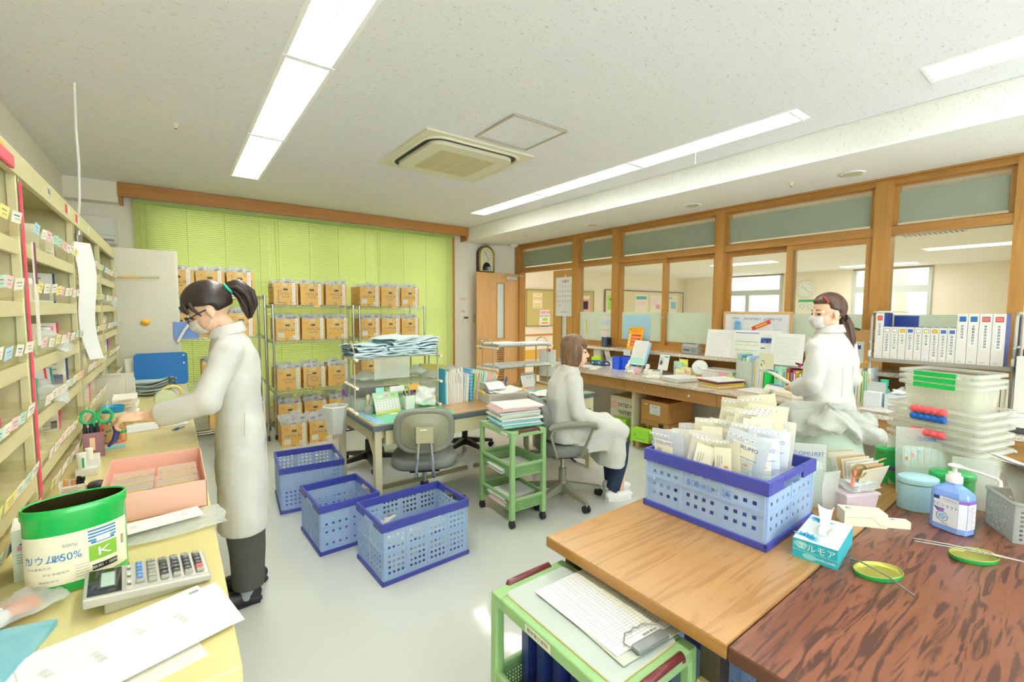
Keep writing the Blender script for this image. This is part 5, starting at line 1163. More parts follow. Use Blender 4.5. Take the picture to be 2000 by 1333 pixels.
# calendars
def tent(name, lab, x, y, z, rz, w, h, deco):
    t = thing(name, lab, 'calendar', (x, y, z), rz, 'tent calendars on the desks')
    b = MB(); M = Matrix.Rotation(R(-18), 4, 'X'); b.bb(-w/2, w/2, 0, .002, 0, h, mat('cal_'+deco[0], deco[0], .6), M)
    b.bb(-w/2+.008, w/2-.008, -.0008, 0, .022, h*.62, PAPER, M); b.bb(-w/2, w/2, -.0007, 0, 0, .014, mat('cal_'+deco[1], deco[1], .6), M)
    for i in range(5):
        for j in range(7): b.bb(-w/2+.02+j*(w-.04)/7, -w/2+.026+j*(w-.04)/7, -.0012, -.0008, .032+i*.018, .037+i*.018, REDINK if j == 0 else GREY, M)
    for i in range(3): b.prism([(px*.5, py*.5) for px, py in rrect(w*.3, h*.2, .01, 3)], .0005, (PAPER, PINK, LGRN)[i], M @ T(-w*.25+i*w*.26, -.0008, h*.8) @ UP)
    b.obj('front_page', t)
    b = MB(); b.bb(-w/2, w/2, 0, .002, 0, h, PAPER2, T(0, .085*h/.16+.015, 0) @ Matrix.Rotation(R(18), 4, 'X')); b.obj('rear_flap', t)
    b = MB()
    for k in range(14): b.tube([(-w/2+.01+k*(w-.02)/13, .05+.006*cos(a), h*.95+.006*sin(a)) for a in (0, 1.5, 3, 4.5)], .0012, mat('ring_pink', 'e0a0b0', .4), 5, closed=True)
    b.obj('binding_rings', t)
tent('desk_calendar', 'pastel green and pink tent calendar on the left desk', 1.235, 3.13, .702, R(12), .21, .155, ('c9e3c0', 'f0d060'))
tent('desk_calendar', 'pale blue tent calendar in front on the right desk', 2.73, 3.36, .702, R(4), .16, .12, ('dfe8ee', 'e0c8d0'))
tent('desk_calendar', 'plain beige tent calendar behind the pale blue one', 2.85, 3.50, .70, R(-3), .16, .12, ('dcd8c6', 'e8b8b8'))
def cupset(name, lab, x, y, z, w, h, m, pens, grp, wv=False):
    b = MB(); b.taper((w*.9, w*.9), (w, w), h, m); single(b, name, lab, 'pen holder', (x, y, z), bevel=.003)
    for i, (dx, dy, L, mm, l) in enumerate(pens):
        b = MB(); b.cyl((0, 0, 0), (dx*.6, dy*.6, L), .0055, mm, 8); single(b, 'pen', l, 'pen', (x+dx, y+dy, z+h-.0+.001), 0, grp)
cupset('pen_holder', 'white ribbed pen holder beside the pastel calendar', 1.40, 3.16, .702, .075, .10, mat('holder_white', 'f0eee4', .45),
       [(-.025, 0, .05, BLUEINK, 'blue pen in the white ribbed holder'), (-.015, .01, .06, YEL, 'yellow pen in the white ribbed holder'), (0, 0, .045, GRN, 'green marker in the white ribbed holder'), (.012, .008, .055, PINK, 'pink pen in the white ribbed holder'), (.02, -.005, .06, mat('pen_purple', '8a3aa8', .4), 'purple pen in the white ribbed holder'), (.026, .01, .04, mat('holder_white'), 'white pen in the white ribbed holder')], 'pens in the white ribbed holder')
cupset('pen_holder', 'beige pen holder behind the basket on the right desk', 2.30, 3.36, .70, .07, .09, CREAM,
       [(-.01, 0, .06, MATS['pen_purple'], 'purple pen in the beige holder'), (.012, .01, .05, BLACK, 'black pen in the beige holder')], 'pens in the beige holder')
cupset('pen_holder', 'grey box of scissors and tools on the right desk', 2.44, 3.40, .70, .10, .055, mat('holder_grey', '8c9296', .4),
       [(-.03, 0, .05, GREY, 'grey tool handle in the grey box'), (.03, 0, .07, mat('pen_blue'), 'blue tool handle in the grey box'), (.045, .01, .05, MATS['pen_blue'], 'short blue tool in the grey box')], 'tools in the grey box')
for dx in (-.015, .02):
    b = MB(); b.tube([(.017*cos(a), 0, .075+.02*sin(a)) for a in [2*pi*i/16 for i in range(16)]], .004, mat('grip_grey', '7e8688', .4), 6, closed=True); single(b, 'scissors', 'grey scissor loop %s in the grey box' % ('left' if dx < 0 else 'right'), 'scissors', (2.43+dx, 3.395, .70))
o = single(crumple(.17, .15, .11, 91, mat('white_plastic', 'f0efe8', .35), 12, 12), 'plastic_bag', 'crumpled white plastic bag on the left desk', 'bag', (1.545, 3.17, .785)); o.rotation_euler = (1.1, .2, 0)
b = MB(); b.lathe([(.026, 0), (.032, .01), (.032, .04), (.026, .055), (.028, .06)], film('jar_glass', 'dfe6da', .4, .05, .1), 18); b.sphere((0, 0, .02), (.024, .024, .016), mat('jar_sweets', 'b8705c', .5), 10, 6); single(b, 'glass_jar', 'small glass jar of red sweets on the left desk', 'jar', (1.10, 3.17, .702))
b = MB(); b.cyl((0, 0, 0), (.01, 0, .09), .004, mat('spoon_cream', 'e8dfb0', .4), 8); b.sphere((.013, 0, .11), (.016, .008, .024), MATS['spoon_cream']); single(b, 'spoon', 'cream spoon standing behind the glass jar', 'spoon', (1.10, 3.215, .702))
b = MB(); b.bb(-.06, .1, -.04, .04, 0, .09, film('clear_bin', 'e8e8e2', .5, .2, .3)); single(b, 'clear_box', 'clear box of small items at the back of the left desk', 'box', (1.10, 3.30, .702), bevel=.006)
b = MB(); b.cyl((0, 0, 0), (-.03, 0, .06), .008, MATS['pen_purple'], 8); single(b, 'marker', 'purple marker poking up at the left desk back corner', 'pen', (1.03, 3.45, .79)); 
b = MB(); b.lathe([(.035, 0), (.04, .09)], MATS['clear_bin'], 16); single(b, 'beaker', 'clear beaker holding the purple marker', 'beaker', (1.045, 3.45, .702))
# hexagonal mesh basket on the desk side
b = MB(); HB = film('mesh_white', 'eceeea', .6, .4, .4)
b.lathe([(.055, 0), (.085, .19), (.087, .19), (.057, -.002)], HB, 6, smooth=False); b.lathe([(.086, .186), (.09, .192), (.086, .197)], mat('mesh_rim', 'e6e4dc', .4), 6, smooth=False, caps=False)
single(b, 'mesh_basket', 'white hexagonal mesh basket hanging off the left desk', 'basket', (.905, 3.30, .57))
# upright files
fcol = [('cream', PAPER2), ('white', PAPER), ('lime', mat('file_lime', 'a8d47c', .5)), ('yellow', mat('file_yellow', 'f0d860', .5)), ('pink', mat('file_pink', 'f0b8b8', .5)), ('pale blue', mat('file_blue', 'a8c8e4', .5)), ('orange', mat('file_orange', 'f0a868', .5)), ('grey', mat('folder_grey')), ('blue', mat('file_cyan', '4ab0d8', .45)), ('mint', mat('file_mint', 'a8e0cc', .5))]
def files(x0, y, z, n, h, d, lean, lab, grp, seed, along='x', th=(.008, .02), base=0):
    q = random.Random(seed); x = 0
    for i in range(n):
        c, m = fcol[q.randrange(len(fcol))] if q.random() < .55 else fcol[q.randrange(2)]
        w = q.uniform(*th); hh = h*q.uniform(.86, 1.05)
        b = MB(); b.bb(0, w*.85, -d/2, d/2, 0, hh, m); b.bb(w*.15, w*.7, -d/2+.004, d/2+.001, .004, hh+.002, PAPER)
        b.bb(w*.3, w*.6, -d/2-.001, -d/2, hh*.6, hh*.85, rnd.choice([PAPER, YEL, GREY])) if q.random() < .5 else None
        p = (x0[0]+x*cos(base), x0[1]+x*sin(base), z) if isinstance(x0, tuple) else (x0+x, y, z)
        o = single(b, 'document_file', '%s file, %s' % (c, lab), 'file', p, 0, grp); o.rotation_euler = (0, lean*(1+.3*sin(i)), base)
        x += w+.001
t = 0
b = MB(); b.bb(0, .004, -.12, .12, 0, .31, mat('bookend_yellow', 'e8d87c', .5)); b.bb(-.0006, 0, -.1, .1, .05, .26, PAPER2); single(b, 'file_divider', 'yellow edged board at the left end of the upright files', 'board', (1.665, 3.30, .70), R(35))
files(1.70, 3.25, .70, 11, .27, .22, .0, 'standing in the row right of the white bag', 'upright files on the left desk', 3)
files(1.86, 3.25, .702, 4, .25, .2, .05, 'near the blue check binder', 'files by the blue check binder', 9)
b = MB(); b.bb(0, .022, -.11, .11, 0, .26, mat('check_blue', '4aa8d4', .45))
for k in range(9): b.bb(-.0006, .0226, -.1106, .0, .012+k*.028, .022+k*.028, SKY)
single(b, 'check_binder', 'blue checked binder among the upright files', 'binder', (1.93, 3.25, .702), 0)
files(1.965, 3.27, .70, 9, .225, .22, .12, 'leaning in the white group behind the tray', 'leaning white files on the desks', 13, th=(.008, .016))
files(2.12, 3.32, .71, 7, .20, .2, .45, 'tilted far over at the right end of the files', 'tilted files on the desks', 17, th=(.008, .014))
b = MB(); b.grid(6, 6, lambda u, v: ((u-.5)*.17, -.10*v-.0, .02*sin(v*3)-.05*v), PAPER); b.bb(-.085, .085, 0, .1, -.14, 0, MF); single(b, 'file_holder', 'white file holder with drooping papers on the right desk', 'file holder', (2.12, 3.12, .845))
# white basket with yellow handles
t = thing('white_basket', 'low white mesh basket with yellow handles full of papers', 'basket', (2.18, 3.03, .70), R(-10))
WB = film('basket_white', 'f2f2ee', .85, .3, .4)
def meshbasket(t, W, D, H, m, fl=.03, g=.012, name='basket_body'):
    b = MB()
    for L, M in ((W, T(-W/2, -D/2, 0)), (W, T(W/2, D/2, 0, pi)), (D, T(W/2, -D/2, 0, pi/2)), (D, T(-W/2, D/2, 0, -pi/2))):
        n = max(3, int((L-.03)/g)); us = [0]+[.015+(L-.03)*i/(2*n) for i in range(2*n+1)]+[L]; k = max(2, int(H/g)-1); vs = [0]+[.01+(H-.025)*i/(2*k) for i in range(2*k+1)]+[H]
        b.perf(us, vs, lambda i, j, N=len(us), K=len(vs): 1 <= i < N-2 and i % 2 == 1 and 1 <= j < K-2 and j % 2 == 1, m, M, th=.003)
    b.bb(-W/2, W/2, -D/2, D/2, 0, .003, m)
    P = rrect(W+.008, D+.008, .02); b.tube([(x, y, H) for x, y in P], .006, m, 8, closed=True); b.obj(name, t)
meshbasket(t, .36, .25, .075, WB)
for s in (-1, 1):
    b = MB(); b.cyl((s*.187, -.04, .08), (s*.187, .04, .08), .011, YEL, 10); b.obj('yellow_handle', t)
for i in range(4):
    b = MB(); b.grid(6, 5, lambda u, v, i=i: ((u-.5)*.26, (v-.5)*.19, .012*sin(u*4+i)+.01*v), PAPER); b.grid(6, 5, lambda u, v, i=i: ((u-.5)*.26, (v-.5)*.19, .012*sin(u*4+i)+.01*v-.002), PAPER)
    single(b, 'loose_papers', 'white loose papers in the low basket with yellow handles', 'papers', (2.18+.02*sin(i*2), 3.03+.02*cos(i), .745+.014*i), R(-10+20*sin(i*3)), 'papers in the low white basket')
b = MB(); b.grid(12, 4, lambda u, v: ((u-.5)*.36, (v-.5)*.24, .012+.022*abs(sin((u-.5)*pi*1.0))*(1-abs(u-.5))*1.2), PAPER); b.bb(-.18, .18, -.12, .12, 0, .008, PAPER)
single(b, 'open_book', 'open record book lying right of the white basket', 'book', (2.55, 2.97, .703), R(-8))
for i, z in enumerate((1.112, .912)):
    pile('paper_sheaf', '%s sheaf on the '+('upper' if i == 0 else 'lower')+' shelf of the right organiser, left side', 'papers', 2.50, 3.47, z, .30, .26, 4, .006, R(3), 30+i, ('upper' if i == 0 else 'lower')+' left sheaves on the right organiser', [PAPER, PAPER, MATS['folder_grey']])
    pile('paper_sheaf', '%s sheaf on the '+('upper' if i == 0 else 'lower')+' shelf of the right organiser, right side', 'papers', 2.83, 3.47, z, .30, .26, 3, .006, R(-3), 35+i, ('upper' if i == 0 else 'lower')+' right sheaves on the right organiser', [PAPER, PAPER, PAPER2])
b = MB()
for i in range(4): b.grid(2, 5, lambda u, v, i=i: (.004*i, (u-.5)*.16+.01*i, -.27*v-.01*sin(v*3)*i), PAPER)
b.bb(-.003, .014, -.02, .02, -.02, .006, REDINK); b.tube([(0, .0, .0), (-.0, .02, .05), (-.02, .04, .09)], .002, REDINK, 6); single(b, 'clipped_papers', 'bundle of sheets hung by a clip from the right organiser', 'papers', (3.03, 3.42, 1.05), R(25))
# ================================================================ right: granite counter below the window wall
GRAN = speckle('granite', 'b9ab98', 'e2d8c8', 90, (.42, .58), .12, bump=.05, spec=.6)
DRW = wood('drawer_wood', 'a27540', 'bb8b4e', 'y', 16, .4, 12, (.3, .75))
t = thing('long_counter', 'long granite topped counter with wooden drawers under the windows', 'counter', (0, 0, 0))
b = MB(); b.bb(3.78, 4.55, -.60, 4.62, .722, .75, GRAN); b.obj('granite_top', t, .003)
b = MB(); b.bb(3.83, 4.55, -.58, 4.60, .60, .72, DRW); b.obj('apron', t)
b = MB(); b.bb(4.53, 4.55, .40, 4.54, .75, .95, DRW); b.obj('upstand', t)
b = MB(); b.bb(4.34, 4.60, .39, 4.54, .95, .985, GRAN); b.obj('granite_ledge', t, .003)
KN = mat('knob_metal', 'b8b0a0', .3, .8)
for i in range(9):
    y1 = 4.59-i*.505; dw = MB(); dw.bb(3.80, 3.83, y1-.502, y1, .602, .718, DRW); o = dw.obj('drawer', t, .002)
    if i > 3: k = MB(); k.lathe([(.006, 0), (.006, .012), (.013, .018), (.013, .026), (.006, .031), (0, .032)], KN, 14, T(3.80, y1-.25, .66, 0, 0, -pi/2)); k.obj('knob', o)
    else: k = MB(); k.lathe([(.009, 0), (.009, .002)], KN, 12, T(3.80, y1-.25, .67, 0, 0, -pi/2)); k.obj('lock', o)
PNL = mat('panel_cream', 'd8cfae', .5)
for y in (4.55, 3.03, .9, -.55):
    b = MB(); b.bb(3.88, 4.5, y-.012, y+.012, 0, .60, PNL); b.obj('support_panel', t)
# below the counter
t = thing('floor_pallet', 'low wooden pallet under the granite counter', 'pallet', (3.95, 2.9, 0))
b = MB()
for i in range(6): b.bb(-.06+i*.09, .01+i*.09, -.55, .10, .075, .09, DOORW)
b.obj('deck', t); 
for yy in (-.5, -.22, .05):
    b = MB(); b.bb(-.06, .46, yy, yy+.04, .0, .075, DOORW); b.obj('bearer', t)
KB1 = mat('brown_carton', 'c2904f', .75, var=.04, vscale=6); KB2 = mat('brown_carton_dark', 'a87840', .75)
def cart(x, y, z, rz, W, D, H, m, lab, deco):
    b = MB(); b.bb(0, D, -W, 0, 0, H, m); b.bb(-.0006, 0, -W, 0, H-.004, H, KB2); b.bb(0, D, -W*.52, -W*.48, H, H+.001, KB2); deco(b)
    single(b, 'brown_carton', lab, 'carton', (x, y, z), rz, 'brown cartons under the counter', bevel=.003)
FX = lambda y, z: T(-.0014, y, z, -pi/2) @ UP
def d1(b):
    b.bb(-.0012, 0, -.24, -.11, .07, .17, PAPER); b.text('F-4', .045, mat('cyan_print'), FX(-.17, .145)); 
    for k in range(3): b.bb(-.0016, -.0012, -.22, -.14, .082+k*.014, .085+k*.014, SKY)
    b.bb(-.0012, 0, -.08, -.04, .16, .17, PAPER)
def d2(b):
    b.text('亀屋', .10, BLACK, FX(-.1, .11)); b.text('銘菓', .05, BLACK, FX(-.22, .07)); b.bb(-.0014, 0, -.30, -.24, .16, .2, BLACK)
cart(3.95, 2.97, .305, R(-3), .34, .40, .21, KB1, 'brown carton with a white F-4 label, upper of the two', d1)
cart(3.96, 2.98, .092, R(-6), .36, .42, .21, KB1, 'brown carton with black brush lettering, lower of the two', d2)
b = MB(); b.tube([(4.0+.07*cos(a)+.0, 2.628+.0, .41+.06*sin(a)) for a in [2*pi*i/20 for i in range(20)]], .003, mat('stamp_red', 'b0453a', .6), 5, closed=True)
single(b, 'round_stamp', 'red oval stamp ring on the side of the upper brown carton', 'mark', (0.05, -.0, 0))
WBX = mat('rebus_box', 'e8e2cc', .6)
t = thing('letter_box', 'white archive box printed with large black letters under the counter', 'box', (4.02, 3.45, .145), R(-4))
b = MB(); b.bb(0, .3, -.33, 0, 0, .29, WBX)
for (s, yy, z, m) in (('октагч', -.215, .245, INK), ('чкитет', -.215, .165, INK), ('ш екатч', -.165, .085, INK)): b.text(s, .082, m, FX(yy, z), 1, .8)
for i in range(2):
    for j in range(2): b.bb(-.0014, 0, -.05-.045*i-.0, -.012-.045*i, .255-.05*j-.02, .255-.05*j+.02, mat('pale_red', 'f0b4ac', .6))
b.obj('box_body', t, .004)
b = MB(); b.bb(0, .3, -.33, 0, .29, .335, mat('box_lid_cream', 'dcd4b4', .6)); b.obj('lid', t, .004)
b = MB(); b.bb(4.0, 4.35, 3.09, 3.47, .0, .14, WBX); single(b, 'archive_box', 'plain cream box beneath the lettered archive box', 'box', (0, 0, 0), bevel=.004)
LIME = mat('lime_box', 'a2e03a', .45)
for x, y, z, w, h, l in ((3.88, 3.30, 0.0, .17, .26, 'upright lime green box in front of the lettered archive box'), (3.80, 2.98, .092, .20, .13, 'lime green box lying at the pallet end')):
    b = MB(); b.bb(0, .10, -w, 0, 0, h, LIME); b.bb(-.001, 0, -w*.8, -w*.3, h*.2, h*.26, GRN); b.bb(-.001, 0, -w*.25, -w*.2, h*.4, h*.7, GRN); single(b, 'lime_box', l, 'box', (x, y, z), R(8), 'lime boxes under the counter', bevel=.003)
b = MB(); b.bb(0, .3, -.3, 0, .06, .14, mat('wood_tray', 'c99a58', .5)); single(b, 'wooden_tray', 'wooden tray edge beneath the upright lime box', 'tray', (3.80+.19, 3.44+.0, .0), R(30)) if 0 else None
for i in range(5): 
    b = MB(); b.bb(-.08, .08, -.05, .05, 0, .008, mat('teal_pack', '6ea79c', .35) if i % 2 else PAPER); single(b, 'flat_pack', 'teal and white flat packet on the pallet, %s' % ('lowest', 'second', 'third', 'fourth', 'topmost')[i], 'packet', (3.87, 2.66, .092+i*.0088), R(70+8*i), 'flat packets on the pallet')
# ---- on the ledge and glass
def leaf(name, lab, cat, y0, y1, z0, z1, x, m, deco=None, tilt=0, th=.002, grp=None):
    """sheet facing the room (-X); y0 is its left end seen from the room"""
    b = MB(); w = y0-y1; h = z1-z0; b.bb(0, th, -w, 0, 0, h, m)
    if deco: deco(b, w, h)
    o = single(b, name, lab, cat, (x, y0, z0), 0, grp); o.rotation_euler = (0, tilt, 0); return o
def P_(b, w, h, y, z, dw, dh, m): b.bb(-.0008, 0, -(y+dw)*w, -y*w, z*h, (z+dh)*h, m)
def dl(n, col=LGREY, x0=.1, w0=.8):
    def f(b, w, h):
        for i in range(n): P_(b, w, h, x0, .08+.84*i/n, w0*(1-.4*rnd.random()), .012 if h > .2 else .03, col)
    return f
leaf('taped_sheet', 'pale sheet with a yellow column taped to the leftmost window', 'papers', 4.46, 4.24, 1.07, 1.35, 4.601, mat('sheet_grey', 'dfe2dc', .8), lambda b, w, h: (P_(b, w, h, .18, .25, .14, .65, mat('marker_yellow', 'f2ec6a', .6)), dl(9)(b, w, h)))
leaf('taped_sheet', 'white sheet with blue boxes taped to the leftmost window', 'papers', 4.15, 3.95, 1.10, 1.37, 4.601, PAPER, lambda b, w, h: (P_(b, w, h, .1, .55, .35, .3, mat('pale_blue_print', 'cfe2f0', .7)), P_(b, w, h, .5, .55, .4, .3, MATS['pale_blue_print']), P_(b, w, h, .1, .3, .8, .02, ORG)))
leaf('taped_sheet', 'light blue sheet stuck on the second frosted window', 'papers', 3.74, 3.34, 1.08, 1.39, 4.577, mat('sheet_blue', 'a9d3ea', .6), lambda b, w, h: P_(b, w, h, .62, .3, .12, .1, PAPER))
def mask_deco(b, w, h):
    b.text('マスク着用のお願い', .022, mat('orange_dark', 'b8661c', .6), T(-.0012, -w/2, h*.9, -pi/2) @ UP); b.text('感染予防対策', .022, MATS['orange_dark'], T(-.0012, -w/2, h*.79, -pi/2) @ UP)
    for i in range(4):
        z = .14+.145*i; P_(b, w, h, .22, z, .68, .09, REDINK); b.lathe([(.013, 0), (.013, .0015)], WHITE, 14, T(-.0, -w*.12, (z+.045)*h, 0, 0, -pi/2)); b.text(str(4-i), .018, REDINK, T(-.0018, -w*.12, (z+.045)*h, -pi/2) @ UP)
        P_(b, w*1, h, .27, z+.05, .5, .012, PAPER)
        P_(b, w*1, h, .27, z+.025, .4, .01, PAPER)
    P_(b, w, h, .05, .86, .1, .07, GRN)
leaf('orange_poster', 'bright orange notice with four red numbered bars on the ledge', 'poster', 3.55, 3.345, .987, 1.255, 4.40, mat('poster_orange', 'f8ae14', .5), mask_deco, R(14), .004)
t = thing('pencil_sharpener', 'navy crank pencil sharpener on the granite ledge', 'pencil sharpener', (4.44, 3.90, .987), R(-10))
NAV = mat('sharpener_navy', '41536a', .35)
b = MB(); b.bb(-.05, .05, -.045, .045, 0, .12, NAV); b.obj('body', t, .012, 3); b = MB(); b.bb(-.03, .03, -.068, -.045, .02, .11, BLACK); b.cyl((0, -.07, .06), (0, -.09, .06), .006, BLACK, 8); b.tube([(0, -.088, .06), (0, -.09, .03), (0, -.11, .025)], .005, BLACK, 8); b.obj('crank', t, .003)
for s in (-1, 1):
    b = MB(); b.lathe([(.008, 0), (.008, .015)], REFL, 10, T(-.02, s*.015, .12)); b.obj('knob', t)
t = thing('portable_radio', 'small silver radio with its antenna raised on the ledge', 'radio', (4.43, 2.70, .987), R(-4))
RS = mat('radio_silver', 'b8bcc0', .35, .3)
b = MB(); b.prism([(-.04, 0), (.04, 0), (.035, .085), (.01, .105), (-.02, .105), (-.045, .085)], .19, RS, T(0, .095, 0) @ UP); b.obj('body', t, .006)
b = MB(); b.bb(-.0475, -.04, -.0, .07, .035, .048, DGREY); b.bb(-.0475, -.04, -.08, -.02, .02, .07, mat('grille_grey', '8e9296', .5)); b.obj('dial_window', t)
b = MB()
for i in range(6): b.cyl((-.015, .05-i*.018, .104), (-.015, .05-i*.018, .112), .005, DGREY, 8)
b.obj('button_row', t)
b = MB(); b.tube([(.02, -.07, .10), (-.03, .22, .305)], .002, CHROME, 6); b.obj('antenna', t)
# whiteboard schedule and stands
t = thing('schedule_board', 'wood framed white schedule board standing on the ledge', 'whiteboard', (4.50, 2.38, 1.0))
b = MB(); b.bb(0, .012, -.60, 0, .02, .42, mat('board_white', 'e4e6ea', .3)); b.text('MONTHLY   SCHEDULE', .030, DGREY, T(-.001, -.36, .37, -pi/2) @ UP, 1, 1.1); b.text('行事予定', .018, DGREY, T(-.001, -.1, .375, -pi/2) @ UP)
for k in range(7): b.bb(-.0006, 0, -.58, -.02, .05+k*.045, .0508+k*.045, LGREY)
for k in range(8): b.bb(-.0006, 0, -.03-k*.078, -.0308-k*.078, .03, .34, LGREY)
b.obj('board_surface', t)
b = MB()
for q in ((-.60, .0, .0, .022), (-.60, .0, .42, .442), (-.62, -.60, .0, .442), (-.0, .02, .0, .442)): b.bb(-.006, .016, q[0], q[1], q[2], q[3], DOORW)
b.obj('wood_frame', t, .002)
leaf('ribbon', 'red and yellow slanting strip pinned on the schedule board', 'ribbon', 2.10, 1.92, 1.26, 1.295, 4.485, REDINK, lambda b, w, h: P_(b, w, h, .2, .3, .6, .4, YEL)).rotation_euler = (R(-24), 0, 0)
leaf('pinned_paper', 'white paper pinned at the middle of the schedule board', 'papers', 2.14, 1.92, 1.1, 1.33, 4.49, PAPER, dl(8))
b = MB(); b.bb(0, .004, -.03, .03, 0, .1, mat('cat_blue', '7ab4e0', .5)); b.sphere((0, 0, .1), (.008, .022, .02), MATS['cat_blue'], 8, 6); single(b, 'paper_charm', 'light blue cut out charm stuck on the schedule board', 'charm', (4.485, 2.25, 1.24))
def bars(b, w, h):
    for z, m in ((.9, BLUEINK), (.60, SKY), (.57, mat('marker_yellow')), (.49, SKY), (.46, MATS['marker_yellow']), (.31, SKY), (.28, MATS['marker_yellow'])): P_(b, w, h, .08, z, .84, .022, m)
    for i in range(14): P_(b, w, h, .1, .06+.062*i, .8*(.5+.5*rnd.random()), .008, LGREY)
leaf('standing_sheet', 'white ruled sheet standing leftmost among the sheets on the ledge', 'papers', 2.52, 2.22, .987, 1.265, 4.37, PAPER, dl(12, LGREY), R(12), grp='sheets standing on the ledge')
leaf('standing_sheet', 'white sheet with blue and yellow bars standing on the ledge', 'papers', 2.24, 1.98, .987, 1.265, 4.365, PAPER, bars, R(8), grp='sheets standing on the ledge')
def bw(b, w, h):
    for i in range(12): P_(b, w, h, .08, .05+.07*i, .8*(.5+.5*rnd.random()), .008, LGREY)
    P_(b, w, h, .05, .58, .9, .16, BLUEINK); P_(b, w, h, .2, .585, .12, .1, PAPER); P_(b, w, h, .4, .585, .3, .1, PAPER); P_(b, w, h, .05, .74, .5, .03, SKY); P_(b, w, h, .55, .74, .4, .03, GRN); P_(b, w, h, .62, .6, .05, .03, REDINK); P_(b, w, h, .08, .4, .2, .03, INK); P_(b, w, h, .08, .2, .1, .05, SKY)
leaf('standing_sheet', 'white sheet with a dark blue table standing on the ledge', 'papers', 1.985, 1.80, .987, 1.27, 4.36, PAPER, bw, R(8), grp='sheets standing on the ledge')
leaf('standing_sheet', 'plain ruled white sheet standing rightmost of the large sheets', 'papers', 1.87, 1.60, .97, 1.25, 4.33, PAPER, dl(14), R(8), grp='sheets standing on the ledge')
leaf('standing_sheet', 'narrow sheet with green and orange blocks in a clear holder', 'papers', 1.60, 1.46, .987, 1.22, 4.40, PAPER, lambda b, w, h: (P_(b, w, h, .15, .55, .6, .15, TAGS[6]), P_(b, w, h, .15, .38, .6, .12, mat('pale_orange')), dl(10)(b, w, h)), R(8), grp='sheets standing on the ledge')
b = MB(); b.bb(0, .004, -.27, 0, 0, .30, FRAMEW); b.bb(-.006, .006, -.28, .01, -.005, .31, DOORW2) if 0 else None
for q in ((-.275, -.015, 0, .015), (-.275, -.015, .3, .315), (-.29, -.275, 0, .315), (-.015, 0, 0, .315)): b.bb(-.006, .01, q[0], q[1], q[2], q[3], DOORW)
b.bb(-.002, .0, -.275, -.015, .015, .3, mat('cork', 'd8a868', .8)); b.bb(-.004, -.002, -.17, -.09, .05, .22, PAPER); b.bb(-.005, -.004, -.15, -.12, .16, .19, BLUEINK); b.lathe([(.012, 0), (.012, .004)], YEL, 12, T(-.002, -.19, .06, 0, 0, -pi/2)); b.tube([(-.01, -.02, .31), (-.01, -.09, .33), (-.01, -.14, .315)], .009, mat('dark_green', '1f6f50', .5), 6)
single(b, 'cork_board', 'small framed cork board on the ledge behind the standing woman', 'cork board', (4.40, 1.36, .987), 0)
# ---- on the counter top
papers('loose_sheets', 'white sheets on the counter behind the seated woman', 4.16, 3.90, .751, .26, .20, 3, R(60), pl=0)
papers('orange_sheet', 'bright orange sheet under the white papers on the counter', 4.02, 3.72, .7505, .09, .22, 1, R(-60), mat('sheet_orange', 'f28c2c', .6), pl=0)
b = MB(); b.prism(oval(.10, .16, 24), .014, mat('tray_pinkish', 'e0c4c4', .4)); b.prism(oval(.09, .15, 24), .003, DGREY, z=.014); b.prism([(x-.02, y) for x, y in oval(.04, .07, 18)], .02, SKY, z=.017); single(b, 'oval_tray', 'pinkish oval tray with blue items at the far counter end', 'tray', (4.18, 4.42, .75), R(20))
t = thing('green_holder', 'lime green document holder with white cards on the counter', 'holder', (4.38, 4.02, .75))
b = MB(); b.bb(0, .08, -.08, .08, 0, .09, mat('lime_green')); b.obj('body', t, .004); b = MB(); b.bb(.02, .03, -.06, .06, .05, .19, PAPER); b.bb(.018, .02, -.05, .03, .09, .12, mat('marker_yellow')); b.bb(.05, .06, -.07, .07, .05, .21, PAPER2); b.obj('cards', t)
b = MB(); b.grid(3, 8, lambda u, v: (.02*sin(v*5), (u-.5)*.09, .2*v), PAPER); single(b, 'paper_slip', 'curled white slip standing beside the lime holder', 'papers', (4.40, 3.84, .75))
for i, (y, c) in enumerate(((3.90, 'tool_navy'), (3.86, 'tool_blue'), (3.76, 'tool_purple'))):
    b = MB(); m = mat(c, {'tool_navy': '2c4a8a', 'tool_blue': '2f62b8', 'tool_purple': '4a3aa8'}[c], .3); b.tube([(0, -.06, .02), (0, -.02, .06), (0, .04, .055), (0, .07, .02)], .012, m, 8); b.tube([(.02, -.05, .015), (.02, .06, .01)], .01, m, 8)
    single(b, 'stapler', '%s stapler tool beside the blue binders' % ('navy', 'bright blue', 'purple')[i], 'stapler', (4.22+.03*i, y, .755), R(10*i))
BLB = mat('binder_blue', '2c5ce0', .3)
for i, (x, y, w, l) in enumerate(((4.20, 3.58, .10, 'left royal blue binder standing open on the counter'), (4.23, 3.46, .17, 'right royal blue binder standing open on the counter'))):
    b = MB(); b.bb(0, .004, -w, 0, 0, .155, BLB); b.tube([(.002, -.001, .0), (.002, -.001, .155)], .012, BLB, 8); b.bb(0, .16, -w-.004, -w, 0, .155, BLB); b.bb(.01, .15, -w, -w+.02, .004, .15, PAPER); single(b, 'blue_binder', l, 'binder', (x, y, .75), R(-8), 'royal blue binders on the counter')
b = MB(); b.bb(0, .05, -.03, .0, 0, .13, mat('tissue_cream', 'efe6c8', .5)); b.bb(-.001, 0, -.03, 0, .09, .12, SKY); single(b, 'small_box', 'narrow cream box left of the royal blue binders', 'box', (4.22, 3.64, .75))
t = thing('memo_board', 'white twin card memo stand hanging above the blue binders', 'memo stand', (4.33, 3.56, .93))
for s in (0, 1):
    b = MB(); b.bb(-.004, 0, -.03-.13*s-.10, -.03-.13*s, -.02, .05, PAPER); b.obj('card', t)
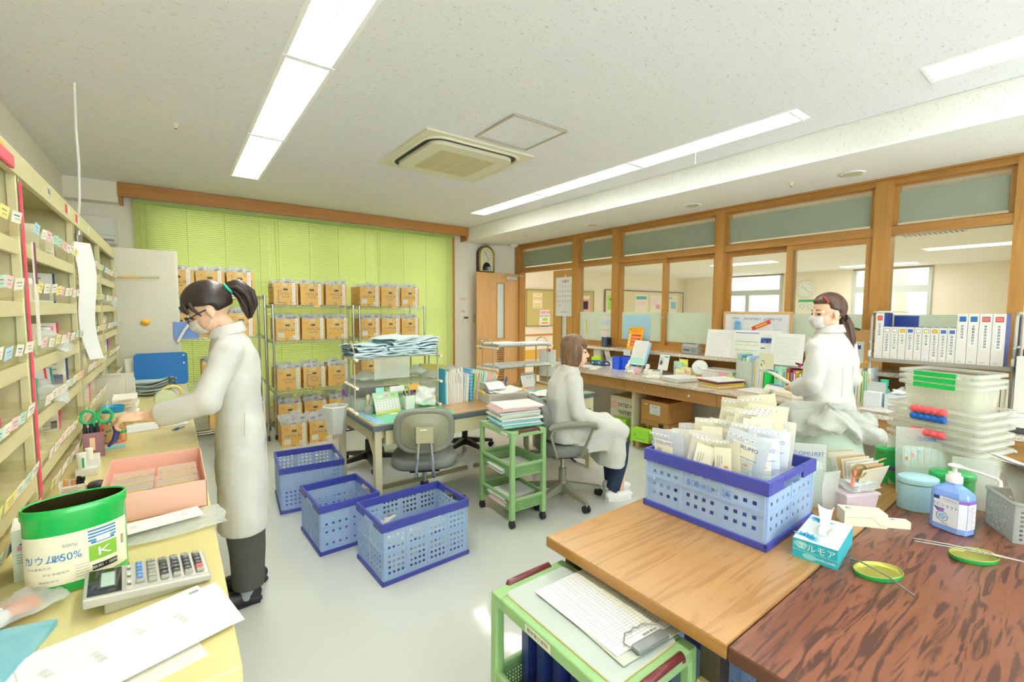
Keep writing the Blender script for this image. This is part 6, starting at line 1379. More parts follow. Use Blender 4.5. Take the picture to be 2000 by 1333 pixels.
b = MB(); b.cyl((-.002, -.14, -.04), (-.002, -.14, .0), .004, WHITE, 6); b.obj('stem', t)
# phones
PH = mat('phone_white', 'e9e8e0', .35); PHG = mat('phone_grey', 'c4c8c4', .35); LCDG = mat('phone_lcd', '8ea084', .2)
def phone(lab, x, y, rz):
    t = thing('desk_phone', lab, 'telephone', (x, y, .75), rz, 'white desk phones on the granite counter')
    b = MB(); b.add([(-.09, -.1, 0), (.09, -.1, 0), (.09, .1, 0), (-.09, .1, 0), (-.09, -.1, .025), (.09, -.1, .025), (.09, .1, .075), (-.09, .1, .075)], [(0, 3, 2, 1), (4, 5, 6, 7), (0, 1, 5, 4), (1, 2, 6, 5), (2, 3, 7, 6), (3, 0, 4, 7)], PH); b.obj('base', t, .008, 3)
    tl_ = T(0, 0, .05) @ Matrix.Rotation(math.atan2(.05, .2), 4, 'X')
    b = MB(); b.box((.03, .065, .003), (.08, .035, .004), LCDG, tl_); b.obj('screen', t)
    b = MB()
    for i in range(4):
        for j in range(3): b.box((.0+j*.022, .02-i*.02, .003), (.016, .013, .005), WHITE, tl_)
        b.box((.072, .02-i*.02, .003), (.018, .011, .005), PHG, tl_)
    b.obj('keypad', t)
    b = MB(); b.tube([(-.062, -.095, .06), (-.062, -.07, .075), (-.062, 0, .088), (-.062, .07, .105), (-.062, .10, .108)], [.022, .018, .014, .018, .022], PH, 12); b.sphere((-.062, -.08, .052), (.024, .026, .016), PH); b.sphere((-.062, .085, .092), (.024, .026, .016), PH); b.obj('handset', t)
    b = MB(); b.tube([(-.062+.008*cos(i*1.3), -.10-.012*(i/30)*3, .03+.008*sin(i*1.3)-.02*(i/30)) for i in range(31)], .002, PHG, 5); b.obj('cord', t)
    return t
phone('white desk phone farther along the counter, by the call list', 4.16, 3.24, R(-62)); phone('white desk phone nearer the paper piles', 3.99, 2.87, R(-62))
t = thing('call_list', 'tilted white call list chart with a green lower part on the counter', 'chart', (4.17, 3.32, .84), 0)
M = T(0, 0, 0) @ Matrix.Rotation(R(22), 4, 'Y')
b = MB(); b.bb(0, .004, -.19, 0, 0, .285, PAPER, M); b.bb(-.001, 0, -.18, -.01, .01, .08, mat('chart_mint', 'a6dcc4', .6), M)
for i in range(12): b.bb(-.0012, 0, -.18, -.02, .095+i*.0155, .0962+i*.0155, GREY, M)
b.obj('list_page', t); b = MB(); b.bb(.006, .03, -.21, -.02, -.0, .27, mat('chart_blue', '9ac8e8', .5), M); b.bb(.03, .036, -.12, -.08, -.09, .25, PHG, M); b.obj('backing', t)
b = MB(); b.bb(0, .004, -.12, 0, 0, .17, PAPER); b.bb(-.003, 0, -.05, -.01, .05, .14, PHG); b.bb(-.004, -.003, -.045, -.02, .06, .10, DGREY); b.bb(-.001, 0, -.11, -.06, .14, .155, TEAL); o = single(b, 'thermometer_card', 'white card with a small digital thermometer behind the near phone', 'thermometer', (4.26, 3.0, .80)); o.rotation_euler = (0, R(15), 0)
b = MB(); b.bb(0, .06, -.05, .0, 0, .035, mat('sticky_pink', 'f4b8c8', .6)); b.bb(-.001, 0, -.05, 0, -.03, .03, MATS['sticky_pink']); single(b, 'sticky_note', 'pink sticky note hanging off the front of the phone', 'note', (3.99, 3.12, .781), R(-30))
# card boxes etc behind piles
YC = mat('card_cream', 'f0e8b8', .6)
for i, (x, y, z, w, h, m, l) in enumerate(((4.35, 2.86, .75, .11, .15, TAGS[6], 'mint card pack standing by the thermometer card'), (4.30, 2.74, .75, .12, .10, YC, 'cream card box with yellow cards on the counter'), (4.36, 2.80, .80, .10, .13, mat('marker_yellow'), 'yellow note standing among the card boxes'), (4.40, 2.66, .75, .12, .14, PKP, 'pale card box nearest the clock scale'), (4.22, 2.75, .75, .09, .085, YC, 'small yellow framed card stand in front'))):
    b = MB(); b.bb(0, .05 if z < .8 else .004, -w, 0, 0, h, m); b.bb(-.001, 0, -w+.01, -.01, h*.5, h*.6, PINK if i % 2 else LGREY); b.bb(-.001, 0, -w+.02, -.02, h*.25, h*.3, LGREY); single(b, 'card_box', l, 'card box', (x, y, z), R(5*i-8), bevel=.001)
b = MB(); b.sphere((0, 0, 0), (.03, .035, .02), BLACK, 10, 6); b.sphere((0, .04, .0), .014, PINK, 8, 6); b.tube([(0, .0, 0), (-.05, .03, -.05), (-.06, .06, -.12)], .0015, BLACK, 5); single(b, 'computer_mouse', 'small black mouse with a pink charm on top of the cards', 'mouse', (4.40, 2.78, .935))
t = thing('dial_scale', 'round white dial scale with a pale yellow base on the counter', 'scale', (4.30, 2.52, .75), R(20))
b = MB(); b.bb(-.07, .08, -.09, .09, 0, .03, YC); b.bb(-.03, .05, -.03, .03, .03, .08, WHITE); b.obj('base', t, .008)
b = MB(); b.lathe([(.075, 0), (.078, .03), (.07, .045), (.066, .042)], WHITE, 28, T(-.0, 0, .115, 0, 0, -pi/2+.2)); b.lathe([(.066, .043), (0, .043)], mat('clock_pale'), 28, T(-.0, 0, .115, 0, 0, -pi/2+.2)); b.obj('dial', t)
b = MB(); b.tube([(-.05, .02, .13), (-.05, -.01, .105)], .002, BLACK, 5); b.obj('pointer', t)
for s in (-1, 1):
    b = MB(); b.bb(-.06, -.035, s*.02-.014, s*.02+.014, .03, .036, ORG); b.obj('button', t)
t = thing('mesh_tray', 'white mesh basket with pink and yellow notes on the counter', 'basket', (4.33, 2.30, .75), R(-3))
meshbasket(t, .20, .32, .115, mat('tray_white', 'efeee8', .5), g=.014)
b = MB(); b.bb(-.108, -.106, -.11, -.02, .055, .11, mat('sticky_pink')); b.bb(-.11, -.108, -.19, -.10, .05, .085, mat('sticky_lime', 'd8ec7c', .6)); b.obj('sticky_note', t)
pile('paper_pile', '%s layer of the paper pile nearest the phones', 'papers', 4.02, 2.57, .7505, .24, .30, 6, .006, R(75), 51, 'paper pile nearest the phones', [PAPER, PAPER, MATS['folder_grey']])
pile('paper_pile', '%s layer of the folder pile before the file stand', 'papers', 4.02, 2.14, .7505, .24, .32, 8, .008, R(72), 53, 'folder pile before the file stand', [PAPER, mat('folder_maroon', '8a4a48', .5), mat('file_yellow'), MATS['folder_mint'], MATS['file_orange'], PAPER])
pile('paper_pile', '%s sheet set left of the heat sealer', 'papers', 4.02, 1.83, .7505, .22, .26, 3, .004, R(80), 57, 'sheets left of the heat sealer', [PAPER, mat('pale_orange'), PAPER])
b = MB(); b.bb(0, .22, -.004, 0, 0, .31, FROST); b.bb(0, .004, -.16, 0, 0, .24, MF); single(b, 'file_stand', 'frosted plastic file stand left of the upright folders', 'file stand', (4.17, 2.09, .75), R(-12))
files((4.28, 2.05), 0, .75, 13, .285, .2, .02, 'packed upright in the frosted stand', 'upright folders on the granite counter', 61, base=R(-90), th=(.008, .018))
leaf('graph_card', 'pale card with small coloured drawings leaning on the folders', 'papers', 1.88, 1.76, .93, 1.08, 4.17, mat('card_beige', 'e6e2c4', .7), lambda b, w, h: (P_(b, w, h, .15, .5, .2, .06, TEAL), P_(b, w, h, .3, .35, .08, .12, ORG), P_(b, w, h, .1, .2, .1, .15, GRN)), R(-6))
BK = [('mint', 'a4e0c8'), ('pale mint', 'b4e4d4'), ('mint thick', '9ad8bc'), ('red', 'b83a40'), ('black', '3a3034'), ('magenta', 'd84a90'), ('yellow', 'ecd42c'), ('olive', '7a9248'), ('pink', 'f0a0b4')]
y = 1.80
for i, (n, c) in enumerate(BK):
    w = (.035, .028, .035, .03, .024, .022, .022, .026, .028)[i]
    b = MB(); m = mat('book_'+c, c, .45); b.bb(0, .15, -w+.001, 0, 0, .205-.004*i, m); b.bb(.005, .148, -w+.004, -.003, -.0, .2-.004*i+.001, PAPER)
    b.text('医薬品集', .018, WHITE if i in (3, 4, 7) else INK, T(-.0008, -w/2, .13, -pi/2) @ UP @ T(0, 0, 0, -pi/2)) if i % 2 == 0 else b.bb(-.0008, 0, -w*.7, -w*.3, .06, .16, YEL if i == 4 - 1 or i == 3 else PAPER)
    single(b, 'reference_book', n+' spined reference book in the row left of the standing woman', 'book', (4.28, y, .75), 0, 'reference books on the counter'); y -= w
b = MB(); b.bb(0, .2, -.004, 0, 0, .15, mat('green_sheet', '2fcf5c', .4)); single(b, 'green_divider', 'bright green divider left of the mint books', 'divider', (4.22, 1.86, .75), R(-15))
t = thing('heat_sealer', 'cream heat sealer with blue stripe and raised arm on the counter', 'heat sealer', (4.02, 1.62, .75), R(-25))
SC = mat('sealer_cream', 'ece6d4', .35); SB = mat('sealer_blue', '5a96cc', .35)
b = MB(); b.prism([(-.055, 0), (.055, 0), (.05, .05), (.02, .075), (-.03, .07), (-.055, .04)], .30, SC, T(0, 0, 0, -pi/2) @ T(0, .15, 0) @ UP) if 0 else b.prism([(-.05, 0), (.05, 0), (.045, .05), (.015, .075), (-.025, .07), (-.05, .04)], .30, SC, T(0, .15, 0) @ UP); b.obj('body', t, .008)
b = MB(); b.bb(-.02, .02, -.14, .13, .071, .079, SB); b.obj('blue_strip', t, .002)
b = MB(); b.tube([(0, -.14, .08), (0, -.11, .10), (0, .13, .175), (0, .17, .182)], [.012, .014, .015, .012], SC, 10); b.bb(-.012, .012, .10, .17, .190, .196, SB) ; b.obj('press_arm', t)
b = MB(); b.lathe([(.02, 0), (.02, .012), (.014, .016)], PHG, 16, T(-.048, .06, .03, 0, 0, -pi/2)) ; b.obj('dial', t)
for i in range(6):
    b = crumple(.11, .07, .02, 200+i, film('blue_print_bag', 'd8def2', .6, .2, .3)); b.bb(-.03, .03, -.01, -.005, .011, .012, BLUEINK); single(b, 'small_bag', 'small clear bag with blue print in the loose heap beside the sealer', 'bag', (3.95+.05*(i % 3), 1.36-.04*(i//3), .762+.006*i), i*1.1, 'loose small bags beside the sealer')
b = MB(); b.cyl((0, 0, 0), (.03, -.05, .01), .004, BLACK, 6); b.cyl((.03, -.05, .01), (.06, -.10, .03), .007, mat('pen_purple'), 8); b.sphere((.05, -.08, .01), .014, mat('magenta_print'), 8, 6)
single(b, 'toy_pen', 'purple pen with a pink ball peeking past the woman\'s sleeve', 'pen', (4.36, 1.52, 1.0)) if 0 else None
# binder shelf
t = thing('binder_shelf', 'grey metal shelf carrying the row of white binders', 'shelf', (4.20, 1.10, .75))
SM = mat('shelf_metal_grey', 'a8a49a', .4, .4)
b = MB(); b.bb(0, .27, -.73, 0, .335, .35, SM); b.bb(-.006, 0, -.73, 0, .325, .352, SM); b.obj('shelf_plate', t, .002)
for yy in (0, -.73):
    b = MB(); b.tube([(.02, yy, 0), (.02, yy, .66), (.06, yy, .69), (.2, yy, .69), (.25, yy, .66), (.25, yy, 0)], .010, SM, 8); b.obj('end_frame', t)
    b = MB(); b.tube([(-.01, yy, .36), (-.01, yy, .40), (.26, yy, .40)], .009, PHG, 8); b.tube([(-.0, yy, .47), (.26, yy, .47)], .007, PHG, 8); b.obj('end_rail', t)
BW = mat('binder_white', 'dcdad4', .45); BBL = mat('binder_cover_blue', '3a55a8', .45)
sq = {'r': mat('sq_red', 'ee6a64', .5), 'b': mat('sq_blue', '1f6fc0', .5), 'y': mat('sq_yellow', 'f2bc1c', .5), 'c': PKP, 'l': mat('sq_pale_yellow', 'ece890', .5), 'i': mat('sq_indigo', '4468c8', .5)}
titles = ('医薬品情報', '病院薬剤師業務', '院内感染対策', '化学療法', '医療安全情報', '薬剤管理指導', '輸液栄養', '医薬品安全性情報', '医薬品安全性情報', '薬局業務手順書', '麻薬管理簿', '治験審査委員会', '薬事委員会議事録', '薬事委員会議事録')
row_ = [('t', 'r', .05)]+[('s', c, .0433) for c in 'ccyiclyii']+[('t', 'b', .052), ('t', 'b', .052), ('t', 'r', .06), ('t', 'r', .06)]
y = 1.075
ordn = ('first', 'second', 'third', 'fourth', 'fifth', 'sixth', 'seventh', 'eighth', 'ninth', 'tenth', 'eleventh', 'twelfth', 'thirteenth', 'last')
cn = {'r': 'red', 'b': 'blue', 'y': 'yellow', 'c': 'cream', 'l': 'pale yellow', 'i': 'indigo'}
for i, (k, c, w) in enumerate(row_):
    h = .335 if k == 't' else .235; x = 4.205
    b = MB(); b.bb(0, .005, -w+.002, 0, 0, h, BW); b.bb(.005, .215, -.004, 0, 0, h, BBL); b.bb(.005, .215, -w+.002, -w+.006, 0, h, BBL); b.bb(.01, .205, -w+.007, -.005, .006, h-.012, PAPER)
    b.bb(-.0008, 0, -w*.80, -w*.2, h*.84, h*.94, INK); b.bb(-.0012, 0, -w*.76, -w*.24, h*.85, h*.93, sq[c])
    s = titles[i]; n = len(s); sz = min(.017, h*.6/n)
    b.bb(-.0008, 0, -w*.72, -w*.28, h*.77-n*sz*1.15, h*.79, PAPER)
    for j, ch in enumerate(s): b.text(ch, sz, INK, T(-.0014, -w/2, h*.76-j*sz*1.12-.004, -pi/2) @ UP, 1)
    b.bb(-.0008, 0, -w*.6, -w*.2, h*.04, h*.05, GREY)
    single(b, 'ring_binder', '%s white %s binder with a %s square, %s from the left on the shelf' % (('tall' if k == 't' else 'short'), 'ring', cn[c], ordn[i]), 'binder', (x, y, 1.102), 0, 'white binders on the metal shelf'); y -= w
    if i == 0: b = MB(); b.bb(0, .21, -.012, 0, 0, .325, BBL); 
b = MB(); b.bb(0, .20, -.14, 0, 0, .30, BBL); single(b, 'blue_folder', 'blue folder standing behind the short binders at the left end', 'folder', (4.43, 1.02, 1.102)).scale = (.15, 1, 1.05)
b = MB(); b.bb(0, .2, -.16, 0, 0, .006, PHG); b.bb(.02, .18, -.13, -.02, .006, .012, WHITE); single(b, 'flat_tray', 'thin pale tray lying on top of the leftmost tall binder', 'tray', (4.21, 1.09, 1.440))
b = MB(); b.bb(0, .2, -.02, 0, 0, .3, mat('file_cyan')); single(b, 'cyan_file', 'cyan file squeezed at the left end of the binder shelf', 'file', (4.215, 1.09+.0, 1.102), 0) if 0 else None
# below the shelf
files((4.30, 1.20), 0, .75, 6, .27, .2, .0, 'standing left of the green capped bottle', 'files left of the green capped bottle', 71, base=R(-90), th=(.012, .024))
b = MB(); b.lathe([(.035, 0), (.04, .01), (.04, .09), (.034, .12), (.022, .135), (.02, .15)], film('bottle_clear_green', '9fe6d0', .7, .1, .3), 22); b.lathe([(.041, .03), (.041, .095)], mat('bottle_label_green', '2cc49c', .35), 22, caps=False); b.lathe([(.024, .15), (.025, .195), (.0, .196)], mat('bottle_cap_green', '1cb894', .35), 18, caps=False)
single(b, 'mouthwash_bottle', 'green capped bottle on the counter beneath the binders', 'bottle', (4.20, 1.0, .75))
leanc = [('floral blue', '9ab8d8'), ('patterned gold', 'c8a858'), ('blue banded', '5a7ab8'), ('olive', 'aab088'), ('sage', 'b8c09a'), ('grey', 'b0b4ac'), ('pale', 'd8d8cc'), ('dark green', '5a7a5c')]
for i, (n, c) in enumerate(leanc):
    b = MB(); m = mat('lean_'+c, c, .5); b.bb(0, .2, -.006, .0, 0, .27, m)
    if i < 3:
        for k in range(14): b.bb(-.0006, .02, -.0065, .0005, .01+.018*k, .02+.018*k, rnd.choice([PAPER, mat('lean_'+c), YEL, BLUEINK, REDINK]))
    o = single(b, 'leaning_booklet', n+' booklet leaning to the right beneath the binders', 'booklet', (4.18+.01*i, .93-.022*i, .752), 0, 'booklets leaning under the binder shelf'); o.rotation_euler = (R(18+4*i) if i < 3 else R(36), 0, 0)
BXB = mat('box_pale_blue', 'dfe8ee', .5)
t = thing('glove_carton', 'pale blue box with its lid flap raised on the counter', 'box', (4.02, 1.075, .75), R(-6))
b = MB(); b.bb(0, .09, -.10, 0, 0, .115, BXB); b.obj('body', t, .001); b = MB(); b.bb(.085, .09, -.10, 0, .115, .185, PHG); b.bb(-.0, .03, -.10, -.002, .115, .118, PAPER) ; b.obj('lid_flap', t)
t = thing('tissue_carton', 'pale blue box with an orange bird mark and tissue on the counter', 'box', (4.03, .955, .75), R(-12))
b = MB(); b.bb(0, .11, -.13, 0, 0, .115, BXB); b.add([(-.0008, -.03, .07), (-.0008, -.055, .05), (-.0008, -.07, .058), (-.0008, -.09, .05), (-.0008, -.07, .066), (-.0008, -.05, .062)], [(0, 1, 2, 3, 4, 5)], mat('mark_orange', 'f0602c', .5)); b.bb(-.0006, 0, -.12, -.01, .03, .033, LGREY); b.bb(-.0006, 0, -.12, -.01, .09, .092, mat('pale_orange')); b.bb(.02, .09, -.1305, -.13, .03, .09, PAPER); b.obj('body', t, .001)
b = crumple(.09, .07, .03, 77, PAPER, 10, 8); o = b.obj('tissue', t); o.location = (.055, -.06, .128)
b = MB(); b.bb(0, .05, -.05, 0, 0, .09, mat('mark_orange')); b.bb(-.001, 0, -.04, -.01, .02, .06, PAPER); single(b, 'orange_box', 'small orange and white box right of the tissue box', 'box', (4.05, .805, .75), R(-10), bevel=.001)
b = MB(); b.bb(0, .05, -.04, 0, 0, .07, mat('mark_orange')); b.bb(-.001, 0, -.035, -.02, .01, .06, PAPER); single(b, 'orange_box', 'small orange box between the two pale blue boxes', 'box', (4.12, .975, .75), bevel=.001)
o = single(crumple(.10, .24, .035, 81, film('pouch_white', 'f4f2ee', .85, .2, .3), 10, 12), 'white_pouch', 'long white pouch lying at the counter front edge', 'pouch', (3.87, .93, .768))
o = single(crumple(.16, .2, .12, 83, mat('white_plastic'), 12, 12), 'plastic_bag', 'white plastic bag behind the tissue box', 'bag', (4.25, .86, .82)); o.rotation_euler = (.3, .4, 0)
files((4.25, .66), 0, .75, 6, .25, .2, 0, 'standing right of the clear container stack', 'files right of the container stack', 83, base=R(-90), th=(.014, .024))
b = MB(); b.bb(0, .2, -.035, 0, 0, .27, mat('file_mint')); b.text('D I 情報', .025, INK, T(-.001, -.018, .19, -pi/2) @ UP @ T(0, 0, 0, -pi/2)); single(b, 'mint_file', 'mint file lettered D I at the right end of the counter', 'file', (4.22, .545, .75))
files((4.25, .50), 0, .75, 5, .26, .2, 0, 'dark spined, at the far right of the counter', 'files at the far right', 87, base=R(-90), th=(.014, .024))
b = MB(); b.bb(0, .3, -.3, 0, 0, .035, DGREY); b.bb(-.005, .3, -.3, .005, .035, .09, PH); b.bb(.0, .05, -.2, -.02, .06, .095, PHG)
single(b, 'office_printer', 'white and dark grey printer at the right counter end', 'printer', (3.86, .345, .75), R(-3), bevel=.006)
b = MB(); b.bb(0, .02, -.2, 0, 0, .34, PH); b.bb(.03, .05, -.2, 0, .0, .34, PAPER); b.bb(.08, .1, -.2, 0, 0, .38, BLACK); b.bb(.1, .28, -.2, 0, .2, .40, DGREY); single(b, 'paper_feeder', 'dark paper feeder standing behind the white printer', 'feeder', (4.07, .345, .842), R(-12))
# hanging calendar on the fixed leaf
t = thing('wall_calendar', 'large white month calendar hanging on the narrow door leaf', 'calendar', (4.572, 5.01, 1.36))
b = MB(); b.bb(0, .004, -.40, 0, 0, .56, mat('calendar_white', 'e9ebef', .6))
FY = lambda y, z: T(-.0012, y, z, -pi/2) @ UP
b.lathe([(.022, 0), (.022, .001)], mat('sq_red'), 16, T(-.0002, -.2, .505, 0, 0, -pi/2)); b.text('9', .03, WHITE, FY(-.2, .505) @ T(0, 0, .001)); b.bb(-.0006, 0, -.28, -.12, .485, .525, LGREY)
for i, d in enumerate('日月火水木金土'): b.text(d, .014, GREY, FY(-.035-i*.055, .465))
for d in range(1, 31):
    r_, c_ = (d-1)//7, (d-1) % 7; m = REDINK if c_ == 0 or d in (16, 23) else BLUEINK if c_ == 6 else DGREY
    b.text(str(d), .046, m, FY(-.035-c_*.055, .43-r_*.07), 1, .75)
b.text('株式会社 薬局サービス', .018, INK, FY(-.2, .06))
for k in range(3): b.bb(-.0006, 0, -.35+.0, -.13, .14+k*.018, .1415+k*.018, LGREY)
b.obj('page', t); b = MB(); b.bb(-.002, .006, -.40, 0, .55, .566, WHITE); b.obj('binding_strip', t); b = MB(); b.bb(-.006, .004, -.21, -.19, .56, .60, WHITE); b.obj('hook', t)
# ================================================================ near right: two work tables and their load
TOAK = wood('table_oak', 'b08450', 'b98c56', 'x', 10, .24, 18, (.3, .7), .25, 'a67a45'); TROSE = wood('table_rosewood', '74422c', '8e5840', 'x', 15, .28, 14, (.25, .75), .08, '522e24')
EOAK = wood('edge_oak', '9a6a30', 'b58444', 'y', 16, .35, 10, (.3, .75)); EROSE = wood('edge_rosewood', '4c2a1c', '704028', 'y', 16, .35, 10, (.3, .75)); LEGD = mat('leg_dark_brown', '4a4030', .5)
def table(lab, y0, y1, m, e):
    t = thing('work_table', lab, 'table', (.967, y0, 0), 0, 'wooden work tables'); W = 1.82; D = y1-y0
    b = MB(); b.bb(0, W, 0, D, .665, .698, e); b.obj('table_edge', t, .002)
    b = MB(); b.bb(.002, W-.002, .002, D-.002, .698, .70, m); b.obj('table_top', t)
    for xx in (.05, W-.10):
        for yy in (.04, D-.09):
            b = MB(); b.bb(xx, xx+.05, yy, yy+.05, .02, .665, LEGD); b.bb(xx+.005, xx+.045, yy+.005, yy+.045, 0, .02, BLACK); b.obj('leg', t, .002)
    b = MB(); b.bb(.06, W-.06, .05, .07, .60, .665, LEGD); b.bb(.06, W-.06, D-.07, D-.05, .60, .665, LEGD); b.obj('apron', t)
    return t
table('light oak work table behind the near green trolley', .482, 1.095, TOAK, EOAK); table('dark rosewood work table in the near right corner', -.14, .478, TROSE, EROSE)
b = MB(); b.bb(-.018, 0, -.02, .02, -.045, .045, mat('socket_yellow', 'd9cc84', .45))
for z in (-.022, .022): b.bb(-.0195, -.018, -.009, .009, z-.010, z+.010, mat('socket_hole', '8a7c3c', .6))
single(b, 'power_socket', 'yellowed power socket block on the oak table leg', 'socket', (1.017, .548, .50), bevel=.003)
crate('blue crate with packets stored beneath the rosewood table', 1.32, .21, 0, R(2), .44, .40, .55, 'crates below the tables', cols=3)
crate('blue crate stored beneath the oak table', 1.42, .80, 0, R(0), .44, .36, .50, 'crates below the tables', cols=3)
# big crate on the table
crate('blue rimmed crate on the oak table full of medicine bags', 1.632, .838, .70, R(90+1), .455, .385, .222, cols=3)
MB1 = film('pack_clear_cream', 'f2eeda', .80, .18, .35, .3, 40); MB2 = film('pack_clear_blue', 'e4eaf2', .76, .18, .35, .3, 40); MB3 = film('pack_clear_white', 'f0efe8', .80, .18, .35, .3, 40)
def medbag(w, h, seed, m, terumo=False, dots=True):
    q = random.Random(seed); p = [q.uniform(0, 6) for _ in range(4)]; b = MB()
    f = lambda u, v: ((u-.5)*w, .006*sin(u*5+p[0])+.012*sin(v*3+p[1])*v, v*h)
    b.grid(6, 7, f, m); b.grid(6, 7, lambda u, v: (lambda a: (a[0], a[1]+.006*sin(u*pi), a[2]))(f(u, v)), m)
    yy = -.022
    b.bb(-w*.42, w*.2, yy-.001, yy, h*.93, h*.97, PAPER)
    for k in range(5): b.bb(-w*.38+k*w*.13, -w*.36+k*w*.13, yy-.0015, yy-.001, h*.94, h*.955, INK)
    b.bb(-w*.3, w*.25, yy+.004, yy+.006, h*.3, h*.85, mat('packet_inner_cream', 'efe9cf', .7))
    for k in range(3): b.bb(-w*.2+k*.008, -w*.19+k*.008, yy+.0025, yy+.004, h*(.45+.05*k), h*.7, GREY)
    if q.random() < .3: b.sphere((w*.1, yy+.004, h*.5), (.008, .003, .005), mat('pill_orange', 'f09a4c', .5), 8, 5)
    if terumo:
        b.text('ⓉTERUMO', .019, BLUEINK, T(-w*.02, yy-.003, h*.80) @ UP)
        for k in range(6): b.bb(-w*.38, w*(.1+.3*q.random()), yy-.003, yy-.0025, h*(.62-.06*k), h*(.628-.06*k), SKY if k else BLUEINK)
    return b
mb_protos = [medbag(.13, .20, 301, MB1), medbag(.12, .19, 302, MB3), medbag(.14, .20, 303, MB2, True), medbag(.11, .18, 304, MB1), medbag(.14, .20, 305, MB2, True), medbag(.12, .18, 306, MB3)]
mb_protos = [b.obj('medicine_bag') for b in mb_protos]
first = [True]*6
def put(i, x, y, z, rz, rx, lab, grp, ry=0, s=1):
    global first
    if first[i]: o = mb_protos[i]; first[i] = False; o.location = (x, y, z); o.rotation_euler = (rx, ry, rz); o.scale = (s, s, s)
    else: o = dup(mb_protos[i], (x, y, z), rot=(rx, ry, rz), scale=(s, s, s))
    tag(o, lab, 'bag', grp)
# rows across the crate, faces toward the room's near left
for r in range(6):
    for c in range(3):
        y = .985-.115*c+rnd.uniform(-.012, .012); x = 1.485+r*.055
        if r >= 5 and c == 0: continue
        hgt = .71+(.075 if c == 0 else .095 if c == 1 else .115)+(.02*r if c else .008*r)+rnd.uniform(-.01, .012)
        k = (2 if r == 0 and c == 0 else 4 if r == 1 and c == 2 else rnd.choice([0, 1, 3, 5, 0, 1]))
        put(k, x, y, hgt, R(-72)+rnd.uniform(-.4, .4), rnd.uniform(-.2, .08), 'medicine bag standing in the crate on the oak table, %s' % ('far left part', 'middle part', 'near right part')[c], 'medicine bags in the %s of the table crate' % ('far part', 'middle', 'near part')[c], rnd.uniform(-.2, .2))
for i, (x, y, z, k) in enumerate(((1.66, .73, .91, 0), (1.70, .71, .88, 1), (1.62, .70, .85, 4), (1.56, .69, .83, 4), (1.72, .74, .9, 2))):
    put(k, x, y, z, R(-70+10*i), -.1, 'tallest medicine bag sticking up at the near right crate corner' if i == 0 else 'medicine bag heaped near the tallest one in the table crate', 'heaped medicine bags in the table crate' if i else None, .1*sin(i), .95)
b = MB(); b.text('500mL・袋', .034, mat('print_soft_blue', '6a8ad0', .5), T(1.4375-.001, .80, .845, -pi/2) @ UP); single(b, 'printed_sheet', 'blue 500 print seen through the crate wall on the table', 'print', (0, 0, 0))
# bags and bundles behind the crate
BUB = film('bubble_wrap', 'f6f9f6', .38, .15, .45, .5, 180); BUB2 = film('bubble_wrap_dense', 'f6f9f6', .55, .15, .45, .5, 160)
def envelope(lab, x, y, rz, w, h, print_=True, tilt=0, mir=True):
    b = MB(); b.grid(6, 8, lambda u, v: ((u-.5)*w, .012*sin(v*2.5), v*h), BUB2); b.grid(6, 8, lambda u, v: ((u-.5)*w, .012*sin(v*2.5)+.014*sin(u*pi)*sin(v*pi)+.004, v*h), BUB)
    if print_:
        b.text('TERUMOⓉ', .022, BLUEINK, T(0, -.002, h*.84) @ UP @ Matrix.Scale(-1 if mir else 1, 4, (1, 0, 0))); b.bb(-w*.4, w*.38, .012, .014, h*.05, h*.72, mat('grid_sheet', 'e4eede', .7))
        for k in range(9): b.bb(-w*.38+k*w*.09, -w*.38+k*w*.09+.0008, .0105, .012, h*.05, h*.72, mat('grid_line', 'b4d0dc', .7))
        for k in range(12): b.bb(-w*.38, w*.36, .0105, .012, h*(.08+.052*k), h*(.08+.052*k)+.0008, MATS['grid_line'])
        for k in range(3): b.bb(-w*.36+.02*k, -w*.33+.02*k, .0095, .0105, h*(.5+.06*k), h*(.55+.06*k), (ORG, PINK, SKY)[k])
    o = single(b, 'bubble_envelope', lab, 'envelope', (x, y, .702), rz, 'bubble wrap envelopes on the work tables'); o.rotation_euler = (tilt, 0, rz)
envelope('bubble wrap envelope with grid sheet behind the crate', 1.915, .665, R(-52), .13, .24, tilt=-.12)
envelope('small plain bubble wrap pouch beside the grid envelope', 1.95, .60, R(-20), .08, .15, False, .05)
envelope('large bubble wrap envelope leaning on the clear containers', 2.43, .40, R(-62), .24, .27, tilt=-.14)
envelope('plain bubble wrap sheet right of the large envelope', 2.40, .285, R(-70), .12, .19, False, -.08)
envelope('bubble wrap sheet behind the blue tin', 2.52, .50, R(-40), .16, .20, False, -.05)
WPL = film('plastic_sack_white', 'd2d6ce', .90, .3, .3, .9, 14)
WPG = film('plastic_sack_mint', 'dcefe2', .78, .25, .4, .9, 14)
_tc = bpy.data.textures.new('crinkles', 'CLOUDS'); _tc.noise_scale = .045; _tc.noise_depth = 2
def crinkle(o, k): d = o.modifiers.new('d', 'DISPLACE'); d.texture = _tc; d.strength = k; d.mid_level = .5; d.texture_coords = 'LOCAL'
t = thing('plastic_sack', 'big white plastic sack bulging behind the crate', 'sack', (2.16, .70, .70))
b = MB()
def sack(u, v):
    a = 2*pi*u; r = (.13+.03*sin(pi*v))*(1-.25*v)*(1+.09*sin(3*a+v*4)+.05*sin(7*a-v*9)); 
    return (r*.95*cos(a), r*1.1*sin(a), .27*v+.012*sin(5*a+v*6))
b.grid(48, 16, sack, WPG); crinkle(b.obj('body', t), .018)
b = MB()
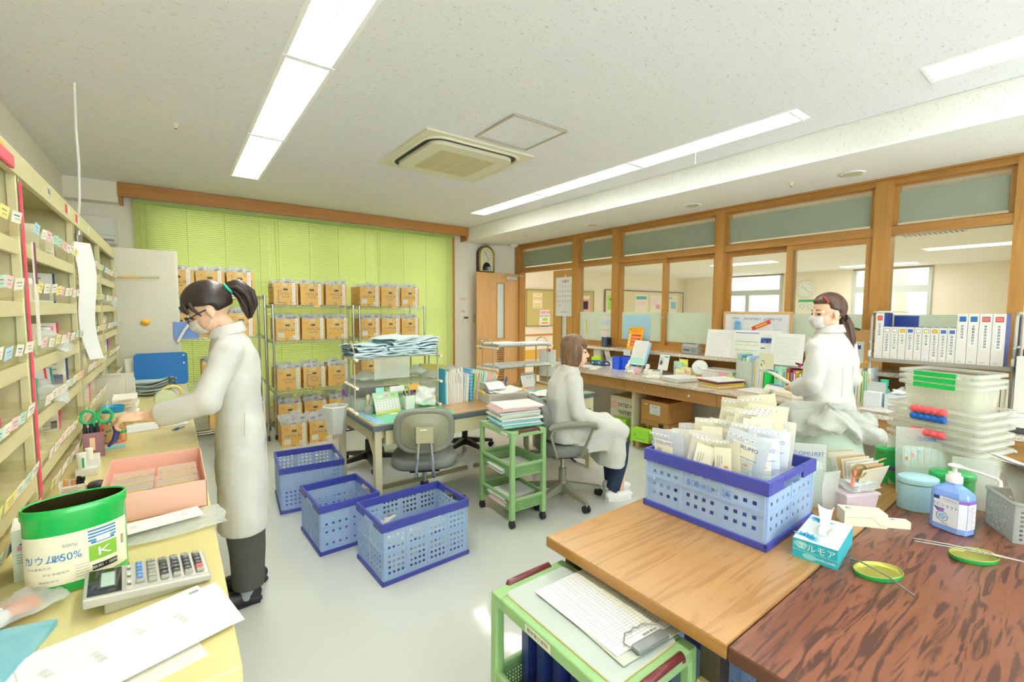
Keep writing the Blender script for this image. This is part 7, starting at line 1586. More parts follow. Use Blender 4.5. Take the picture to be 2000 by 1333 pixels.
def sack2(u, v):
    a = 2*pi*u; vv = v
    r = .155*sin(pi*min(1, .12+.88*vv))**.6*(1+.10*sin(4*a+1)+.06*sin(9*a+vv*7)+.03*sin(17*a)); 
    return (r*.95*cos(a), r*1.12*sin(a), .25+.085*(1-cos(pi*vv))/2*1.1-.02*sin(3*a)+.008*sin(11*a+vv*9))
b.grid(90, 30, sack2, WPL); crinkle(b.obj('gathered_top', t), .032)
# pinkish box full of slips
t = thing('slip_box', 'pale lilac plastic box crammed with slips and a ring', 'box', (2.055, .575, .70), R(-28))
LIL = mat('lilac_plastic', 'dcccd4', .4)
b = MB(); b.taper((.125, .10), (.14, .115), .075, LIL); b.prism(rrect(.15, .125, .008), .006, LIL, z=.066); b.obj('body', t, .002)
for i in range(16):
    m = (PAPER2, PAPER, mat('slip_tan', 'd8b884', .7), PAPER2)[i % 4]
    b = MB(); b.bb(-.045, .045, -.001, .0005, 0, .13, m); o = single(b, 'paper_slip', 'cream slip fanned upright in the lilac box', 'papers', (2.03+.004*i, .62-.006*i+.0, .782), R(-28), 'slips fanned in the lilac box'); o.rotation_euler = (R(-38+5*i), R(-14), R(-28-60+3*i))
b = MB(); b.grid(3, 6, lambda u, v: ((u-.5)*.02+.12*v, 0, .04*v), mat('salmon_band', 'ee8c78', .5)); b.tube([(-.01, 0, -.06), (-.005, 0, -.02), (.0, 0, 0)], .006, MATS['salmon_band'], 6); single(b, 'salmon_band', 'salmon band wrapped round the slips in the lilac box', 'band', (1.995, .545, .865), R(-30))
b = MB(); b.tube([(.026*cos(a), -.0, .026*sin(a)) for a in [2*pi*i/24 for i in range(24)]], .0022, GOLD, 6, closed=True); single(b, 'metal_ring', 'brass binder ring standing on the slips', 'ring', (1.985, .53, .868), R(-35))
b = crumple(.13, .09, .03, 341, PACK, 10, 8); b.box((0, 0, .012), (.08, .05, .002), mat('blister_white', 'e4ecf0', .4)); b.box((.02, .0, .014), (.04, .03, .004), CHROME)
o = single(b, 'blister_bag', 'clear bag with a silver blister sheet on the lilac box', 'bag', (2.045, .55, .80), R(-28)); o.rotation_euler = (.2, -.1, R(-28))
for i in range(3):
    b = crumple(.12, .08, .012, 350+i, MB3, 8, 6); single(b, 'clear_sleeve', 'clear sleeve lying over the lilac box, %s' % ('lowest', 'middle', 'topmost')[i], 'sleeve', (2.09, .575, .825+.012*i), R(-20+8*i), 'clear sleeves over the lilac box')
# tins, bottle
def tin(lab, x, y, rz, a, bb_, h, m, lid=True):
    t = thing('oval_tin', lab, 'tin', (x, y, .70), rz, 'oval tins on the work tables')
    b = MB(); b.lathe([(.97, 0), (1, .004), (1, h-.016)], m, 40, sx=a, sy=bb_); b.obj('body', t)
    b = MB(); b.lathe([(1.03, h-.022), (1.04, h-.018), (1.04, h-.006), (1.02, h-.001), (.98, h), (.9, h+.003), (.01, h+.003)], m, 40, sx=a, sy=bb_); b.obj('lid', t)
    b = MB(); b.lathe([(1.045, h-.024), (1.045, h-.021)], GRIM, 40, sx=a, sy=bb_, caps=False); b.lathe([(1.01, 0), (1.01, .003)], GRIM, 40, sx=a, sy=bb_, caps=False); b.obj('gold_rim', t)
    return t
tin('pale blue oval tin with its lid on, on the rosewood table', 2.24, .415, R(-50), .062, .045, .125, mat('tin_pale_blue', 'aad4dc', .35))
TGN = mat('tin_green', '1fae54', .25, coat=.5)
t_ = tin('green oval tin between the white sack and the blue tin', 2.50, .565, R(-50), .05, .036, .155, TGN)
b = MB(); b.lathe([(1.01, .06), (1.01, .075)], mat('pen_purple'), 30, sx=.05, sy=.036, caps=False); b.obj('purple_band', t_)
tin('green oval tin behind the hand sanitiser bottle', 2.36, .34, R(-50), .07, .045, .14, TGN)
t = thing('sanitiser_bottle', 'blue hand sanitiser bottle with a long white pump spout', 'bottle', (2.12, .30, .70), R(-108))
SBL = mat('sanitiser_blue', '84aaf0', .18, spec=.6, coat=.4)
pr8 = [(-.052, -.022), (-.034, -.036), (.034, -.036), (.052, -.022), (.052, .022), (.034, .036), (-.034, .036), (-.052, .022)]
b = MB(); vs = []; fs = []
lv = [(0, .96), (.004, 1), (.125, 1), (.138, .94), (.152, .62), (.160, .36), (.17, .34)]
for z, k in lv: vs += [(x*k, y*k if k > .5 else y*k*1.3, z) for x, y in pr8]
for j in range(len(lv)-1): fs += [(j*8+i, j*8+(i+1) % 8, (j+1)*8+(i+1) % 8, (j+1)*8+i) for i in range(8)]
fs.append(tuple(reversed(range(8)))); b.add(vs, fs, SBL); b.obj('body', t, .006, 3)
b = MB(); yy = -.0368
b.bb(-.034, .034, yy-.0005, yy, .022, .118, mat('label_pale', 'e8ecf4', .45))
LP2 = mat('label_purple', '9a6ac8', .5); LNV = mat('label_navy', '27427c', .5)
b.text('ラビショット', .0155, LNV, T(-.002, yy-.001, .088) @ UP, 2, .8); b.bb(-.034, -.018, yy-.001, yy, .106, .118, LNV); b.bb(-.016, .034, yy-.001, yy, .103, .1035, GREY); b.text('手指消毒用', .008, GREY, T(.01, yy-.001, .110) @ UP)
b.add([(-.03, yy-.001, .078), (-.002, yy-.001, .078), (-.006, yy-.001, .066), (-.02, yy-.001, .066)], [(0, 3, 2, 1)], LP2); b.add([(-.034, yy-.0012, .08), (-.028, yy-.0012, .08), (-.016, yy-.0012, .066), (-.022, yy-.0012, .066)], [(0, 3, 2, 1)], LNV)
b.tube([(-.008+.016*cos(a), yy-.0012, .05+.016*sin(a)) for a in [2*pi*i/26 for i in range(26)]], .0007, LNV, 4, closed=True)
for s in range(5): b.sphere((-.008+.007*cos(s*1.26), yy-.0012, .05+.007*sin(s*1.26)), (.0045, .0004, .0045), SKY, 8, 4)
b.text('500mL', .007, LNV, T(-.0, yy-.001, .028) @ UP); b.obj('front_label', t)
b = MB()   # second label face on the bevelled right side
Mx = Matrix.Translation((.043, -.029, 0)) @ Matrix.Rotation(math.atan2(.014, .018), 4, 'Z')
b.bb(-.011, .011, -.0006, 0, .022, .118, MATS['label_pale'], Mx); b.bb(-.011, .011, -.001, 0, .108, .118, LP2, Mx)
Ms = Matrix.Translation((.0523, 0, 0)) @ Matrix.Rotation(pi/2, 4, 'Z')
b.bb(-.021, .021, -.0006, 0, .022, .118, MATS['label_pale'], Ms); b.bb(-.021, .021, -.001, 0, .108, .118, LP2, Ms); b.text('ラビショット', .007, INK, Ms @ T(0, -.0012, .113) @ UP); b.bb(.0, .001, -.001, 0, .022, .1, LP2, Ms)
for k in range(14): b.bb(-.019, -.003, -.001, 0, .028+k*.0055, .0295+k*.0055, GREY, Ms); b.bb(.003, .019-.006*(k % 3), -.001, 0, .028+k*.0055, .0295+k*.0055, GREY, Ms)
b.obj('side_label', t)
b = MB(); b.lathe([(.022, .168), (.022, .188), (.016, .19), (.016, .2), (.008, .201)], WHITE, 24); b.cyl((0, 0, .2), (0, 0, .222), .006, WHITE, 12); b.lathe([(.006, .218), (.019, .222), (.02, .227), (.012, .23), (0, .23)], WHITE, 20); b.tube([(.01, 0, .224), (.06, .0, .222), (.107, 0, .217), (.115, 0, .212), (.116, 0, .195)], [.005, .0045, .004, .005, .006], WHITE, 10); b.obj('pump', t)
# tissue box
t = thing('tissue_box', 'turquoise and white flower patterned tissue box on the oak table', 'tissue box', (1.615, .513, .70), R(7))
TQ = mat('tissue_turquoise', '2cb4c4', .45)
b = MB(); b.bb(-.11, .11, -.057, .057, 0, .058, TQ); b.bb(-.1105, .1105, -.0575, .0575, .0, .001, TQ); b.bb(-.11, .11, -.057, .057, .0575, .0585, WHITE)
b.text('エルモア', .026, mat('logo_cream', 'e6f4ec', .5), T(-.1108, -.004, .038, -pi/2) @ UP, 3, .95); b.text('400枚(200組)', .009, MATS['logo_cream'], T(-.1108, -.03, .012, -pi/2) @ UP); b.bb(-.1106, -.11, -.057, .057, .024, .0245, WHITE)
b.prism([(x-.036, y+.043) for x, y in oval(.018, .010, 18)], .0006, mat('teal_leaf', '8cd4d8', .5), T(-.11, 0, 0, -pi/2) @ UP); b.prism([(x-.012, y+.012) for x, y in oval(.018, .009, 18)], .0006, MATS['teal_leaf'], T(-.11, 0, 0, -pi/2) @ UP)
b.bb(.11, .1105, -.057, .057, .02, .058, WHITE)
def petal(cx, cy, a, L, w, m): b.add([(cx, cy, .0592), (cx+L*.5*cos(a)-w*sin(a), cy+L*.5*sin(a)+w*cos(a), .0592), (cx+L*cos(a), cy+L*sin(a), .0592), (cx+L*.5*cos(a)+w*sin(a), cy+L*.5*sin(a)-w*cos(a), .0592)], [(0, 3, 2, 1)], m)
for k in range(7): petal(-.085, .03, -1.9+k*.5, .042, .008, mat('flower_blue', '4ab8e4', .5)); petal(.085, .02, 1.4+k*.5, .038, .008, MATS['flower_blue'])
b.obj('carton', t)
b = MB(); b.prism([(x, y) for x, y in oval(.055, .024, 24)], .0012, mat('slot_shadow', 'cfd4cc', .6), z=.0588); b.obj('opening', t)
b = MB(); b.grid(10, 10, lambda u, v: ((u-.5)*.05*(1+1.0*v)+.05*v, .01*sin(u*7)+.02*(v-.3)*sin(u*3+1), .06+.075*v*(1-.45*u)+.006*sin(u*9)), film('tissue_paper', 'ffffff', .88, .8, .5)); b.grid(6, 6, lambda u, v: ((u-.5)*.09, -.006+.02*(v-.5)+.004*sin(u*8), .062+.022*sin(pi*u)*(.6+.4*v)), WHITE); b.obj('tissue', t)
# white cartons
CWB = mat('ivory_carton', 'f0ecd4', .5)
b = MB(); b.bb(-.065, .065, -.03, .03, 0, .05, CWB); b.bb(-.05, -.035, -.0, .008, .0502, .0506, GRN); b.bb(-.045, -.04, .01, .014, .0502, .0506, MATS['pen_purple']); b.text('GLUTAMINE', .008, GREY, T(.01, .0, .0508)); b.tube([(-.06, -.0305, .03), (.02, -.0305, .034), (.045, -.0305, .01), (.06, -.0305, .008)], .0006, GREY, 4)
single(b, 'ivory_carton', 'larger ivory carton lying behind the tissue box', 'carton', (1.925, .50, .70), R(-50), bevel=.002)
b = MB(); b.bb(-.045, .045, -.015, .015, 0, .025, CWB); b.bb(-.01, .002, -.005, .005, .0252, .0255, GREY)
single(b, 'ivory_carton', 'slim ivory carton end pointing past the larger one', 'carton', (1.985, .425, .70), R(-48), bevel=.001)
# lids with tools
LIDG = mat('lid_gold_inside', 'b0b052', .3, .5)
def lid(lab, x, y, rz, a=.068, bb_=.043):
    t = thing('tin_lid', lab, 'lid', (x, y, .70), rz, 'green tin lids on the rosewood table')
    b = MB(); b.lathe([(.96, 0), (1, .002), (1, .013)], TGN, 44, sx=a, sy=bb_, caps=False); b.lathe([(.96, 0), (.01, 0)], TGN, 44, sx=a, sy=bb_, caps=False); b.obj('outer_rim', t)
    b = MB(); b.lathe([(1.0, .013), (.985, .0145), (.965, .013), (.955, .003), (.8, .0022), (.01, .0022)], LIDG, 44, sx=a, sy=bb_, caps=False); b.obj('inside', t)
lid('green and gold tin lid holding a bent spatula', 1.585, .366, R(-30)); lid('green and gold tin lid with steel tweezers across it', 1.925, .218, R(-34))
b = MB(); b.tube([(-.075, 0, .010), (-.05, 0, .018), (.03, 0, .018), (.085, 0, .006), (.095, 0, .004)], [.004, .0022, .0022, .002, .003], mat('steel_dark', '8f928e', .3, 1.0), 8); single(b, 'spatula', 'bent steel spatula resting in the nearer green lid', 'spatula', (1.56, .362, .703), R(-112))
t = thing('tweezers', 'long steel tweezers resting on the farther green lid', 'tweezers', (1.93, .235, .712), R(-66))
for s in (-1, 1):
    b = MB(); b.tube([(-.125, s*.010, .006), (-.04, s*.009, .008), (.06, s*.004, .006), (.14, 0, .002)], [.0016, .0026, .0026, .002], STEEL, 6)
    for k in range(10): b.box((-.0+k*.006, s*.0075, .0095), (.0015, .003, .003), STEEL)
    b.obj('arm', t)
# clear stacked containers
CC = film('container_clear', 'f3f3ea', .26, .12, .3); CCR = film('container_rim', 'e4e5de', .55, .15, .3)
def tub(lab, x, y, z, W, D, H, hd, rz, grp):
    t = thing('clear_container', lab, 'container', (x, y, z), rz, grp); b = MB(); k = .86
    a = [(-W/2*k, -D/2*k), (W/2*k, -D/2*k), (W/2*k, D/2*k), (-W/2*k, D/2*k)]; c = [(-W/2, -D/2), (W/2, -D/2), (W/2, D/2), (-W/2, D/2)]
    P0 = rrect(W*k, D*k, .025, 4); P1 = rrect(W, D, .03, 4); n = len(P0)
    b.add([(px, py, 0) for px, py in P0]+[(px, py, H) for px, py in P1], [(i, (i+1) % n, n+(i+1) % n, n+i) for i in range(n)]+[tuple(range(n))], CC, True); b.obj('tub', t)
    b = MB(); P2 = rrect(W+.03, D+.03, .035, 4); b.add([(px, py, H) for px, py in P1]+[(px, py, H+.001) for px, py in P2]+[(px, py, H-.012) for px, py in P2], [(i, (i+1) % n, n+(i+1) % n, n+i) for i in range(n)]+[(n+i, n+(i+1) % n, 2*n+(i+1) % n, 2*n+i) for i in range(n)], CCR, True); b.obj('rim', t)
    if hd:
        b = MB()
        if hd == 'green': b.bb(-D*.0-.07, .07, -.004, 0, -.009, .009, mat('grip_green', '12c052', .35), T(-W/2-.017, 0, H-.010, -pi/2))
        else:
            m = mat('grip_red', 'ee5a62', .3) if hd == 'red' else mat('grip_blue', '1264c0', .3); q = []
            b.tube([(-W/2-.022, -.058+.116*i/30, H-.012+0) for i in range(31)], [.0125+.0035*abs(sin(pi*5*i/30)) for i in range(31)], m, 12)
        b.obj('grip', t)
    return t
G1 = 'nested large clear containers'; rot = R(-16)
for i, (hd, l) in enumerate(((None, 'lowest large clear container of the stack'), (None, 'second large clear container from below'), ('red', 'large clear container with the lower red wavy grip'), (None, 'large clear container between the red grips'), ('blue', 'large clear container with the blue wavy grip'), ('red', 'topmost large clear container with the upper red wavy grip'))):
    tub(l, 2.60+.0, .40, .703+.031*i, .24, .30, .20, hd, rot, G1)
for i, l in enumerate(('lowest of the three smaller containers with green grips', 'middle of the three smaller containers with green grips', 'topmost small container with a green grip')):
    tub(l, 2.60, .40, .985+.024*i, .20, .25, .17, 'green', rot, 'three nested smaller clear containers')
# basket at the right edge with packs
t = thing('clear_basket', 'clear mesh basket with a yellow handle at the right table edge', 'basket', (2.28, .105, .70), R(-60))
meshbasket(t, .22, .16, .13, film('basket_grey_clear', 'd8dad6', .6, .2, .3), g=.016)
b = MB(); b.bb(-.06, .05, -.095, -.085, .120, .136, YEL); b.obj('yellow_handle', t, .003)
for i in range(14):
    q = random.Random(i+500); b = MB()
    b.grid(3, 10, lambda u, v, i=i: ((u-.5)*.07, .0, v*.29), MB1 if i % 3 else MB2) if 0 else None
    def bf(u, v, i=i): an = v*(.9+.05*i); return (-.15*(1-cos(an))*1.6, (u-.5)*.10, .25*sin(an)/1.0+.0)
    b.grid(3, 10, bf, MB1 if i % 3 else MB3)
    b.grid(2, 2, lambda u, v, i=i: (lambda p: (p[0]-.001, p[1], p[2]+.002))(bf(u, .8+.15*v)), PAPER)
    single(b, 'curved_pack', 'long cream pack curving over from the clear mesh basket', 'packet', (2.28+.004*i, .12-.007*i, .712), R(-28-2*i), 'curving packs in the clear mesh basket')
b = MB(); b.box((0, 0, .05), (.05, .04, .1), MATS['label_pale']); 
# ================================================================ the three people
SKIN = mat('skin', 'eec3a4', .5, var=.03, vscale=9); SKIN.node_tree.nodes['Principled BSDF'].inputs['Subsurface Weight'].default_value = .08
LIP = mat('lips', 'd08478', .45); COAT = mat('lab_coat_white', 'd6d5cf', .75, spec=.3, bump=.15, bscale=14); MASK = mat('face_mask_white', 'e2e0dd', .7, bump=.2, bscale=60)
def strands(name, c1, c2):
    m = wood(name, c1, c2, 'z', 60, .38, 14, (.3, .7)); return m
HB1 = strands('hair_black_brown', '1c1614', '43342c'); HB2 = strands('hair_brown', '5c4432', '8f6e50'); HB3 = strands('hair_dark_brown', '3c2a22', '6e4c3a')
_tx = bpy.data.textures.new('cloth_folds', 'CLOUDS'); _tx.noise_scale = .13; _tx.noise_depth = 1
def loft(b, rings, m, n=28, p=2.3):
    vs = []; fs = []
    for r in rings:
        cx, cy_, cz, rx, ry = r[:5]; tx, ty = (r[5], r[6]) if len(r) > 5 else (0, 0)
        for i in range(n):
            a = 2*pi*i/n; c, s = cos(a), sin(a); k = (abs(c)**p+abs(s)**p)**(-1/p); x, y = rx*c*k, ry*s*k
            vs.append((cx+x, cy_+y, cz+x*tx+y*ty))
    for j in range(len(rings)-1): fs += [(j*n+i, j*n+(i+1) % n, (j+1)*n+(i+1) % n, (j+1)*n+i) for i in range(n)]
    fs += [tuple(reversed(range(n))), tuple(range((len(rings)-1)*n, len(rings)*n))]
    b.add(vs, fs, m, True)
def skinned(b, name, t, vox, sm=6, fold=0, label=None):
    o = b.obj(name, t); r = o.modifiers.new('r', 'REMESH'); r.mode = 'VOXEL'; r.voxel_size = vox; r.use_smooth_shade = True
    s = o.modifiers.new('s', 'SMOOTH'); s.iterations = sm; s.factor = .5
    if fold: d = o.modifiers.new('d', 'DISPLACE'); d.texture = _tx; d.strength = fold; d.mid_level = .5; d.texture_coords = 'LOCAL'
    return o
def hand(b, M, m, curl=.6, spread=.1, side=1):
    """wrist at origin, fingers along +x, palm down, thumb toward +y*side"""
    b.sphere((.045, 0, 0), (.052, .040, .015), m, 12, 8, M); b.tube([(-.05, 0, 0), (0, 0, 0), (.03, 0, 0)], [.024, .022, .024], m, 10, M=M)
    for i, (y, L) in enumerate(((.029, .068), (.010, .077), (-.010, .071), (-.028, .055))):
        y *= side; a = curl*(.75+.12*i); p = [(.07, y, .002)]; x, z = .08, .0; an = .15
        for k in range(3):
            seg = L*(.45, .32, .23)[k]; an += a*.75; x += seg*cos(an); z -= seg*sin(an); p.append((x, y*(1+spread*k), z))
        b.tube(p, [.0098, .0092, .0082, .0066], m, 8, M=M); b.sphere(p[-1], .0066, m, 8, 5, M)
    p = [(.012, side*.026, -.004), (.038, side*.050, -.014), (.062, side*.050, -.028), (.080, side*.040, -.036)]
    b.tube(p, [.013, .0115, .0098, .0075], m, 8, M=M); b.sphere(p[-1], .0075, m, 8, 5, M)
def head(b, H, m, ears=True):
    b.sphere((-.012, 0, .03), (.092, .076, .092), m, 20, 14, H); b.sphere((.022, 0, -.035), (.064, .058, .083), m, 16, 12, H); b.sphere((.04, 0, -.09), (.032, .034, .026), m, 12, 8, H)
    b.sphere((.058, 0, .012), (.028, .052, .022), m, 12, 8, H)
    b.tube([(.078, 0, .008), (.092, 0, -.018), (.102, 0, -.034)], [.008, .010, .011], m, 8, M=H); b.sphere((.094, 0, -.036), (.012, .015, .009), m, 8, 6, H)
    b.sphere((.080, 0, -.064), (.012, .022, .008), m, 10, 6, H); b.sphere((.077, 0, -.077), (.012, .019, .008), m, 10, 6, H)
    if ears:
        for s in (-1, 1): b.sphere((-.008, s*.076, -.008), (.019, .008, .030), m, 10, 8, H); b.sphere((-.002, s*.076, -.034), (.009, .007, .01), m, 8, 6, H)
def face_bits(t, H, hairm, eyes=True):
    for s in (-1, 1):
        b = MB(); b.tube([(.079, s*.018, -.001), (.080, s*.030, .001), (.070, s*.043, -.003)], [.0018, .0028, .0015], INK, 6, M=H); b.sphere((.075, s*.031, -.004), (.006, .009, .005), mat('eye_dark', '2c2420', .2), 8, 6, H); b.obj('eye', t)
        b = MB(); b.tube([(.084, s*.014, .022), (.082, s*.030, .027), (.070, s*.048, .022)], [.002, .003, .0015], hairm, 6, M=H); b.obj('eyebrow', t)
    b = MB(); b.sphere((.0905, 0, -.0635), (.003, .016, .004), LIP, 10, 6, H); b.sphere((.088, 0, -.072), (.004, .014, .0045), LIP, 10, 6, H); b.obj('mouth', t)
def cap_hair(b, H, m, style, bobz=0):
    nu, nv = 40, 26; vs = []
    for j in range(nv+1):
        th = pi*j/nv
        for i in range(nu):
            ph = 2*pi*i/nu; d = (sin(th)*cos(ph), sin(th)*sin(ph), cos(th)); k = 1.0
            if style in ('tail', 'fringe'):
                e = max(0, min(1, (d[0]-.36)*6))*max(0, min(1, ((.42 if style == 'tail' else .16)-d[2])*6)); e = max(e, max(0, min(1, (d[0]+.22)*6))*max(0, min(1, (-.12+.3*d[0]-d[2])*9))); e = max(e, max(0, min(1, (-.55-d[2])*6)))
                k = 1-.24*e
            else:
                e = max(0, min(1, (d[0]-.42)*7))*max(0, min(1, (.22-d[2])*7)); k = 1-.24*e
            x, y, z = -.014+d[0]*.106*k, d[1]*.088*k, .034+d[2]*.104*k
            if bobz and d[2] < .0:
                q = min(1, -d[2]*1.6)
                if e < .5: z = .034-bobz*q; w = (1-.0*q); x = -.014+(.100*math.copysign(min(1, math.hypot(d[0], d[1])**.3), 1)*cos(ph))*w*(1 if cos(ph) < 0 else .55+.1*q); y = .092*sin(ph)*min(1, abs(sin(th))**.3)
            vs.append((x, y, z))
    fs = [(j*nu+i, (j+1)*nu+i, (j+1)*nu+(i+1) % nu, j*nu+(i+1) % nu) for j in range(nv) for i in range(nu)]
    b.add(vs, fs, m, True, H)
def mask(t, H):
    b = MB(); n = 12
    def mf(u, v):
        a = (u-.5)*2.1; w = .060; z = -.012-.082*v
        return (.02+(.082-.022*v*v+.012*sin(pi*v))*cos(a)-.0+.0, (w+.004)*sin(a), z+.012*abs(u-.5)*2*(v-.4))
    b.grid(14, 10, mf, MASK, True, H)
    for k in (.25, .5, .72): b.tube([tuple(x+(.001 if i == 0 else 0) for i, x in enumerate(mf(.1+.8*q/10, k))) for q in range(11)], .0009, mat('mask_pleat', 'dedbd6', .7), 4, M=H)
    b.obj('face_mask', t)
    for s in (-1, 1):
        b = MB(); u = .5+s*.5; b.tube([mf(u, .08), (.01, s*.078, .012), (-.012, s*.084, .016), (-.024, s*.083, -.006), (.0, s*.078, -.04), mf(u, .85)], .0016, WHITE, 5, M=H); b.obj('ear_loop', t)
def shoe(t, x, y, rz, m, sole, L=.24, z=0):
    M = T(x, y, z, rz); b = MB()
    b.sphere((.03, 0, .035), (L*.42, .043, .038), m, 16, 10, M); b.sphere((-.05, 0, .045), (.062, .036, .045), m, 14, 9, M); b.bb(-.10, .10, -.036, .036, .0, .03, m, M)
    skinned(b, 'shoe', t, .006, 4); b = MB(); b.prism([(px*1.0, py) for px, py in oval(L*.5, .043, 22)], .014, sole, M @ T(.01, 0, 0)); b.obj('shoe_sole', t)
def collar(t, cx, cy_, z, rx, ry, tilt=0):
    b = MB(); n = 26
    def cf(u, v): a = R(28)+u*R(304); k = 1+.28*v*v; return (cx+rx*k*cos(a), cy_+ry*k*sin(a), z+.03-.045*v*v+.0-tilt*cos(a))
    b.grid(n, 6, cf, COAT); b.grid(n, 6, lambda u, v: tuple(q*1.0 if i < 2 else q-.004 for i, q in enumerate(cf(u, v))), COAT); b.obj('coat_collar', t)
def ponytail(t, H, m, pts, rad, tie, tiep, name='ponytail'):
    b = MB(); b.tube(pts, rad, m, 14, M=H)
    for k in range(6): a = k*1.05; b.tube([(x+r*.85*cos(a+i*.2), y+r*.85*sin(a+i*.2), z-.004*i) for i, ((x, y, z), r) in enumerate(zip(pts, rad))], [r*.35+.001 for r in rad], m, 6, M=H)
    b.obj(name, t)
    b = MB(); b.tube([(tiep[0]+tiep[3]*.55*cos(a)*.3, tiep[1]+tiep[3]*sin(a), tiep[2]+tiep[3]*cos(a)) for a in [2*pi*i/16 for i in range(16)]], .0065, tie, 8, closed=True, M=H); b.obj('hair_tie', t)
def arm(b, m, S_, E_, W_, r=(.062, .055, .048, .043)):
    S_, E_, W_ = Vector(S_), Vector(E_), Vector(W_); b.tube([S_, S_.lerp(E_, .5), E_, E_.lerp(W_, .5), W_], [r[0], r[1], r[1]*.98, r[2], r[3]], m, 16); b.sphere(tuple(S_), r[0]*1.05, m, 12, 8); b.sphere(tuple(E_), r[1], m, 12, 8)
def frame(p, d, up=(0, 0, 1)):
    x = Vector(d).normalized(); z = Vector(up); y = z.cross(x).normalized(); z = x.cross(y); return Matrix(((x.x, y.x, z.x, p[0]), (x.y, y.y, z.y, p[1]), (x.z, y.z, z.z, p[2]), (0, 0, 0, 1)))

# --- woman standing at the left counter, head bent, facing the shelves
t = thing('person', 'woman in white lab coat, glasses and mask working at the left counter', 'person', (.245, 2.58, 0), R(176))
H = T(.105, 0, 1.445) @ Matrix.Rotation(R(30), 4, 'Y') @ Matrix.Rotation(R(-4), 4, 'Z')
b = MB(); head(b, H, SKIN); b.tube([(.075, 0, 1.40), (.03, 0, 1.34), (.0, 0, 1.25)], [.05, .048, .06], SKIN, 16)
loft(b, [(.0, 0, .78, .08, .13), (.0, 0, 1.0, .08, .12), (.0, 0, 1.2, .08, .15), (.01, 0, 1.30, .06, .12)], SKIN)
W1, W2 = (.345, .13, .985), (.215, -.10, .955)
for s, w in ((1, W1), (-1, W2)): b.tube([(.02, s*.15, 1.25), (.12, s*.21, 1.04) if s > 0 else (.08, -.2, 1.02), w], [.045, .035, .024], SKIN, 10); b.tube([(-.0, s*.08, .85), (.01, s*.08, .45), (-.01, s*.08, .09)], [.08, .055, .036], SKIN, 12); b.sphere((.0, s*.08, .055), (.05, .026, .02), SKIN, 10, 6)
hand(b, frame(W1, (.9, -.15, .05), (0, .25, 1)), SKIN, 1.0, .05, -1); hand(b, frame(W2, (.85, .3, -.05), (0, -.3, 1)), SKIN, .8, .05, 1)
skinned(b, 'body', t, .0045, 3)
b = MB()
loft(b, [(-.005, 0, .375, .110, .195), (-.005, 0, .60, .112, .19), (-.005, 0, .82, .11, .178), (0, 0, .98, .100, .158), (.0, 0, 1.12, .104, .168), (.01, 0, 1.24, .10, .18), (.02, 0, 1.30, .082, .15), (.035, 0, 1.345, .055, .09)], COAT)
arm(b, COAT, (.03, .155, 1.255), (.13, .215, 1.045), (.30, .145, .985), (.066, .063, .060, .052)); arm(b, COAT, (.03, -.155, 1.25), (.08, -.21, 1.02), (.17, -.125, .96), (.062, .056, .05, .046))
skinned(b, 'lab_coat', t, .009, 5, .024)
collar(t, .035, 0, 1.345, .066, .085, .02)
for s, w in ((1, (.30, .145, .985)), (-1, (.17, -.125, .96))):
    pass
b = MB(); b.tube([(-.108, .05, 1.1), (-.112, .055, .8), (-.115, .06, .42)], .0016, mat('seam', 'd9d6cc', .7), 4); b.tube([(-.02, .182, .97), (-.015, .19, .86)], .002, MATS['seam'], 4); b.obj('coat_seam', t)
TR1 = mat('trousers_charcoal', '54554f', .85, var=.12, vscale=14)
b = MB()
for s in (-1, 1): b.tube([(-.01, s*.085, .6), (-.01, s*.085, .38), (-.015, s*.085, .25), (-.01, s*.082, .085)], [.095, .085, .078, .072], TR1, 18)
skinned(b, 'trousers', t, .009, 4, .01)
for s in (-1, 1):
    shoe(t, .02+.02*s, s*.085, 0, BLACK, BLACK); b = MB(); b.cyl((-.02+.02*s, s*.085, .03), (-.015, s*.085, .12), .038, mat('sock_grey', 'a9b0b4', .8), 12); b.obj('sock', t)
b = MB(); cap_hair(b, H, HB1, 'fringe'); skinned(b, 'hair', t, .005, 3)
b = MB()
for k in range(9): y = -.056+.014*k; q = abs(y)*.35; b.tube([(.088-q, y, .065), (.092-q, y*1.02, .045), (.088-q, y*1.05, .022+.006*sin(k*2))], [.009, .008, .002], HB1, 8, M=H)
for s in (-1, 1): b.tube([(.045, s*.066, .06), (.046, s*.074, .03), (.034, s*.075, -.012)], [.012, .009, .003], HB1, 8, M=H)
b.obj('fringe', t)
ponytail(t, H, HB1, [(-.105, 0, .04), (-.13, 0, .055), (-.16, 0, .045), (-.172, 0, .0), (-.155, 0, -.055), (-.125, 0, -.10)], [.018, .024, .034, .040, .034, .008], mat('hair_tie_mint', '2cc8a4', .5), (-.122, 0, .045, .026))
face_bits(t, H, HB1); mask(t, H)
b = MB(); GF = mat('glasses_frame', '1d2b3c', .25)
for s in (-1, 1):
    b.tube([(.100-.004*abs(cos(a)), s*.032+.024*cos(a), -.004+.017*sin(a)) for a in [2*pi*i/20 for i in range(20)]], .0022, GF, 6, closed=True, M=H); b.tube([(.096, s*.056, .002), (.05, s*.072, .004), (-.005, s*.080, .004)], .0026, GF, 6, M=H)
b.tube([(.103, -.009, .002), (.105, 0, .005), (.103, .009, .002)], .0018, GF, 6, M=H); b.obj('glasses', t)
b = MB(); b.cyl((0, 0, 0), (0, 0, .05), .012, mat('stamp_wood'), 14); b.cyl((0, 0, .03), (0, 0, .042), .0125, GRN, 14); single(b, 'name_stamp', 'wooden stamp with a green band held in the first woman\'s fingers', 'stamp', (-.185, 2.495, .895))
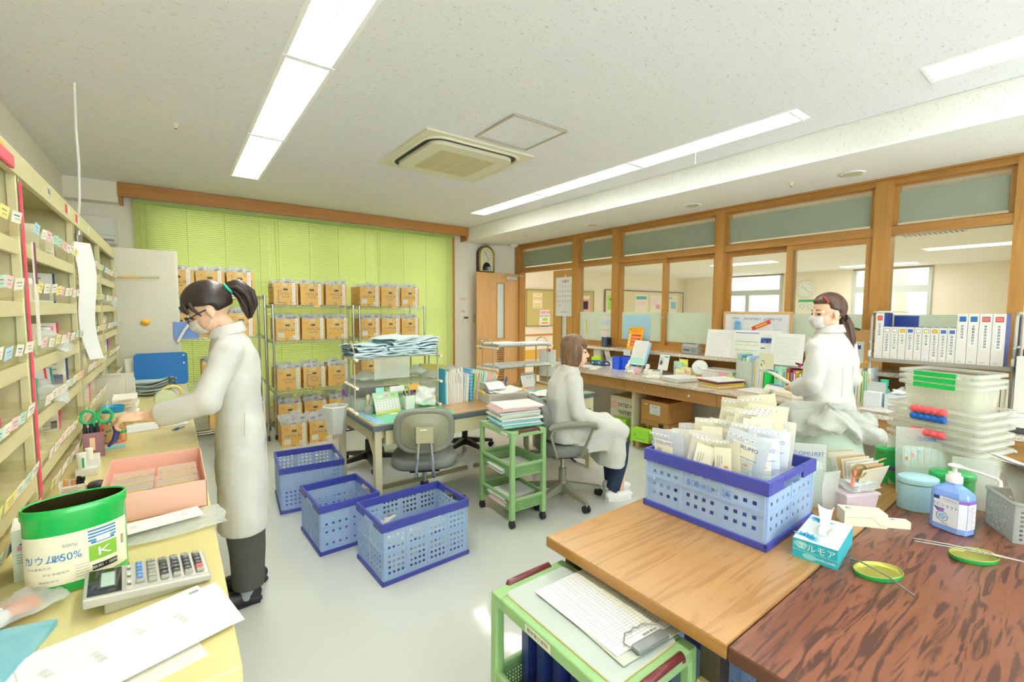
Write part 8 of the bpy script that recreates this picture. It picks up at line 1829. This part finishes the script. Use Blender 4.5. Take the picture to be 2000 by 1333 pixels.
b = MB(); b.cyl((0, 0, 0), (.06, .03, 0), .004, GREY, 8); b.cyl((.01, .005, 0), (.03, .015, 0), .0055, BLUEINK, 8); single(b, 'pen', 'slim pen lying under the first woman\'s other hand', 'pen', (-.02, 2.74, .856), R(20))

# --- woman seated on the armchair, seen from her right side
t = thing('person', 'seated woman with brown bobbed hair in a white coat, hands in her lap', 'person', (2.36, 2.485, 0), R(-27))
H = T(.085, 0, 1.135) @ Matrix.Rotation(R(-12), 4, 'Z')
b = MB(); head(b, H, SKIN); b.tube([(.075, 0, 1.08), (.055, 0, 1.02), (.03, 0, .95)], [.048, .046, .06], SKIN, 16)
loft(b, [(0, 0, .50, .11, .15), (-.0, 0, .7, .08, .12), (.0, 0, .9, .08, .15), (.03, 0, .98, .06, .11)], SKIN)
WR_, WL = (.30, -.13, .585), (.30, .12, .585)
for s, w in ((-1, WR_), (1, WL)):
    b.tube([(.02, s*.15, .93), (.06, s*.21, .70), w], [.042, .034, .023], SKIN, 10); b.tube([(.02, s*.09, .52), (.40, s*.09, .53), (.43, s*.09, .45), (.42, s*.09, .08)], [.075, .055, .05, .034], SKIN, 12); b.sphere((.43, s*.09, .055), (.05, .026, .02), SKIN, 10, 6)
hand(b, frame(WR_, (.9, .35, -.12), (0, 0, 1)), SKIN, .45, .05, 1); hand(b, frame(WL, (.9, -.4, -.12), (0, 0, 1)), SKIN, .45, .05, -1)
skinned(b, 'body', t, .0045, 3)
b = MB()
loft(b, [(.0, 0, .475, .15, .19), (-.005, 0, .56, .145, .185), (-.015, 0, .68, .115, .165), (-.015, 0, .80, .115, .175), (.0, 0, .90, .105, .18), (.02, 0, .965, .085, .15), (.04, 0, 1.01, .055, .08)], COAT)
for s in (-1, 1): b.tube([(.02, s*.09, .545), (.2, s*.10, .555), (.38, s*.10, .55), (.44, s*.10, .50)], [.105, .098, .088, .075], COAT, 16)
loft(b, [(.36, 0, .275, .115, .205), (.37, 0, .40, .115, .20), (.38, 0, .52, .10, .18), (.37, 0, .59, .06, .15)], COAT)
b.bb(-.05, .42, -.15, .15, .47, .58, COAT)
loft(b, [(.15, 0, .40, .22, .19), (.2, 0, .50, .24, .19)], COAT)
arm(b, COAT, (.025, -.155, .93), (.055, -.215, .69), (.255, -.145, .60), (.066, .062, .056, .05)); arm(b, COAT, (.025, .155, .93), (.055, .215, .69), (.255, .14, .60), (.066, .06, .054, .05))
skinned(b, 'lab_coat', t, .009, 5, .026)
collar(t, .045, 0, 1.00, .062, .078, .015)
TR2 = mat('trousers_navy', '263450', .85)
for s in (-1, 1):
    b = MB(); b.tube([(.42, s*.095, .46), (.42, s*.095, .30), (.40+.03*s, s*.095, .09)], [.07, .06, .052], TR2, 16); b.obj('trouser_leg', t)
    b = MB(); b.cyl((.40+.03*s, s*.095, .03), (.40+.03*s, s*.095, .1), .036, BLACK, 12); b.obj('sock', t)
    shoe(t, .44+.03*s, s*.095, R(-8*s), mat('clog_white', 'f0efeb', .4), WHITE)
b = MB(); cap_hair(b, H, HB2, 'bob', .135); skinned(b, 'hair', t, .005, 4)
b = MB()
for k in range(9): y = -.056+.014*k; q = abs(y)*.4; b.tube([(.03-q, y*.6, .112), (.066-q, y, .084), (.083-q, y, .052), (.084-q, y, .026)], [.012, .011, .008, .004], HB2, 8, M=H)
for s in (-1, 1):
    for k in range(3): b.tube([(.0+.014*k, s*.060, .075), (.008+.015*k, s*.076, .02), (.004+.014*k, s*.078, -.06), (.0+.008*k, s*.068, -.105)], [.012, .012, .010, .004], HB2, 8, M=H)
b.obj('fringe', t); face_bits(t, H, HB2)

# --- woman standing at the windows, back toward the camera, face turned left
t = thing('person', 'standing woman with a long ponytail and mask, back turned, by the windows', 'person', (3.42, 1.10, 0), R(82))
H = T(.03, .01, 1.435) @ Matrix.Rotation(R(62), 4, 'Z') @ Matrix.Rotation(R(3), 4, 'Y')
b = MB(); head(b, H, SKIN); b.tube([(.015, 0, 1.38), (.005, 0, 1.32), (0, 0, 1.24)], [.048, .046, .06], SKIN, 16)
loft(b, [(.0, 0, .78, .09, .14), (.0, 0, 1.0, .075, .12), (.0, 0, 1.18, .08, .15), (.01, 0, 1.27, .06, .12)], SKIN)
for s in (-1, 1):
    b.tube([(.0, s*.155, 1.22), (-.02, s*.225, 1.0), (.16, s*.11, .94)], [.042, .034, .023], SKIN, 10); b.tube([(0, s*.08, .85), (0, s*.08, .45), (-.01, s*.08, .09)], [.08, .055, .036], SKIN, 12); b.sphere((.0, s*.08, .055), (.05, .026, .02), SKIN, 10, 6)
    hand(b, frame((.16, s*.11, .94), (.45, -s*.9, .0), (0, 0, 1)), SKIN, .7, .05, s)
skinned(b, 'body', t, .0045, 3)
b = MB()
loft(b, [(.0, 0, .40, .14, .22), (.0, 0, .60, .135, .215), (.0, 0, .80, .125, .20), (0, 0, .96, .105, .165), (.0, 0, 1.08, .108, .172), (.0, 0, 1.20, .10, .185), (.005, 0, 1.265, .08, .15), (.01, 0, 1.32, .055, .085)], COAT)
arm(b, COAT, (.0, .165, 1.215), (-.02, .24, .995), (.12, .15, .935), (.066, .062, .056, .05)); arm(b, COAT, (.0, -.165, 1.215), (-.02, -.235, 1.0), (.12, -.15, .94), (.066, .06, .054, .05))
skinned(b, 'lab_coat', t, .009, 5, .026)
collar(t, .01, 0, 1.325, .064, .078, .01)
b = MB(); b.tube([(-.105, .06, 1.1), (-.11, .07, .8)], .0016, MATS['seam'], 4); b.tube([(-.105, -.06, 1.1), (-.11, -.07, .8)], .0016, MATS['seam'], 4); b.tube([(-.06, .188, .93), (-.05, .20, .80)], .002, MATS['seam'], 4); b.obj('coat_seam', t)
for s in (-1, 1):
    b = MB(); b.tube([(0, s*.085, .6), (-.005, s*.085, .3), (-.01, s*.08, .09)], [.09, .07, .058], TR2, 14); b.obj('trouser_leg', t); shoe(t, .02, s*.085, 0, MATS['clog_white'], WHITE)
b = MB(); cap_hair(b, H, HB3, 'tail'); skinned(b, 'hair', t, .005, 3)
ponytail(t, H, HB3, [(-.10, -.0, -.02), (-.125, -.01, -.035), (-.14, -.015, -.08), (-.15, -.02, -.16), (-.155, -.03, -.25), (-.165, -.045, -.33), (-.17, -.05, -.39)], [.02, .024, .034, .040, .038, .026, .005], BLACK, (-.115, 0, -.03, .024))
face_bits(t, H, HB3); mask(t, H)
b = MB(); b.tube([(.055, .045, .11), (.05, .062, .092), (.042, .072, .07)], .006, mat('hair_clip_red', 'b8404a', .3), 8, M=H); b.obj('hair_clip', t)
b = MB(); b.cyl((.085, .17, 1.10), (.10, .21, 1.11), .006, BLACK, 8); b.cyl((.085, .17, 1.10), (.06, .14, 1.105), .007, MATS['pen_purple'], 8); b.sphere((.09, .185, 1.095), .012, MATS['magenta_print'], 8, 6); b.obj('pocket_pens', t)
